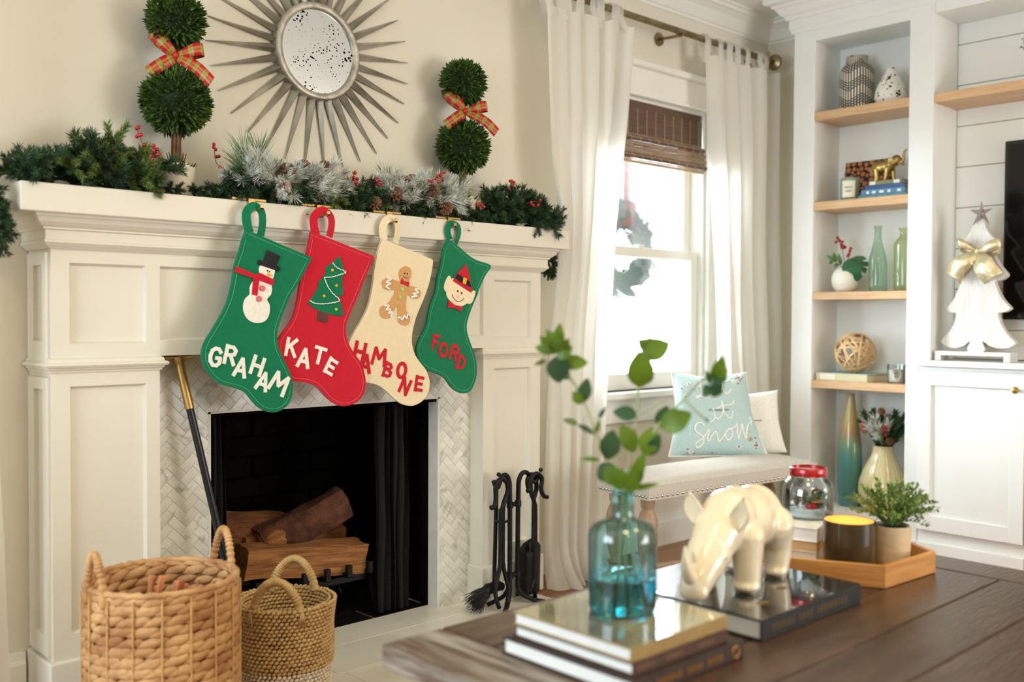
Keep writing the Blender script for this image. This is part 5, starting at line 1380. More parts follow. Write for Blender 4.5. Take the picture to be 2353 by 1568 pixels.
# stitched script: (u, v) on the pillow front measured 0..1 from the lower left
def onp(u, v, lift=0.0015):
    x, y, z = pillow_pt(2*u-1, 2*v-1, 0.310, 0.400, ph_, pt_, -1)
    return (x, y-lift, z)
def px2uv(pts):
    out = []
    for a, b in pts:   # traced on the photograph's crop of the cushion, bilinear to cushion coordinates
        v = (1375-b)/(1375-190); v = min(max(v, 0.02), 0.98)
        l = 275*(1-v)+230*v; r = 1770*(1-v)+1480*v
        out.append((min(max((a-l)/(r-l), 0.03), 0.955), v))
    return out
words = [
 [(530,425),(590,425),(650,370),(690,320),(665,310),(645,370),(665,450),(660,530),(600,590),(580,570),(640,560),(720,585),(790,560),(850,500),(885,430),(860,390),(800,430),(790,500),(830,545),(900,530),(960,470),(1000,370),(1015,290),(1000,400),(1010,480),(1070,520),(1140,455)],
 [(940,330),(1010,310),(1080,320),(1140,285)],
 [(860,780),(870,850),(880,910),(850,950),(810,970)], [(880,900),(930,925),(980,880),(1000,780),(985,690),(980,625),(1000,740),(1030,840),(1090,910),(1140,900),(1160,815)], [(890,750),(950,715),(1030,695),(1110,690),(1160,670),(1183,625)],
 [(728,1020),(690,980),(620,980),(590,1020),(600,1080),(670,1125),(730,1170),(740,1230),(700,1280),(650,1285),(625,1245),(660,1210),(720,1180),(790,1080),(810,1090),(790,1160),(810,1225),(850,1150),(905,1095),(930,1130),(960,1220),(1000,1200),(1050,1130),(1100,1060),(1150,1080),(1165,1130),(1140,1190),(1090,1200),(1055,1150),(1080,1080),(1140,1060),(1200,1030),(1225,990),(1240,1100),(1260,1190),(1290,1100),(1310,990),(1340,1100),(1380,1180),(1395,1080),(1420,1000),(1470,960),(1485,985),(1465,995)],
 [(1465,880),(1490,930),(1485,970)]]
for wd in words:
    P = cat_rom([onp(u, v) for u, v in px2uv(wd)], 5)
    part('stitched_lettering', MB().tube(P, 0.0029, 6), THW, bp, local=True, smooth=True)
dd = onp(*px2uv([(850,757)])[0]); part('stitched_dot', MB().ell(dd, 0.0045, 8, 6), THW, bp, local=True)
THR = pm('red_embroidery', (176,40,52), 0.8, col2=(160,32,44)); THG = pm('gold_embroidery', (206,178,120), 0.8, col2=(196,166,108))
def flower(c, r, petal, core, n=8, pr=0.0016):
    u, v = px2uv([c])[0]; q = Vector(onp(u, v, 0.001)); mbp = MB()
    for k in range(n):
        a = 2*pi*k/n; mbp.tube([q + Vector((cos(a)*r*0.35, 0, sin(a)*r*0.35)), q + Vector((cos(a)*r, 0.0005, sin(a)*r))], pr, 4)
    part('embroidered_flower', mbp, petal, bp, local=True)
    part('embroidered_bud', MB().ell(q, (r*0.25, 0.0015, r*0.25), 8, 5), core, bp, local=True)
for c, r, p_, k_ in (((1310,270),0.015,THW,THR),((1185,350),0.013,THW,THW),((350,442),0.012,THW,THR),((415,572),0.014,THW,THR),((465,370),0.010,THW,THR),((1285,1282),0.014,THW,THR),((1580,1258),0.014,THW,THR),((1455,1180),0.012,THG,THG),((578,1330),0.013,THW,THG)):
    flower(c, r, p_, k_)
for c in ((1300,232),(1362,290),(1328,320),(1262,270),(1280,366),(1570,1228),(1605,1260),(1580,1300),(1550,1265),(908,1360),(525,1302),(637,1355),(545,1388),(1557,1165)):
    u, v = px2uv([c])[0]; part('embroidered_dot', MB().ell(onp(u, v, 0.001), (0.004,0.0015,0.003), 8, 5), THR, bp, local=True)
for c in ((1450,1085),(1440,1318),(720,1340),(1342,372),(1395,260)):
    u, v = px2uv([c])[0]; part('embroidered_dot', MB().ell(onp(u, v, 0.001), (0.003,0.0013,0.004), 8, 5), THG, bp, local=True)
pillow('white_pillow', 'plain white pillow behind the Let it Snow pillow on the bench', (3.445, 2.235, 0.458), radians(-33), radians(-16), 0.27, 0.29, 0.26, 0.08, PWHITE)
# ================================================================== built-in bookcase
BW = pm('builtin_white', (236,238,236), 0.4, col2=(239,241,239), nscale=3)
B0, B1, B2, B3 = 2.425, 2.322, 1.887, 1.785
XK = 4.262
bc = thing('built_in_bookcase', 'tall narrow white built-in bookcase with four oak shelves beside the window', 'bookcase', (4.15, 2.11, 0))
part('stile', MB().box(XB, XB+0.03, B1, B0, 0, 2.40), BW, bc, bev=0.002)
part('stile', MB().box(XB, XB+0.03, B3, B2, 0.833, 2.40).box(XB, XB+0.03, 1.831, B2, 0, 0.833), BW, bc)
part('top_rail', MB().box(XB, XB+0.03, B2, B1, 2.239, 2.40), BW, bc)
part('side_board', MB().box(XB+0.03, XK, B1, B0, 0, 2.40), BW, bc)
part('side_board', MB().box(XB+0.03, XK, B3, B2, 0.833, 2.40).box(XB+0.03, XK, 1.831, B2, 0, 0.833), BW, bc)
part('top_board', MB().box(XB+0.03, XK, B2, B1, 2.239, 2.27), BW, bc)
part('back_board', MB().box(XK-0.004, XW-0.001, B2, B1, 0, 2.24), BW, bc)
part('bottom_deck', MB().box(XB, XK-0.004, B2, B1, 0.02, 0.165), BW, bc)
part('plinth', MB().box(XB-0.014, XB+0.001, 1.831, B0+0.004, 0.0, 0.085), BW, bc, bev=0.004)
SHZ = [(1.884,1.921),(1.484,1.521),(1.085,1.119),(0.691,0.726)]
for a, b in SHZ: part('oak_shelf', MB().box(XB+0.001, XK-0.004, B2+0.0005, B1-0.0005, a, b), SHELFW, bc, bev=0.0015)
# ------------------------------------------------------------------ media wall
mw = thing('built_in_media_wall', 'white built-in media alcove with shiplap back and oak shelf around the television', 'built-in unit', (4.15, 1.0, 0.83))
YR = 0.10
for i in range(10):
    z1 = 2.245 if i == 0 else 2.155-0.1715*(i-1)
    z0 = 2.155-0.1715*i
    if z1 < 0.84: break
    part('shiplap_board', MB().box(XK-0.006, XK+0.008, YR, B3-0.001, max(z0, 0.832)+0.0035, z1), BW, mw, bev=0.002, segs=1)
part('backing', MB().box(XK+0.004, XW-0.001, YR, B3-0.001, 0.832, 2.26), pm('shiplap_gap', (196,184,164), 0.8, col2=(186,174,154)), mw)
part('alcove_top', MB().box(XB+0.03, XK, YR, B3-0.001, 2.245, 2.28), BW, mw)
part('header', MB().box(XB, XB+0.03, YR, B3-0.001, 2.245, 2.40), BW, mw)
part('oak_shelf', MB().box(XB+0.001, XK-0.007, YR, B3-0.0005, 1.883, 1.920), SHELFW, mw, bev=0.0015)
part('far_side', MB().box(XB, XW-0.001, YR-0.1, YR, 0.0, 2.40), BW, mw)
# crown over both
CRB = [(0,0),(0.006,0),(0.010,-0.006) if False else (0.010,0.004),(0.014,0.018),(0.018,0.022),(0.018,0.058),(0.028,0.062),(0.032,0.074),(0.046,0.084),(0.062,0.108),(0.074,0.116),(0.076,0.124),(0.098,0.130),(0.104,0.140),(0.104,0.153),(0,0.153)]
cb = MB(); n = len(CRB); vs = []
for o, u in CRB: vs += [(XW-0.002, B0+o, 2.287+u), (XB-o, B0+o, 2.287+u), (XB-o, YR-0.1, 2.287+u)]
cb.add(vs, [(i*3+k, i*3+k+1, ((i+1) % n)*3+k+1, ((i+1) % n)*3+k) for i in range(n) for k in range(2)])
ct = struct('trim_4', cb, BW)
# ------------------------------------------------------------------ base cabinets
wt = solo('media_ledge', MB().box(XB-0.030, XB-0.0005, YR, B3+0.044, 0.808, 0.832).box(XB-0.0005, XK-0.008, YR, B3-0.001, 0.808, 0.832), BW, 'white ledge running over the base cabinets below the television', 'countertop', (4.1, 1.0, 0.808), bev=0.004)
def cabinet(label, y1, y0, hinge):
    c = thing('base_cabinet', label, 'cabinet', (4.12, (y0+y1)/2, 0.0), 0, 'white base cabinets')
    part('carcass', MB().box(XB+0.004, XK-0.008, y0, y1, 0.0, 0.806), BW, c)
    part('apron_rail', MB().box(XB-0.004, XB+0.004, y0, y1, 0.795, 0.806), BW, c)
    part('plinth', MB().box(XB-0.012, XB+0.05, y0, y1, 0.0, 0.084), BW, c, bev=0.003)
    d = MB(); a, b, z0, z1, s = y0+0.003, y1-0.003, 0.135, 0.790, 0.054
    x0, x1 = XB-0.018, XB+0.003
    d.box(x0, x1, a, a+s, z0, z1).box(x0, x1, b-s, b, z0, z1).box(x0, x1, a+s, b-s, z0, z0+0.062).box(x0, x1, a+s, b-s, z1-0.059, z1)
    dr = part('door', d, BW, c, bev=0.0015, segs=1)
    pn = part('door_panel', MB().box(XB-0.006, XB+0.003, a+s-0.002, b-s+0.002, z0+0.06, z1-0.057), BW, None); pn.parent = dr; pn.location = -wloc(c)
    ky = (a+0.028) if hinge == 'l' else (b-0.028); kz = 0.730
    k = MB(); prof = [(0.004,0.0),(0.004,0.010),(0.012,0.016),(0.0145,0.022),(0.010,0.030),(0.001,0.033)]
    vs = []; sg = 8
    for r, o in prof: vs += [(x0-o, ky+r*cos(2*pi*q/sg+0.2), kz+r*sin(2*pi*q/sg+0.2)) for q in range(sg)]
    k.add(vs, [(i*sg+q, i*sg+(q+1) % sg, (i+1)*sg+(q+1) % sg, (i+1)*sg+q) for i in range(len(prof)-1) for q in range(sg)])
    kn = part('knob', k, BRASS, None); kn.parent = dr; kn.location = -wloc(c)
cabinet('white shaker base cabinet with faceted brass knob under the white wooden tree', 1.829, 1.407, 'l')
cabinet('white shaker base cabinet next along under the television', 1.405, 0.983, 'r')
# television
TVB = pm('tv_black', (10,10,12), 0.12, col2=(13,13,15), coat=0.5)
tv = thing('television', 'black flat television hung on the shiplap wall', 'television', (4.22, 1.02, 1.0))
part('bezel', MB().box(4.196, 4.232, 0.47, 1.567, 1.0, 1.719), TVB, tv, bev=0.006)
part('screen', MB().box(4.1945, 4.1965, 0.485, 1.552, 1.018, 1.704), pm('tv_screen', (6,6,8), 0.08, col2=(8,8,10)), tv)
part('wall_bracket', MB().box(4.231, XK-0.008, 0.8, 1.2, 1.2, 1.5), BLACKM, tv)

# ================================================================== shelf decor
def lathe_thing(name, label, cat, prof, loc, mat, seg=40, group=None, **kw):
    o = solo(name, MB().lathe(prof, seg, loc, **kw), mat, label, cat, loc, group, smooth=radians(45)); return o
# black-and-white patterned vase
PV = bpy.data.materials.new('patterned_glaze'); PV.use_nodes = True
N_, L_, b_, o_ = nodes(PV); b_.inputs['Roughness'].default_value = 0.55
tc_ = N_.new('ShaderNodeTexCoord'); sx_ = N_.new('ShaderNodeSeparateXYZ'); L_.new(tc_.outputs['Object'], sx_.inputs[0])
def mth(op, a, b=None, c=None):
    m_ = N_.new('ShaderNodeMath'); m_.operation = op
    for i, v in enumerate((a, b, c)):
        if v is None: continue
        if isinstance(v, (int, float)): m_.inputs[i].default_value = v
        else: L_.new(v, m_.inputs[i])
    return m_.outputs[0]
ang = mth('ARCTAN2', sx_.outputs['Y'], sx_.outputs['X'])
tri = mth('PINGPONG', mth('MULTIPLY', ang, 4.0/pi), 1.0)                    # zig-zag, four points round
zz = mth('SUBTRACT', mth('MULTIPLY', sx_.outputs['Z'], 1/0.078), mth('MULTIPLY', tri, 0.42))
fz = mth('FRACT', mth('ADD', zz, 10.0))
isbar = mth('GREATER_THAN', fz, 0.42)
us = mth('FRACT', mth('MULTIPLY', ang, 38/(2*pi)))
bar = mth('LESS_THAN', mth('ABSOLUTE', mth('SUBTRACT', us, 0.5)), 0.23)
barz = mth('LESS_THAN', mth('ABSOLUTE', mth('SUBTRACT', fz, 0.71)), 0.26)
dr_ = mth('FRACT', mth('MULTIPLY', fz, 1/0.14))
du_ = mth('SUBTRACT', us, 0.5); dz_ = mth('MULTIPLY', mth('SUBTRACT', dr_, 0.5), 1.0)
dot = mth('LESS_THAN', mth('ADD', mth('MULTIPLY', du_, du_), mth('MULTIPLY', dz_, dz_)), 0.075)
lines_ = mth('MULTIPLY', mth('MULTIPLY', isbar, bar), barz)
dots_ = mth('MULTIPLY', mth('SUBTRACT', 1.0, isbar), dot)
fac = mth('MAXIMUM', lines_, dots_)
mxv = N_.new('ShaderNodeMixRGB'); mxv.inputs[1].default_value = lin((44,44,48)); mxv.inputs[2].default_value = lin((236,226,206)); L_.new(fac, mxv.inputs[0]); L_.new(mxv.outputs[0], b_.inputs['Base Color'])
lathe_thing('patterned_vase', 'black jar-shaped vase with cream dots and zigzag bars on the top oak shelf', 'vase', [(0.068,0.0),(0.074,0.008),(0.0755,0.03),(0.0755,0.165),(0.072,0.18),(0.062,0.195),(0.051,0.204),(0.047,0.210),(0.047,0.240),(0.043,0.240),(0.043,0.21),(0.001,0.20)], (4.145, 2.180, 1.921), PV, 64)
SPK = pm('speckled_glaze', (236,233,222), 0.25)
N_, L_, b_, o_ = nodes(SPK)
tc_ = N_.new('ShaderNodeTexCoord'); vo = N_.new('ShaderNodeTexVoronoi'); vo.inputs['Scale'].default_value = 75; L_.new(tc_.outputs['Object'], vo.inputs['Vector'])
nz = N_.new('ShaderNodeTexNoise'); nz.inputs['Scale'].default_value = 30; L_.new(tc_.outputs['Object'], nz.inputs['Vector'])
mr = N_.new('ShaderNodeMapRange'); mr.inputs['From Min'].default_value = 0.4; mr.inputs['From Max'].default_value = 0.65; mr.inputs['To Min'].default_value = 0.0; mr.inputs['To Max'].default_value = 0.48; L_.new(nz.outputs['Fac'], mr.inputs['Value'])
lt = N_.new('ShaderNodeMath'); lt.operation = 'LESS_THAN'; L_.new(vo.outputs['Distance'], lt.inputs[0]); L_.new(mr.outputs['Result'], lt.inputs[1])
mxs = N_.new('ShaderNodeMixRGB'); mxs.inputs[1].default_value = lin((238,236,226)); mxs.inputs[2].default_value = lin((40,36,24)); L_.new(lt.outputs[0], mxs.inputs[0]); L_.new(mxs.outputs[0], b_.inputs['Base Color'])
lathe_thing('speckled_vase', 'white teardrop vase with dark speckles on the top oak shelf', 'vase', [(0.048,0.0),(0.060,0.008),(0.068,0.030),(0.067,0.050),(0.058,0.080),(0.044,0.108),(0.030,0.130),(0.021,0.146),(0.0185,0.158),(0.015,0.158),(0.013,0.14),(0.001,0.12)], (4.130, 2.015, 1.921), SPK)
# second shelf: candle, art, books, elephant
def text_obj(body, size, mat, parent, loc, rot, bold=0.0, ext=0.0006, name='faint_print'):
    """a line of print too soft in the photograph to read: short upright strokes"""
    mb = MB(); n = len(body); st = size*0.62
    for i, ch in enumerate(body):
        if ch == ' ': continue
        x = (i-(n-1)/2)*st; h_ = size*(0.36 if i % 3 else 0.30)
        mb.box(x-st*0.30, x-st*0.12, -h_, h_, 0, ext).box(x+st*0.06, x+st*0.22, -h_*0.8, h_, 0, ext)
    me = mb.mesh(name); me.materials.append(mat)
    o = bpy.data.objects.new(name, me); COL.objects.link(o); o.parent = parent; o.location = loc; o.rotation_euler = rot; o['kind'] = 'stuff'
    return o
INK = pm('grey_ink', (110,112,110), 0.8, col2=(100,102,100))
cj = thing('candle_tumbler', 'green-grey glass candle with paper label on the second oak shelf', 'candle', (4.090, 2.178, 1.521))
part('glass', MB().lathe([(0.034,0.0),(0.038,0.004),(0.0405,0.03),(0.0405,0.098),(0.038,0.098),(0.037,0.012),(0.001,0.010)], 36, (4.090,2.178,1.521)), pm('green_grey_glass', (138,156,146), 0.15, col2=(120,138,128), coat=0.5), cj, smooth=radians(45))
part('wax', MB().lathe([(0.0365,0.012),(0.0365,0.080),(0.001,0.080)], 28, (4.090,2.178,1.521)), pm('cream_wax', (240,232,210), 0.6, col2=(236,226,202)), cj, smooth=radians(45))
lb = MB(); n = 12
lb.grid(n, 2, lambda u, v: (4.090+0.0412*cos(radians(160+80*u)), 2.178+0.0412*sin(radians(160+80*u)), 1.521+0.012+0.072*v))
part('paper_label', lb, pm('label_paper', (238,234,214), 0.7, col2=(232,226,204)), cj, smooth=True)
part('gold_edge', MB().grid(4, 2, lambda u, v: (4.090+0.0414*cos(radians(240+6*u)), 2.178+0.0414*sin(radians(240+6*u)), 1.521+0.012+0.072*v)), GOLD, cj)
for zt, s_, tx in ((0.055,0.011,'xxxxx'),(0.039,0.011,'xxxx')): text_obj(tx, s_, INK, cj, (-0.0425*cos(radians(20)), -0.0425*sin(radians(20)), zt), (pi/2, 0, radians(-70)))
BRD = pm('art_black', (28,24,24), 0.7, col2=(36,30,28))
SLICE = pm('wood_slice', (190,126,80), 0.6, col2=(160,96,58), nscale=30, objvar=0.12)
ar = thing('wood_slice_art', 'black panel covered with round wood slices leaning at the back of the second oak shelf', 'wall art', (4.225, 2.165, 1.521))
ya, yb_, h_ = 2.284, 2.062, 0.192
tilt = lambda y, z, o: (4.222 + 0.030*z/h_ - o, y, 1.523+z)
part('panel', MB().prism([(yb_,0.0),(ya,0.0),(ya,h_),(yb_,h_)], lambda a, b, d: tilt(a, b, d), 0.0, -0.006), BRD, ar)
rg = random.Random(31); placed = []
for r in [0.0125]*9 + [0.0105]*26 + [0.0085]*60 + [0.006]*60:
    for _ in range(60):
        y, z = rg.uniform(yb_+r*0.6, ya-r*0.6), rg.uniform(r*0.6, h_-r*0.6)
        if all((y-a)**2+(z-b)**2 > (r+c+0.0018)**2 for a, b, c in placed): placed.append((y, z, r)); break
for y, z, r in placed:
    q = [(min(max(y+r*cos(2*pi*k/14)*(1+0.08*sin(k*2+y*90)), yb_), ya), min(max(z+r*sin(2*pi*k/14), 0), h_)) for k in range(14)]
    part('wood_slice', MB().prism(q, lambda a, b, d: tilt(a, b, d), 0.004, -0.001), SLICE, ar)
def book(label, x0, x1, y0, y1, z0, z1, col, group=None, spine='x0', rotz=0.0, page=(226,214,190), c=0.003, name='book', col2=None):
    """closed book lying flat; spine on the named side"""
    cx, cy = (x0+x1)/2, (y0+y1)/2
    t = thing(name, label, 'book', (cx, cy, z0), rotz, group)
    a, b, d, e, h = x0-cx, x1-cx, y0-cy, y1-cy, z1-z0
    cm = pm('cover_'+name, col, 0.55, col2=col2 or tuple(min(255, int(v*1.08)+2) for v in col), nscale=40, bump=0.05, bscale=200)
    cv = MB().box(a, b, d, e, 0, c).box(a, b, d, e, h-c, h)
    if spine == 'x0': cv.box(a, a+c, d, e, c, h-c)
    elif spine == 'y0': cv.box(a, b, d, d+c, c, h-c)
    elif spine == 'x1': cv.box(b-c, b, d, e, c, h-c)
    part('cover', cv, cm, t, local=True, bev=0.0008, segs=1)
    g = 0.004
    pg = MB().box(a+(c if spine == 'x0' else g), b-(c if spine == 'x1' else g), d+(c if spine == 'y0' else g), e-g, c, h-c)
    part('pages', pg, pm('pages_'+name, page, 0.85, col2=tuple(int(v*0.95) for v in page), nscale=10, stretch=(1,1,150)), t, local=True)
    return t
bk1 = book('thin teal book at the bottom of the stack under the gold elephant', 4.060, 4.185, 1.905, 2.125, 1.5212, 1.5345, (92,132,140), 'books under the elephant')
bk2 = book('blue cloth book with white spine lettering under the gold elephant', 4.066, 4.185, 1.916, 2.112, 1.5347, 1.5590, (76,126,158), 'books under the elephant')
for k, y in enumerate((0.068, 0.042, 0.010, -0.028, -0.070)):
    part('spine_print', MB().box(-0.0602, -0.0596, y-0.006-0.004*(k % 3), y+0.006, 0.006, 0.017), FW, bk2, local=True)
bk3 = book('navy cloth book third in the stack under the gold elephant', 4.070, 4.180, 1.925, 2.098, 1.5592, 1.5765, (50,76,124), 'books under the elephant')
bk4 = book('olive book with silver spine blocks directly under the gold elephant', 4.075, 4.180, 1.935, 2.084, 1.5767, 1.5945, (118,122,88), 'books under the elephant')
for y in (0.055, -0.052): part('silver_block', MB().box(-0.0532, -0.0522, y-0.013, y+0.013, 0.002, 0.016), pm('silver_foil', (214,216,212), 0.35, metal=0.4, col2=(230,232,228), nscale=200) if 'silver_foil' not in MATS else MATS['silver_foil'], bk4, local=True)
book('brown book lying at the right end of the second oak shelf', 4.195, 4.255, 1.892, 2.0, 1.5212, 1.556, (120,92,66), None)
book('tan book on top of the brown book on the second oak shelf', 4.195, 4.255, 1.893, 1.995, 1.5562, 1.588, (142,112,80), None)

def remeshed(name, mb, mat, parent, voxel, smooth=6):
    """union of overlapping lumps fused into one skin"""
    me = mb.mesh('src'); o = bpy.data.objects.new('src', me); COL.objects.link(o)
    r = o.modifiers.new('r', 'REMESH'); r.mode = 'VOXEL'; r.voxel_size = voxel
    s = o.modifiers.new('s', 'SMOOTH'); s.iterations = smooth; s.factor = 0.5
    m2 = bpy.data.meshes.new_from_object(o.evaluated_get(bpy.context.evaluated_depsgraph_get())); m2.name = name
    bpy.data.objects.remove(o); bpy.data.meshes.remove(me)
    for q in m2.polygons: q.use_smooth = True
    m2.materials.clear(); m2.materials.append(mat)
    ob = bpy.data.objects.new(name, m2); COL.objects.link(ob); ob.parent = parent
    return ob
def limb(mb, pts, rad, n=5, seg=12):
    P = cat_rom(pts, n); m_ = len(P); rr = [float(np.interp(i/(m_-1), np.linspace(0, 1, len(rad)), rad)) for i in range(m_)]
    mb.tube(P, rr, seg); mb.ell(P[0], rr[0]*0.99, 10, 8); mb.ell(P[-1], rr[-1]*0.99, 10, 8)
# gold elephant, trunk raised, facing local +x
el = thing('elephant_figurine', 'gold elephant figurine with raised trunk on the stacked books', 'figurine', (4.118, 2.028, 1.5947), radians(-88))
el.scale = (1.02, 1.02, 1.02); m = MB()
m.ell((-0.012,0,0.062), (0.042,0.026,0.026), 16, 12).ell((-0.034,0,0.060), (0.026,0.025,0.027), 14, 10).ell((0.018,0,0.066), (0.024,0.024,0.026), 14, 10)
m.ell((0.046,0,0.084), (0.022,0.019,0.023), 14, 10)
limb(m, [(0.030,0,0.074),(0.045,0,0.080)], [0.020,0.017])
limb(m, [(0.058,0,0.076),(0.068,0,0.074),(0.076,0,0.086),(0.077,0,0.104),(0.082,0,0.120),(0.090,0,0.124)], [0.010,0.0080,0.0066,0.0055,0.0045,0.0036])
for sx_, sy_, ft in ((0.022,0.014,0.030),(0.016,-0.014,0.006),(-0.040,0.014,-0.052),(-0.034,-0.014,-0.030)):
    limb(m, [(sx_,sy_,0.052),((sx_+ft)/2,sy_,0.030),(ft,sy_,0.006)], [0.0135,0.0098,0.0090])
limb(m, [(-0.058,0,0.064),(-0.064,0,0.048),(-0.063,0,0.034)], [0.003,0.0022,0.003])
remeshed('body', m, GOLD, el, 0.0016, 4)
for s in (-1, 1):
    e = MB(); e.grid(8, 8, lambda u, v: (0.040-0.022*u*sin(pi*min(1, 0.25+0.75*v)), s*(0.0185+0.006*u), 0.094-0.032*v))
    o = part('ear', e, GOLD, el, local=True, smooth=True); md = o.modifiers.new('s', 'SOLIDIFY'); md.thickness = 0.0025
    part('tusk', MB().tube(cat_rom([(0.056, s*0.009, 0.070), (0.070, s*0.011, 0.064), (0.082, s*0.011, 0.068)], 4), [0.0028]*6+[0.002,0.0014,0.0008], 7), GOLD, el, local=True, smooth=True)
# third shelf: round vase with monstera, two bottles
rv = thing('round_vase', 'white round vase with monstera leaf, leafy sprig and red berries on the third oak shelf', 'vase', (4.125, 2.212, 1.119))
c0 = (4.125, 2.212, 1.119)
part('vase_body', MB().lathe([(0.026,0.0),(0.040,0.006),(0.054,0.025),(0.060,0.052),(0.058,0.074),(0.048,0.094),(0.034,0.107),(0.028,0.110),(0.025,0.108),(0.025,0.095),(0.001,0.09)], 40, c0), pm('white_stoneware', (240,238,230), 0.35, col2=(244,242,235)), rv, smooth=radians(45))
MON = pm('monstera_leaf', (20,74,46), 0.3, col2=(34,100,62), nscale=20, coat=0.3)
def VR(r, u, f=0.0): # right, up, towards the room
    return Vector((4.125, 2.212, 1.225)) + Vector((0.45,-0.89,0))*r + Vector((0,0,1))*u + Vector((-0.89,-0.45,0))*f
part('leaf_stem', MB().tube(cat_rom([VR(0,-0.02), VR(0.005,0.02,0.02), VR(0.016,0.040,0.036)], 5), 0.0022, 6), MON, rv)
ml = MB(); ol = [(0.0,0.040),(0.028,0.052),(0.055,0.050),(0.072,0.036),(0.050,0.026),(0.078,0.022),(0.083,0.000),(0.052,0.000),(0.076,-0.012),(0.066,-0.036),(0.045,-0.022),(0.054,-0.050),(0.030,-0.072),(0.012,-0.060),(-0.006,-0.056),(0.004,-0.032),(-0.018,-0.048),(-0.034,-0.030),(-0.042,-0.006),(-0.036,0.018),(-0.018,0.034)]
ml.prism(ol, lambda a, b, d: tuple(VR(0.024+a*0.92, 0.006+b*0.92, 0.050-0.35*(a*a+b*b)*6*0.5+d)), 0.0006, -0.0006)
part('monstera_leaf', ml, MON, rv)
SMALL = pm('sprig_leaf', (70,104,56), 0.45, col2=(96,130,76), nscale=30)
def leaf_mb(base, tip, width, bend=0.1, up=(0,0,1), n=7):
    base = Vector(base); tip = Vector(tip); d = tip-base; L = d.length; t = d.normalized()
    s = t.cross(Vector(up))
    if s.length < 1e-4: s = t.orthogonal()
    s.normalize(); nn = s.cross(t).normalized()
    mb = MB(); vs = []; m_ = n
    for i in range(m_):
        f = i/(m_-1); w_ = width/2*sin(pi*min(1, f*0.94+0.03))**0.8*(1-0.25*f)
        c = base + d*f + nn*(bend*L*sin(pi*f))
        vs += [c - s*w_ + nn*(0.12*w_), c, c + s*w_ + nn*(0.12*w_)]
    fs = []
    for i in range(m_-1):
        for k in range(2): fs.append((i*3+k, i*3+k+1, (i+1)*3+k+1, (i+1)*3+k))
    return mb.add(vs, fs)
stm = part('sprig_stem', MB().tube(cat_rom([VR(0,-0.02), VR(-0.02,0.01,0.01), VR(-0.045,0.03,0.015), VR(-0.062,0.034,0.015)], 4), 0.0014, 5), SMALL, rv)
for b, t_ in (((-0.045,0.03),(-0.080,0.060)),((-0.040,0.028),(-0.052,0.072)),((-0.055,0.032),(-0.072,0.022)),((-0.020,0.015),(-0.030,0.066)),((-0.030,0.02),(-0.050,0.004))):
    part('sprig_leaf', leaf_mb(VR(*b, 0.016), VR(*t_, 0.022), 0.022, up=(-0.8,-0.5,0.2)), SMALL, rv, smooth=True, recalc=False)
def vr_berries(parent, pts, bs_, r=0.0072):
    berry_sprig(parent, pts, bs_, r)
vr_berries(rv, [VR(0,-0.01), VR(-0.008,0.05,0.01), VR(-0.022,0.11,0.012), VR(-0.036,0.135,0.012)], [VR(-0.036,0.137,0.014), VR(-0.030,0.128,0.018), VR(-0.026,0.122,0.012), VR(-0.042,0.118,0.014), VR(-0.014,0.118,0.016), VR(-0.020,0.105,0.016), VR(-0.010,0.10,0.018), VR(-0.018,0.094,0.018), VR(-0.002,0.094,0.014), VR(-0.012,0.09,0.02)])
vr_berries(rv, [VR(0,-0.01), VR(0.012,0.04,0.02), VR(0.022,0.085,0.03)], [VR(0.022,0.088,0.034), VR(0.018,0.076,0.034), VR(0.014,0.062,0.036), VR(0.010,0.054,0.038)])
GG1 = thin_glass('sea_green_glass', (228,246,234), rough=0.05, haze=0.25, hazecol=(222,242,228), refl=0.06)
GG2 = thin_glass('olive_glass', (242,246,222), rough=0.05, haze=0.25, hazecol=(236,242,212), refl=0.06)
lathe_thing('glass_bottle', 'tall sea-green glass bottle on the third oak shelf', 'bottle', [(0.034,0.0),(0.038,0.004),(0.0395,0.03),(0.0395,0.120),(0.036,0.145),(0.027,0.180),(0.019,0.210),(0.0155,0.235),(0.0145,0.272),(0.0165,0.276),(0.0165,0.288),(0.012,0.288)], (4.130, 2.064, 1.119), GG1)
lathe_thing('glass_bottle', 'wide yellow-green glass bottle with flared lip at the end of the third oak shelf', 'bottle', [(0.040,0.0),(0.045,0.005),(0.046,0.03),(0.046,0.195),(0.043,0.212),(0.030,0.228),(0.022,0.236),(0.020,0.255),(0.024,0.262),(0.027,0.268),(0.026,0.274),(0.018,0.274)], (4.135, 1.945, 1.119), GG2)
# fourth shelf: book with woven ball, candle
tb = book('large cloth book with cream label lying under the woven ball', 4.045, 4.225, 2.055, 2.305, 0.7262, 0.7590, (204,196,158), None, 'x0', radians(-3), page=(232,222,196), c=0.004, col2=(208,200,164))
part('teal_top', MB().box(-0.0895, 0.0895, -0.1245, 0.1245, 0.0328, 0.0336), pm('teal_cloth', (150,186,184), 0.8, col2=(160,194,192), nscale=60), tb, local=True)
part('spine_label', MB().box(-0.0906, -0.0898, 0.030, 0.105, 0.004, 0.030), pm('label_cream', (238,234,220), 0.7, col2=(232,228,212)), tb, local=True)
BAMB = pm('bamboo_strip', (206,170,122), 0.5, col2=(222,190,144), nscale=20, objvar=0.1)
wb = thing('woven_ball', 'openwork woven bamboo ball on the large cloth book', 'decorative ball', (4.130, 2.165, 0.7602))
rg = random.Random(14); R = 0.0875
hexs = []
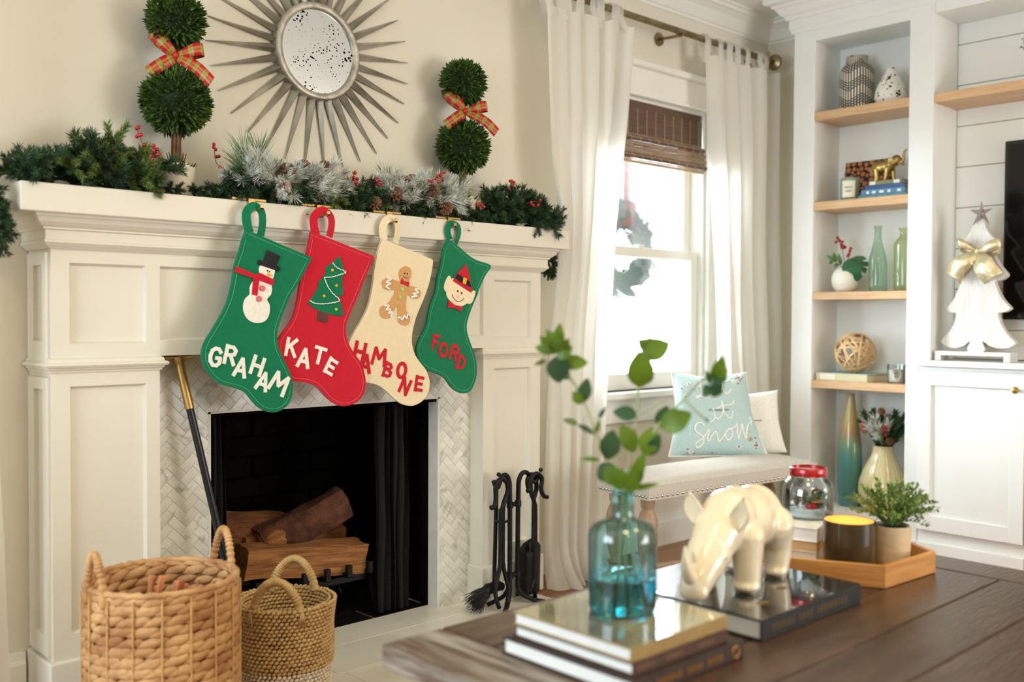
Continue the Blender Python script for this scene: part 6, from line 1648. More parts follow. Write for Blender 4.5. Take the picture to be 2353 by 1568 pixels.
for k in range(24):
    ax = Vector((rg.gauss(0,1), rg.gauss(0,1), rg.gauss(0,1))).normalized(); a = ax.orthogonal().normalized(); b = ax.cross(a)
    off = rg.uniform(-0.55, 0.55)*R; rr = sqrt(R*R-off*off)*(1-0.008*(k % 3))
    m = MB(); n = 48; vs = []
    for q in range(n):
        an = 2*pi*q/n; d = a*cos(an)+b*sin(an)
        for w_, t_ in ((-0.0042,0),(0.0042,0),(0.0042,0.0012),(-0.0042,0.0012)):
            p = d*(rr+t_) + ax*(off+w_); vs.append(p + Vector((4.130,2.165,0.7602+R+0.001)))
    m.add(vs, [(q*4+i, q*4+(i+1) % 4, ((q+1) % n)*4+(i+1) % 4, ((q+1) % n)*4+i) for q in range(n) for i in range(4)])
    part('bamboo_strip', m, BAMB, wb)
gc = thing('glass_candle', 'small clear glass candle with oval label at the end of the fourth oak shelf', 'candle', (4.105, 1.962, 0.726))
part('glass', MB().lathe([(0.034,0.0),(0.037,0.003),(0.038,0.08),(0.0365,0.08),(0.0355,0.006),(0.001,0.005)], 36, (4.105,1.962,0.7262)), thin_glass('tumbler_glass', (246,250,250), refl=0.06), gc, smooth=radians(45))
part('wax', MB().lathe([(0.035,0.006),(0.035,0.058),(0.001,0.058)], 28, (4.105,1.962,0.7262)), MATS['cream_wax'], gc, smooth=radians(45))
ov = MB(); n = 24
ov.add([(4.105+0.0386*cos(radians(205)+0.55*cos(2*pi*k/n)), 1.962+0.0386*sin(radians(205)+0.55*cos(2*pi*k/n)), 0.7262+0.036+0.028*sin(2*pi*k/n)) for k in range(n)], [tuple(range(n))])
part('oval_label', ov, MATS['label_cream'], gc)
ovr = MB().tube([(4.105+0.0392*cos(radians(205)+0.46*cos(2*pi*k/n)), 1.962+0.0392*sin(radians(205)+0.46*cos(2*pi*k/n)), 0.7262+0.036+0.023*sin(2*pi*k/n)) for k in range(n)], 0.0006, 4, closed=True)
part('label_ring', ovr, INK, gc)
for k, (tx, zt) in enumerate((('xx', 0.044), ('xx', 0.030))): text_obj(tx, 0.013, INK, gc, (0.0405*cos(radians(205)), 0.0405*sin(radians(205)), zt), (pi/2, 0, radians(205+90)))
# bottom deck: tall vase, ribbed vase with greens
TV_ = pm('ombre_glaze', (82,132,130), 0.16, coat=0.5)
N_, L_, b_, o_ = nodes(TV_)
tc_ = N_.new('ShaderNodeTexCoord'); sz = N_.new('ShaderNodeSeparateXYZ'); L_.new(tc_.outputs['Object'], sz.inputs[0])
nz = N_.new('ShaderNodeTexNoise'); nz.inputs['Scale'].default_value = 30; mp = N_.new('ShaderNodeMapping'); mp.inputs['Scale'].default_value = (1,1,0.12); L_.new(tc_.outputs['Object'], mp.inputs[0]); L_.new(mp.outputs[0], nz.inputs['Vector'])
ad = N_.new('ShaderNodeMath'); ad.operation = 'MULTIPLY_ADD'; ad.inputs[1].default_value = 0.16; L_.new(nz.outputs['Fac'], ad.inputs[0]); L_.new(sz.outputs['Z'], ad.inputs[2])
rp_ = N_.new('ShaderNodeValToRGB'); els = rp_.color_ramp.elements
for pos, c in ((0.0,(70,116,118)),(0.30,(78,138,134)),(0.36,(120,150,118)),(0.40,(168,134,98)),(0.46,(178,158,96)),(0.58,(158,144,92))):
    e = els[0] if pos == 0 else els.new(pos); e.color = lin(c); e.position = pos
els[-1].color = lin((128,122,84)); L_.new(ad.outputs[0], rp_.inputs[0]); L_.new(rp_.outputs[0], b_.inputs['Base Color'])
lathe_thing('tall_bottle_vase', 'tall slender teal vase fading to gold at the neck standing on the bookcase deck', 'vase', [(0.046,0.0),(0.049,0.006),(0.053,0.10),(0.0535,0.19),(0.050,0.27),(0.042,0.335),(0.031,0.395),(0.023,0.44),(0.018,0.48),(0.017,0.495),(0.018,0.503),(0.014,0.503),(0.012,0.46),(0.001,0.40)], (4.135, 2.184, 0.165), TV_, 40)
rb_ = thing('ribbed_vase', 'cream ribbed gourd vase holding winter greenery on the bookcase deck', 'vase', (4.130, 2.028, 0.165))
part('vase_body', MB().lathe([(0.062,0.0),(0.078,0.010),(0.094,0.05),(0.1005,0.09),(0.097,0.130),(0.082,0.175),(0.062,0.215),(0.046,0.245),(0.041,0.270),(0.043,0.284),(0.038,0.284),(0.036,0.26),(0.001,0.24)], 96, (4.130,2.028,0.165), ribs=24, ramp=0.018), pm('cream_glaze', (216,204,160), 0.2, col2=(206,192,144), nscale=6, coat=0.4), rb_, smooth=radians(60))
rg = random.Random(18); G0 = Vector((4.130, 2.028, 0.44))
BR_V = [needle_mesh('pine_sprig', 0.13, 230, 0.020, 0.8, DARKGRN, 80+i, thick=0.0014) for i in range(3)]
for k in range(30):
    a = rg.uniform(0, 2*pi); s = rg.uniform(0.1, 0.9); d = Vector((cos(a)*s*0.6, sin(a)*s*0.9, 1.0-0.35*s))
    o = place(rg.choice(BR_V), rb_, G0 + Vector((cos(a)*0.015, sin(a)*0.015, 0)), d, rg.uniform(0.8, 1.35), a)
for d, s in (((-0.55,-0.02,1.0),1.15), ((-0.65,-0.2,0.75),0.95)): place(BR_F[0], rb_, G0+Vector((-0.02,0,0.02)), d, s)
for d, s in (((-0.5,-0.35,0.55),0.8), ((-0.3,0.3,0.9),1.0)): place(BR_Y[0], rb_, G0, d, s)
berry_cluster(rb_, G0+Vector((-0.075,0.045,0.060)), (-0.2,0.2,0.6), 9, 0.045, 0.006, 21); berry_cluster(rb_, G0+Vector((-0.075,-0.030,0.060)), (-0.2,-0.35,0.7), 8, 0.05, 0.006, 22)
for p_, d in (((4.09,2.02,0.60),(-0.6,0,0.6)), ((4.08,1.975,0.475),(-0.7,-0.5,0.2))):
    o = place(CN, rb_, p_, d, 0.7); o.name = 'pinecone'

# ================================================================== white wooden tree on the ledge
WW = pm('whitewashed_wood', (226,224,221), 0.7, col2=(210,206,200), nscale=5, ndet=6, stretch=(1,14,1.2), bump=0.4, bscale=14, bstretch=(1,14,1.2), fac=(0.4,0.75))
WE = pm('tan_wood_edge', (196,160,112), 0.7, col2=(206,172,124), nscale=10)
tr = thing('wooden_tree', 'white washed wooden tree with silver star and gold bow on the media ledge', 'tree decoration', (4.09, 1.62, 0.832))
out_ = [(a/1000, b/1000) for a, b in TREE]; out_ = [(q.x, q.y) for q in cat_rom([(a, b, 0) for a, b in out_], 3, closed=True)]
part('tree_board', MB().prism(out_, lambda a, b, d: (d, a, b), 4.076, 4.106), WW, tr, bev=0.003, segs=2)
part('edge_back', MB().prism(inset(out_, 0.001), lambda a, b, d: (d, a, b), 4.1055, 4.113), WE, tr)
part('stand', MB().box(4.045, 4.125, 1.477, 1.774, 0.854, 0.871).box(4.045, 4.125, 1.748, 1.774, 0.8325, 0.856).box(4.045, 4.125, 1.477, 1.503, 0.8325, 0.856), WW, tr, bev=0.003)
SV = pm('silver_star', (190,190,192), 0.25, metal=1.0, col2=(206,206,208))
sc = (1.605, 1.424); sm_ = MB(); star = []
for k in range(10):
    a = pi/2 + 2*pi*k/10; r = 0.050 if k % 2 == 0 else 0.0175
    if k in (4, 6): r = 0.060
    star.append((sc[0]+r*cos(a)*0.95, sc[1]+r*sin(a)))
vs = [(4.070, a, b) for a, b in star] + [(4.050, sc[0], sc[1]), (4.074, sc[0], sc[1])]
sm_.add(vs, [(i, (i+1) % 10, 10) for i in range(10)] + [((i+1) % 10, i, 11) for i in range(10)])
part('star', sm_, SV, tr)
GF = pm('gold_foil_ribbon', (206,192,150), 0.34, metal=0.6, col2=(232,222,188), nscale=26, bump=0.4, bscale=60)
kb = (4.060, 1.613, 1.272)
def KB(y, z, f): return Vector((kb[0]-f, kb[1]+y, kb[2]+z))
part('bow_knot', MB().ell(kb, (0.010,0.012,0.014), 12, 8), GF, tr, smooth=True)
thp = lambda f: 0.3+0.7*min(1, 3.5*min(f, 1-f))
ribbon('bow_loop', [KB(0,0,0), KB(0.030,0.022,0.020), KB(0.062,0.034,0.026), KB(0.070,0.024,0.010), KB(0.045,0.008,-0.002), KB(0,0,0)], 0.046, (0,0.35,0.95), GF, tr, taper=thp)
ribbon('bow_loop', [KB(0,0,0), KB(-0.035,0.010,0.022), KB(-0.080,0.022,0.028), KB(-0.094,0.012,0.010), KB(-0.055,-0.006,-0.002), KB(0,0,0)], 0.046, (0,-0.15,1.0), GF, tr, taper=thp)
tp3 = lambda f: 0.3+0.7*min(1, 2.2*f)
ribbon('bow_tail', [KB(0,-0.006,0.004), KB(0.032,-0.030,0.020), KB(0.070,-0.065,0.018), KB(0.088,-0.105,0.010)], 0.074, (0,0.75,0.6), GF, tr, taper=tp3)
ribbon('bow_tail', [KB(0,-0.006,0.004), KB(-0.020,-0.035,0.018), KB(-0.042,-0.075,0.022), KB(-0.068,-0.110,0.012)], 0.082, (0,-0.8,0.55), GF, tr, taper=tp3)
# greenery at the right end of the media shelf
gv = thing('shelf_greenery', 'vase of green sprigs with red berries at the right edge on the media shelf', 'plant', (4.14, 1.335, 1.920))
part('vase', MB().lathe([(0.03,0.0),(0.045,0.02),(0.05,0.06),(0.035,0.10),(0.022,0.12),(0.024,0.13),(0.02,0.13),(0.018,0.11),(0.001,0.10)], 32, (4.14,1.335,1.920)), MATS['white_stoneware'], gv, smooth=radians(45))
rg = random.Random(27); LGM = pm('sprig_green', (62,104,52), 0.5, col2=(90,132,70), nscale=30)
for k in range(9):
    a = rg.uniform(-1.2, 1.2) + pi/2; d = Vector((-0.25+0.3*rg.random(), cos(a)*0.2+sin(a)*0.9*rg.uniform(0.1,1), rg.uniform(-0.1,0.9))).normalized()
    p0 = Vector((4.14,1.335,2.045)); L = 0.15
    st_ = part('sprig', MB().tube([p0, p0+d*L*0.6+Vector((0,0,0.01)), p0+d*L], [0.0014,0.0012,0.0007], 5), LGM, gv)
    lm = MB()
    for i in range(26):
        t_ = 0.25+0.75*i/25; q = p0 + d*L*t_; e = q + (Vector((rg.uniform(-1,1),rg.uniform(-1,1),rg.uniform(-1,1))).normalized()+d*0.6)*0.014
        l_ = leaf_mb(q, e, 0.005, n=4); lm.add(l_.v, l_.f)
    q_ = part('sprig_leaves', lm, LGM, None, recalc=False); q_.parent = st_; q_.location = -wloc(gv); q_['kind'] = 'stuff'
berry_cluster(gv, (4.10,1.40,1.985), (-0.1,0.5,-0.2), 5, 0.035, 0.006, 31)
# ================================================================== coffee table
TWD = pm('dark_walnut_stain', (56,38,27), 0.25, col2=(86,63,46), nscale=5, ndet=7, stretch=(1,9,9), bump=0.12, bscale=22, fac=(0.3,0.75), objvar=0.12)
TWE = pm('worn_table_end', (92,70,52), 0.38, col2=(168,164,156), nscale=6, ndet=7, stretch=(9,1,9), bump=0.35, bscale=26, fac=(0.40,0.72), objvar=0.08)
TX0, TX1, TY0, TY1, TZ = 0.977, 2.307, 0.40, 1.356, 0.450
ct = thing('coffee_table', 'large dark plank coffee table with breadboard ends in the foreground', 'coffee table', (1.64, 0.88, 0.0))
nb = 7; pw_ = (TY1-TY0)/nb
for i in range(nb):
    y0 = TY0+i*pw_
    part('plank', MB().box(TX0+0.131, TX1-0.125, y0+0.001, y0+pw_-0.001, TZ-0.040, TZ-0.0003*(i % 2)), TWD, ct, bev=0.003, segs=2)
part('breadboard_end', MB().box(TX0, TX0+0.129, TY0, TY1, TZ-0.040, TZ), TWE, ct, bev=0.005)
part('breadboard_end', MB().box(TX1-0.123, TX1, TY0, TY1, TZ-0.040, TZ), TWD, ct, bev=0.005)
part('apron', MB().box(TX0+0.10, TX1-0.10, TY1-0.10, TY1-0.08, TZ-0.12, TZ-0.041).box(TX0+0.10, TX1-0.10, TY0+0.08, TY0+0.10, TZ-0.12, TZ-0.041).box(TX0+0.10, TX0+0.12, TY0+0.1, TY1-0.1, TZ-0.12, TZ-0.041).box(TX1-0.12, TX1-0.10, TY0+0.1, TY1-0.1, TZ-0.12, TZ-0.041), TWD, ct)
for x in (TX0+0.14, TX1-0.14):
    for y in (TY0+0.12, TY1-0.12): part('leg', MB().box(x-0.04, x+0.04, y-0.04, y+0.04, 0.0, TZ-0.041), TWD, ct, bev=0.006)
# ------------------------------------------------------------------ stacked books with the bottle
DK = (48,34,28)
b3 = book('big dark book with gold spine lettering, lowest under the teal bottle', 1.094, 1.372, 0.905, 1.182, 0.4503, 0.478, DK, 'books under the teal bottle', 'y0', page=(244,244,242), c=0.0035, name='table_book')
GLT = pm('gilt_print', (170,116,48), 0.5, col2=(150,100,40), nscale=40)
text_obj('xxxx xxxxxx xxxx xxxx', 0.017, GLT, b3, (-0.03, -0.1390, 0.0135), (pi/2, 0, 0), bold=0.0004)
part('gilt_emblem', MB().tube([(0.115+0.009*cos(2*pi*k/12), -0.139, 0.0135+0.009*sin(2*pi*k/12)) for k in range(12)], 0.002, 5, closed=True), GLT, b3, local=True)
b2 = book('blue-edged book with brown spine in the middle of the stack under the teal bottle', 1.108, 1.346, 0.918, 1.170, 0.4783, 0.498, (70,44,34), 'books under the teal bottle', 'y0', page=(246,246,244), c=0.003, name='table_book')
for x in (-0.09, -0.02, 0.06): part('spine_label', MB().box(x-0.022, x+0.022, -0.1264, -0.1258, 0.006, 0.014), pm('spine_tan', (104,72,48), 0.6, col2=(94,64,42)) if 'spine_tan' not in MATS else MATS['spine_tan'], b2, local=True)
part('blue_edge', MB().box(-0.1195, -0.1188, -0.12, 0.12, 0.0170, 0.0200), pm('blue_cover_edge', (58,92,112), 0.4, col2=(66,102,120)), b2, local=True)
b1 = book('glossy pictorial book with tan edge on top of the stack under the teal bottle', 1.106, 1.346, 0.920, 1.170, 0.4983, 0.5200, (150,124,76), 'books under the teal bottle', 'y0', page=(236,238,238), c=0.003, name='table_book')
part('dust_jacket', MB().box(-0.1195, 0.1195, -0.1245, 0.1245, 0.0214, 0.0222), pm('glossy_jacket', (92,92,80), 0.06, col2=(150,144,112), nscale=7, ndet=4, coat=1.0, fac=(0.35,0.6)), b1, local=True)
# ------------------------------------------------------------------ teal bottle with branch
BX, BY, BZ = 1.240, 1.051, 0.5224
tv_ = thing('teal_bottle_vase', 'teal glass bottle half filled with water holding leafy branches on the book stack', 'vase', (BX, BY, BZ))
TG = thin_glass('teal_glass', (196,234,236), rough=0.02, refl=0.09)
TWt = pm('teal_water', (52,194,208), 0.0, trans=1.0, ior=1.33)
outp = [(0.001,0.0005),(0.050,0.0005),(0.0545,0.003),(0.0560,0.010),(0.0560,0.118),(0.0545,0.130),(0.049,0.139),(0.038,0.1445),(0.026,0.148),(0.0195,0.152),(0.0180,0.158),(0.0180,0.194),(0.0195,0.196),(0.0172,0.1962),(0.0165,0.190)]
part('glass', MB().lathe(outp, 64, (BX,BY,BZ), capb=False), TG, tv_, smooth=radians(50))
part('water', MB().lathe([(0.001,0.004),(0.0510,0.004),(0.0548,0.0102),(0.0548,0.056),(0.001,0.056)], 64, (BX,BY,BZ)), TWt, tv_, smooth=radians(50))
R_ = Vector((0.728,-0.685,0)); F_ = Vector((-0.685,-0.728,0)); B_ = Vector((BX, BY, BZ+0.196))
def bq(px, py, f=0.0):    # measured from the bottle mouth, in metres to the right / up, f towards the viewer
    return B_ + R_*((px-1430)/1420) + Vector((0,0,1))*((1132-py)/1420) + F_*f
STEM = pm('sage_stem', (150,160,118), 0.6, col2=(168,176,136), nscale=30)
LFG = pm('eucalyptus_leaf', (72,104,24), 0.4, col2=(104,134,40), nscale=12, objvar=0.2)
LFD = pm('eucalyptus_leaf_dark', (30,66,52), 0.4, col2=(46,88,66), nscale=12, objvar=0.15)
for m_ in (LFG, LFD):
    N_, L_, b_, o_ = nodes(m_); t_ = N_.new('ShaderNodeBsdfTranslucent'); t_.inputs['Color'].default_value = lin((120,150,30)); mx_ = N_.new('ShaderNodeMixShader'); mx_.inputs[0].default_value = 0.25
    L_.new(b_.outputs[0], mx_.inputs[1]); L_.new(t_.outputs[0], mx_.inputs[2]); L_.new(mx_.outputs[0], o_.inputs['Surface'])
stems = [
  [(1415,1420,0.0),(1425,1250,0.0),(1428,1130,0),(1405,1060,0.0),(1368,1005,0.0),(1345,940,0.0),(1318,890,0.0),(1285,840,-0.01),(1272,790,-0.01)],
  [(1440,1420,0.0),(1436,1250,0.0),(1434,1130,0),(1447,1050,0.0),(1460,970,0.0),(1464,900,0.0),(1468,840,0.0),(1478,790,0.0)],
  [(1470,1400,0.0),(1450,1250,0.0),(1440,1130,0),(1470,1050,0.0),(1510,980,0.0),(1545,945,0.0),(1572,918,0.0),(1600,885,0.0),(1635,860,0.0)]]
for s in stems:
    part('branch', MB().tube(cat_rom([bq(a, b+0, f) for a, b, f in s], 5), [0.0028]*12+[0.0022]*40 if False else 0.0022, 6), STEM, tv_, smooth=True)
part('twig', MB().tube(cat_rom([bq(1464,960), bq(1500,935), bq(1530,920)], 4), 0.0014, 5), STEM, tv_)
part('twig', MB().tube(cat_rom([bq(1572,922), bq(1595,945), bq(1622,968)], 4), 0.0016, 5), STEM, tv_)
# each leaf: base px, tip px, width (m), facing (d = darker side), f towards viewer
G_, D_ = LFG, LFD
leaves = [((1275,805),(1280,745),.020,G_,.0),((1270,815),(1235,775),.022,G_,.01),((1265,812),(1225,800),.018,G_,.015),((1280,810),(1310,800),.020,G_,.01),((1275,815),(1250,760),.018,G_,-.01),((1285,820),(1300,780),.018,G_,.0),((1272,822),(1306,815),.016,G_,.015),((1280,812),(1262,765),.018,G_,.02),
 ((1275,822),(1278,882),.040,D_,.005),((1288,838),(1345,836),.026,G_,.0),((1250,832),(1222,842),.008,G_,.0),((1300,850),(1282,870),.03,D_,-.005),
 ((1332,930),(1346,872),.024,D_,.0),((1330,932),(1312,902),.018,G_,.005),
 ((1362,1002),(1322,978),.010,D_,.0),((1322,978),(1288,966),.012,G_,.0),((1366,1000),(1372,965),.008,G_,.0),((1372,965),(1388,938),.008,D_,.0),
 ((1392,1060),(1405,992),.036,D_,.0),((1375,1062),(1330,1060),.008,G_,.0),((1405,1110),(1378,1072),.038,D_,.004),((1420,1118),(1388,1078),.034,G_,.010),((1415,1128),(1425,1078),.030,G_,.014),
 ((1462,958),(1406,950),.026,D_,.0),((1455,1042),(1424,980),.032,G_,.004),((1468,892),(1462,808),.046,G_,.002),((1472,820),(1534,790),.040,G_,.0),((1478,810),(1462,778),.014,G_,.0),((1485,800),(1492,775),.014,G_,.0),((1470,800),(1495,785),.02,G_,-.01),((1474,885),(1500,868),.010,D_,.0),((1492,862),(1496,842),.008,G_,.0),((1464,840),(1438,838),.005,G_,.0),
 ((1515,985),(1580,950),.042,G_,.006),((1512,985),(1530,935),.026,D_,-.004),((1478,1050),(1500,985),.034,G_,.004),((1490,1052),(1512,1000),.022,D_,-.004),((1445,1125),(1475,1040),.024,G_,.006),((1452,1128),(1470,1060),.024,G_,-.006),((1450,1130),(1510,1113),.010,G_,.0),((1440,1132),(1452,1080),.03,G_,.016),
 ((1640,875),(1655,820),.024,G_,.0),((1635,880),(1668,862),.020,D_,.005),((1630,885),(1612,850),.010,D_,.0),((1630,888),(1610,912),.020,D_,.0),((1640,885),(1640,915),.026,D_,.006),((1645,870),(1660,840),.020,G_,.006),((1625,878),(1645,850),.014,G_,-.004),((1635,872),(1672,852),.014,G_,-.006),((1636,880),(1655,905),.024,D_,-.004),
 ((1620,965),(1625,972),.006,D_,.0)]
rl = random.Random(2)
for a, b, w_, mt, f in leaves:
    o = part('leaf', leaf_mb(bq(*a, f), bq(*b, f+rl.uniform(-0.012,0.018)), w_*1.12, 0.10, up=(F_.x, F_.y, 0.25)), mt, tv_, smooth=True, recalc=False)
# ------------------------------------------------------------------ black book and rhino
bb = book('large glossy black book lying under the white rhino', 1.456, 1.802, 0.926, 1.160, 0.4503, 0.4873, (24,23,24), None, 'y0', page=(232,230,226), c=0.0035, name='black_book')
part('glossy_cover', MB().box(-0.1725, 0.1725, -0.1165, 0.1165, 0.0364, 0.0372), pm('gloss_black', (26,27,31), 0.07, col2=(34,36,42), nscale=9, coat=1.0), bb, local=True)
text_obj('xxxxxx xxxx xxxxxxxxx', 0.020, pm('dull_gilt', (112,90,52), 0.6, col2=(98,78,44)), bb, (-0.01, -0.1172, 0.0180), (pi/2, 0, 0), bold=0.0003)
for p_ in ((0.03,-0.03),(-0.02,0.02),(0.09,0.03),(-0.08,-0.06)):
    part('cover_print', MB().prism([(p_[0]+0.016*cos(2*pi*k/12), p_[1]+0.009*sin(2*pi*k/12)) for k in range(12)], lambda a, b, d: (a, b, d), 0.03715, 0.0374), MATS['dull_gilt'], bb, local=True)
RH = pm('ivory_glaze', (236,224,200), 0.22, col2=(228,212,184), nscale=5, coat=0.6, bump=0.03, bscale=30)
RHS = 0.95
rh = thing('rhino_figurine', 'glossy ivory ceramic rhinoceros grazing on the black book', 'figurine', (1.640, 1.096, 0.4878), radians(190))
m = MB()
m.ell((-0.020,0,0.124), (0.108,0.064,0.066), 24, 16).ell((-0.078,0,0.122), (0.058,0.060,0.068), 20, 14).ell((0.050,0,0.136), (0.058,0.056,0.062), 20, 14).ell((0.02,0,0.15), (0.06,0.04,0.050), 16, 12)
limb(m, [(0.060,0,0.135),(0.105,0,0.112),(0.140,0,0.082)], [0.056,0.047,0.040], seg=18)
limb(m, [(0.135,0,0.088),(0.170,0,0.060),(0.200,0,0.032)], [0.044,0.038,0.029], seg=18)
m.ell((0.203,0,0.024), (0.024,0.030,0.021), 16, 10).ell((0.180,0,0.060), (0.020,0.024,0.018), 12, 8)
for s in (-1, 1):
    m.ell((0.150, s*0.034, 0.085), (0.015,0.009,0.012), 10, 8)
    limb(m, [(0.050, s*0.038, 0.105), (0.056, s*0.043, 0.060), (0.060, s*0.046, 0.016)], [0.038,0.029,0.025], seg=16)
    m.ell((0.063, s*0.046, 0.012), (0.030,0.028,0.013), 14, 8)
    limb(m, [(-0.090, s*0.036, 0.105), (-0.100, s*0.042, 0.060), (-0.094, s*0.044, 0.016)], [0.046,0.031,0.025], seg=16)
    m.ell((-0.090, s*0.044, 0.012), (0.030,0.027,0.013), 14, 8)
    m.bar((0.0505, s*0.044, 0.0), (0.0755, s*0.046, 0.0), 0.04, 0.012).bar((-0.102, s*0.044, 0.0), (-0.078, s*0.044, 0.0), 0.04, 0.012)
remeshed('body', m, RH, rh, 0.0035, 7)
part('front_horn', MB().tube(cat_rom([(0.204,0,0.040),(0.228,0,0.062),(0.240,0,0.088),(0.240,0,0.116)], 5), [0.0165-0.00098*i for i in range(16)], 12), RH, rh, local=True, smooth=True)
part('rear_horn', MB().tube(cat_rom([(0.184,0,0.068),(0.200,0,0.086),(0.207,0,0.104)], 5), [0.0115-0.00095*i for i in range(11)], 10), RH, rh, local=True, smooth=True)
for s in (-1, 1):
    e = MB(); e.grid(9, 10, lambda u, v: (0.098+0.010*(2*u-1)**2*(1-v)+0.012*v, s*(0.038+0.020*v+0.021*(u-0.5)*2*sin(pi*min(1, v*0.88+0.12))), 0.132+0.064*v-0.006*(2*u-1)**2))
    o = part('ear', e, RH, rh, local=True, smooth=True); md = o.modifiers.new('s', 'SOLIDIFY'); md.thickness = 0.005; md.offset = 0
    part('eye', MB().ell((0.150, s*0.0425, 0.084), (0.004,0.003,0.004), 8, 6), RH, rh, local=True, smooth=True)
rh.scale = (RHS,)*3
part('tail', MB().tube(cat_rom([(-0.134,0,0.140),(-0.146,0,0.115),(-0.142,0,0.080)], 4), 0.0045, 8), RH, rh, local=True, smooth=True)
# ------------------------------------------------------------------ hexagonal tray
TRW = pm('acacia_tray', (176,116,58), 0.5, col2=(206,150,84), nscale=5, ndet=6, stretch=(1.5,1.5,14), bump=0.1, bscale=20, fac=(0.3,0.7))
HC = Vector((2.045, 1.112, 0)); HS = 0.207; H0 = radians(-3.55)
ty = thing('hexagonal_tray', 'hexagonal wooden tray on the far end of the coffee table', 'tray', (HC.x, HC.y, TZ+0.0004))
def hexp(r, k): a = H0 - pi*2/3 + k*pi/3; return (HC.x + r*cos(a), HC.y + r*sin(a))
part('tray_base', MB().prism([hexp(HS-0.010, k) for k in range(6)], lambda a, b, d: (a, b, d), TZ+0.001, TZ+0.009), TRW, ty)
for k in range(6):
    a0, a1, b0, b1 = hexp(HS, k), hexp(HS, k+1), hexp(HS-0.0135, k), hexp(HS-0.0135, k+1)
    part('tray_side', MB().prism([a0, a1, b1, b0], lambda a, b, d: (a, b, d), TZ+0.0006, TZ+0.047), TRW, ty, bev=0.0015)
ZT = TZ + 0.0092
# white books in the tray
wb1 = book('white book at the bottom of the small pile in the hexagonal tray', 1.985, 2.145, 1.155, 1.265, ZT, ZT+0.020, (222,216,204), 'small books in the tray', 'y0', radians(16), page=(232,230,224), name='tray_book')
wb2 = book('tan book in the middle of the small pile in the hexagonal tray', 1.987, 2.145, 1.155, 1.265, ZT+0.0202, ZT+0.042, (206,168,118), 'small books in the tray', 'y0', radians(16), page=(220,186,138), name='tray_book')
wb3 = book('thick white book on top of the small pile in the hexagonal tray', 1.980, 2.145, 1.152, 1.267, ZT+0.0422, ZT+0.074, (232,232,230), 'small books in the tray', 'y0', radians(16), page=(238,238,236), name='tray_book')
# jar with red lid
jz = ZT+0.0745; jc = (2.108, 1.218, jz)
jr = thing('glass_jar', 'clear glass jar with red lid holding a winter scene on the tray books', 'jar', jc)
part('glass', MB().lathe([(0.050,0.0),(0.056,0.003),(0.0585,0.012),(0.0585,0.066),(0.054,0.082),(0.044,0.092),(0.0405,0.097),(0.0405,0.104),(0.0385,0.104),(0.0385,0.096),(0.042,0.090),(0.052,0.080),(0.0565,0.066),(0.0565,0.012),(0.054,0.005),(0.001,0.004)], 48, jc), thin_glass('jar_glass', (244,249,250), refl=0.07), jr, smooth=radians(50))
part('lid', MB().lathe([(0.0425,0.098),(0.0430,0.100),(0.0430,0.114),(0.0420,0.116),(0.038,0.117),(0.038,0.113),(0.001,0.113)], 48, jc), pm('red_tin_lid', (176,28,36), 0.25, metal=0.3, col2=(160,22,30), coat=0.6), jr, smooth=radians(50))
part('snow', MB().lathe([(0.054,0.006),(0.055,0.012),(0.045,0.018),(0.02,0.021),(0.001,0.020)], 32, jc), pm('fake_snow', (244,246,248), 0.8, col2=(236,240,244), nscale=60, bump=0.4), jr, smooth=True)
tk = solo('red_toy', MB().ell((jc[0]+0.004, jc[1]-0.012, jz+0.028), (0.030,0.015,0.010), 14, 8).ell((jc[0]+0.010, jc[1]-0.012, jz+0.036), (0.014,0.012,0.008), 12, 8), RB, 'small red toy lying on the snow inside the jar', 'ornament', (jc[0]+0.004, jc[1]-0.012, jz+0.019), smooth=True)
ob = thing('bronze_bauble', 'bronze bauble resting on the red toy inside the jar', 'ornament', (jc[0]+0.014, jc[1]-0.014, jz+0.044))
part('ball', MB().ell((jc[0]+0.014, jc[1]-0.014, jz+0.0555), 0.0125, 16, 10), pm('bronze_metal', (170,118,80), 0.2, metal=1.0, col2=(150,100,66)), ob, smooth=True)
part('cap', MB().lathe([(0.003,0.0),(0.003,0.005)], 10, (jc[0]+0.014, jc[1]-0.014, jz+0.067), capt=True), GOLD, ob)
ft = thing('bottle_brush_tree', 'tiny green fir tree standing inside the jar', 'ornament', (jc[0]-0.022, jc[1]+0.012, jz+0.018))
part('trunk', MB().tube([(jc[0]-0.022, jc[1]+0.012, jz+0.018), (jc[0]-0.022, jc[1]+0.012, jz+0.085)], 0.0015, 6), BARK, ft)
bm_ = needle_mesh('tree_needles', 0.062, 260, 0.014, 1.1, DARKGRN, 71)
o = bpy.data.objects.new('needles', bm_); COL.objects.link(o); o.parent = ft; o.location = (0,0,0.006); o.rotation_euler = (0, -pi/2, 0); o['kind'] = 'stuff'
place(BR_G[0], jr, (jc[0]-0.035, jc[1]-0.005, jz+0.034), (1,-0.3,0.25), 0.5)
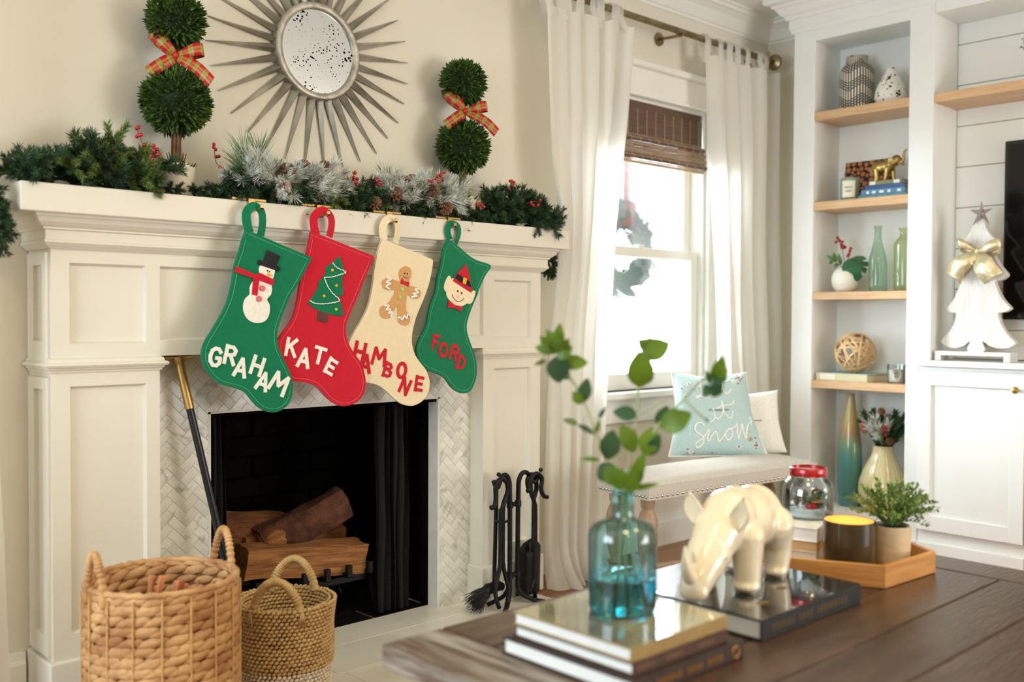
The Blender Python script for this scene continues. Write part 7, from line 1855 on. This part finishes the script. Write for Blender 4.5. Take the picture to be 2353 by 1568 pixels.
# candle in dark glass
cd = thing('dark_glass_candle', 'burning candle in a mottled dark bronze glass on the hexagonal tray', 'candle', (2.006, 1.060, ZT))
cc = (2.006, 1.060, ZT+0.0002)
DKG = pm('bronze_glass', (64,58,46), 0.28, col2=(104,84,52), nscale=9, ndet=4, coat=0.5, metal=0.35, fac=(0.35,0.7))
part('tumbler', MB().lathe([(0.050,0.0),(0.0535,0.003),(0.0545,0.012),(0.0545,0.104),(0.0518,0.104),(0.0515,0.09)], 56, cc), DKG, cd, smooth=radians(50))
part('inner_glaze', MB().lathe([(0.0514,0.1035),(0.0510,0.070),(0.0508,0.056)], 56, cc, capb=False), pm('gold_lining', (246,208,140), 0.5, metal=0.0, col2=(240,198,124)), cd, smooth=True, recalc=False)
WAX = pm('lit_wax', (250,214,150), 0.5, col2=(246,204,134), nscale=8)
part('wax', MB().lathe([(0.0506,0.030),(0.0506,0.058),(0.030,0.0565),(0.001,0.056)], 40, cc), WAX, cd, smooth=radians(50))
part('wick', MB().tube([(cc[0],cc[1],cc[2]+0.056),(cc[0]+0.001,cc[1],cc[2]+0.063)], 0.001, 5), FK, cd)
FLM = pm('candle_flame', (255,190,90), 0.5, emit=(255,186,88), estr=22.0)
part('flame', MB().lathe([(0.001,0.0),(0.0035,0.004),(0.0042,0.008),(0.003,0.014),(0.0006,0.021)], 10, (cc[0]+0.001,cc[1],cc[2]+0.0615)), FLM, cd, smooth=True)
fl_ = bpy.data.lights.new('flame_light', 'POINT'); fl_.energy = 0.17; fl_.color = (1.0, 0.62, 0.30); fl_.shadow_soft_size = 0.006
fo = bpy.data.objects.new('flame_light', fl_); COL.objects.link(fo); fo.location = (cc[0]+0.001, cc[1], cc[2]+0.0755)
# potted plant
pp = thing('potted_plant', 'small cream stoneware pot with feathery green plant on the hexagonal tray', 'plant', (2.098, 1.008, ZT))
pc = (2.098, 1.008, ZT+0.0002)
part('pot', MB().lathe([(0.034,0.0),(0.0375,0.004),(0.0385,0.02),(0.040,0.05),(0.0405,0.086),(0.0385,0.089),(0.0365,0.087),(0.036,0.078),(0.001,0.077)], 44, pc), pm('sand_pot', (216,192,158), 0.55, col2=(206,180,144), nscale=16, bump=0.05, bscale=60, stretch=(1,1,4)), pp, smooth=radians(50))
part('soil_moss', MB().ell((pc[0],pc[1],pc[2]+0.080), (0.036,0.036,0.010), 20, 8), LEAFI, pp, smooth=True)
rg = random.Random(41); PLG = pm('feathery_leaf', (96,128,52), 0.5, col2=(150,172,100), nscale=24, objvar=0.2)
for k in range(86):
    a = rg.uniform(0, 2*pi); s = sqrt(rg.random()); d = Vector((cos(a)*s*0.92, sin(a)*s*0.92, 1.15-0.62*s)).normalized()
    if k < 4: d = (R_*0.9 + Vector((0,0,0.35*k+0.1)) ).normalized()
    L = rg.uniform(0.080, 0.112)
    p0 = Vector((pc[0]+cos(a)*0.006, pc[1]+sin(a)*0.006, pc[2]+0.082)); q1 = p0 + d*L + Vector((0,0,-0.012*s)); md_ = p0 + d*L*0.55 + Vector((0,0,0.010))
    P = cat_rom([p0, md_, q1], 5)
    lm = MB().tube(P, 0.0008, 4, caps=False)
    for i, q in enumerate(P[3:]):
        for _ in range(4):
            e = q + (Vector((rg.uniform(-1,1),rg.uniform(-1,1),rg.uniform(-0.7,1))).normalized()*0.9+d*0.5)*rg.uniform(0.007,0.013)
            l_ = leaf_mb(q, e, 0.0058, n=4); lm.add(l_.v, l_.f)
    part('frond', lm, PLG, pp, recalc=False)
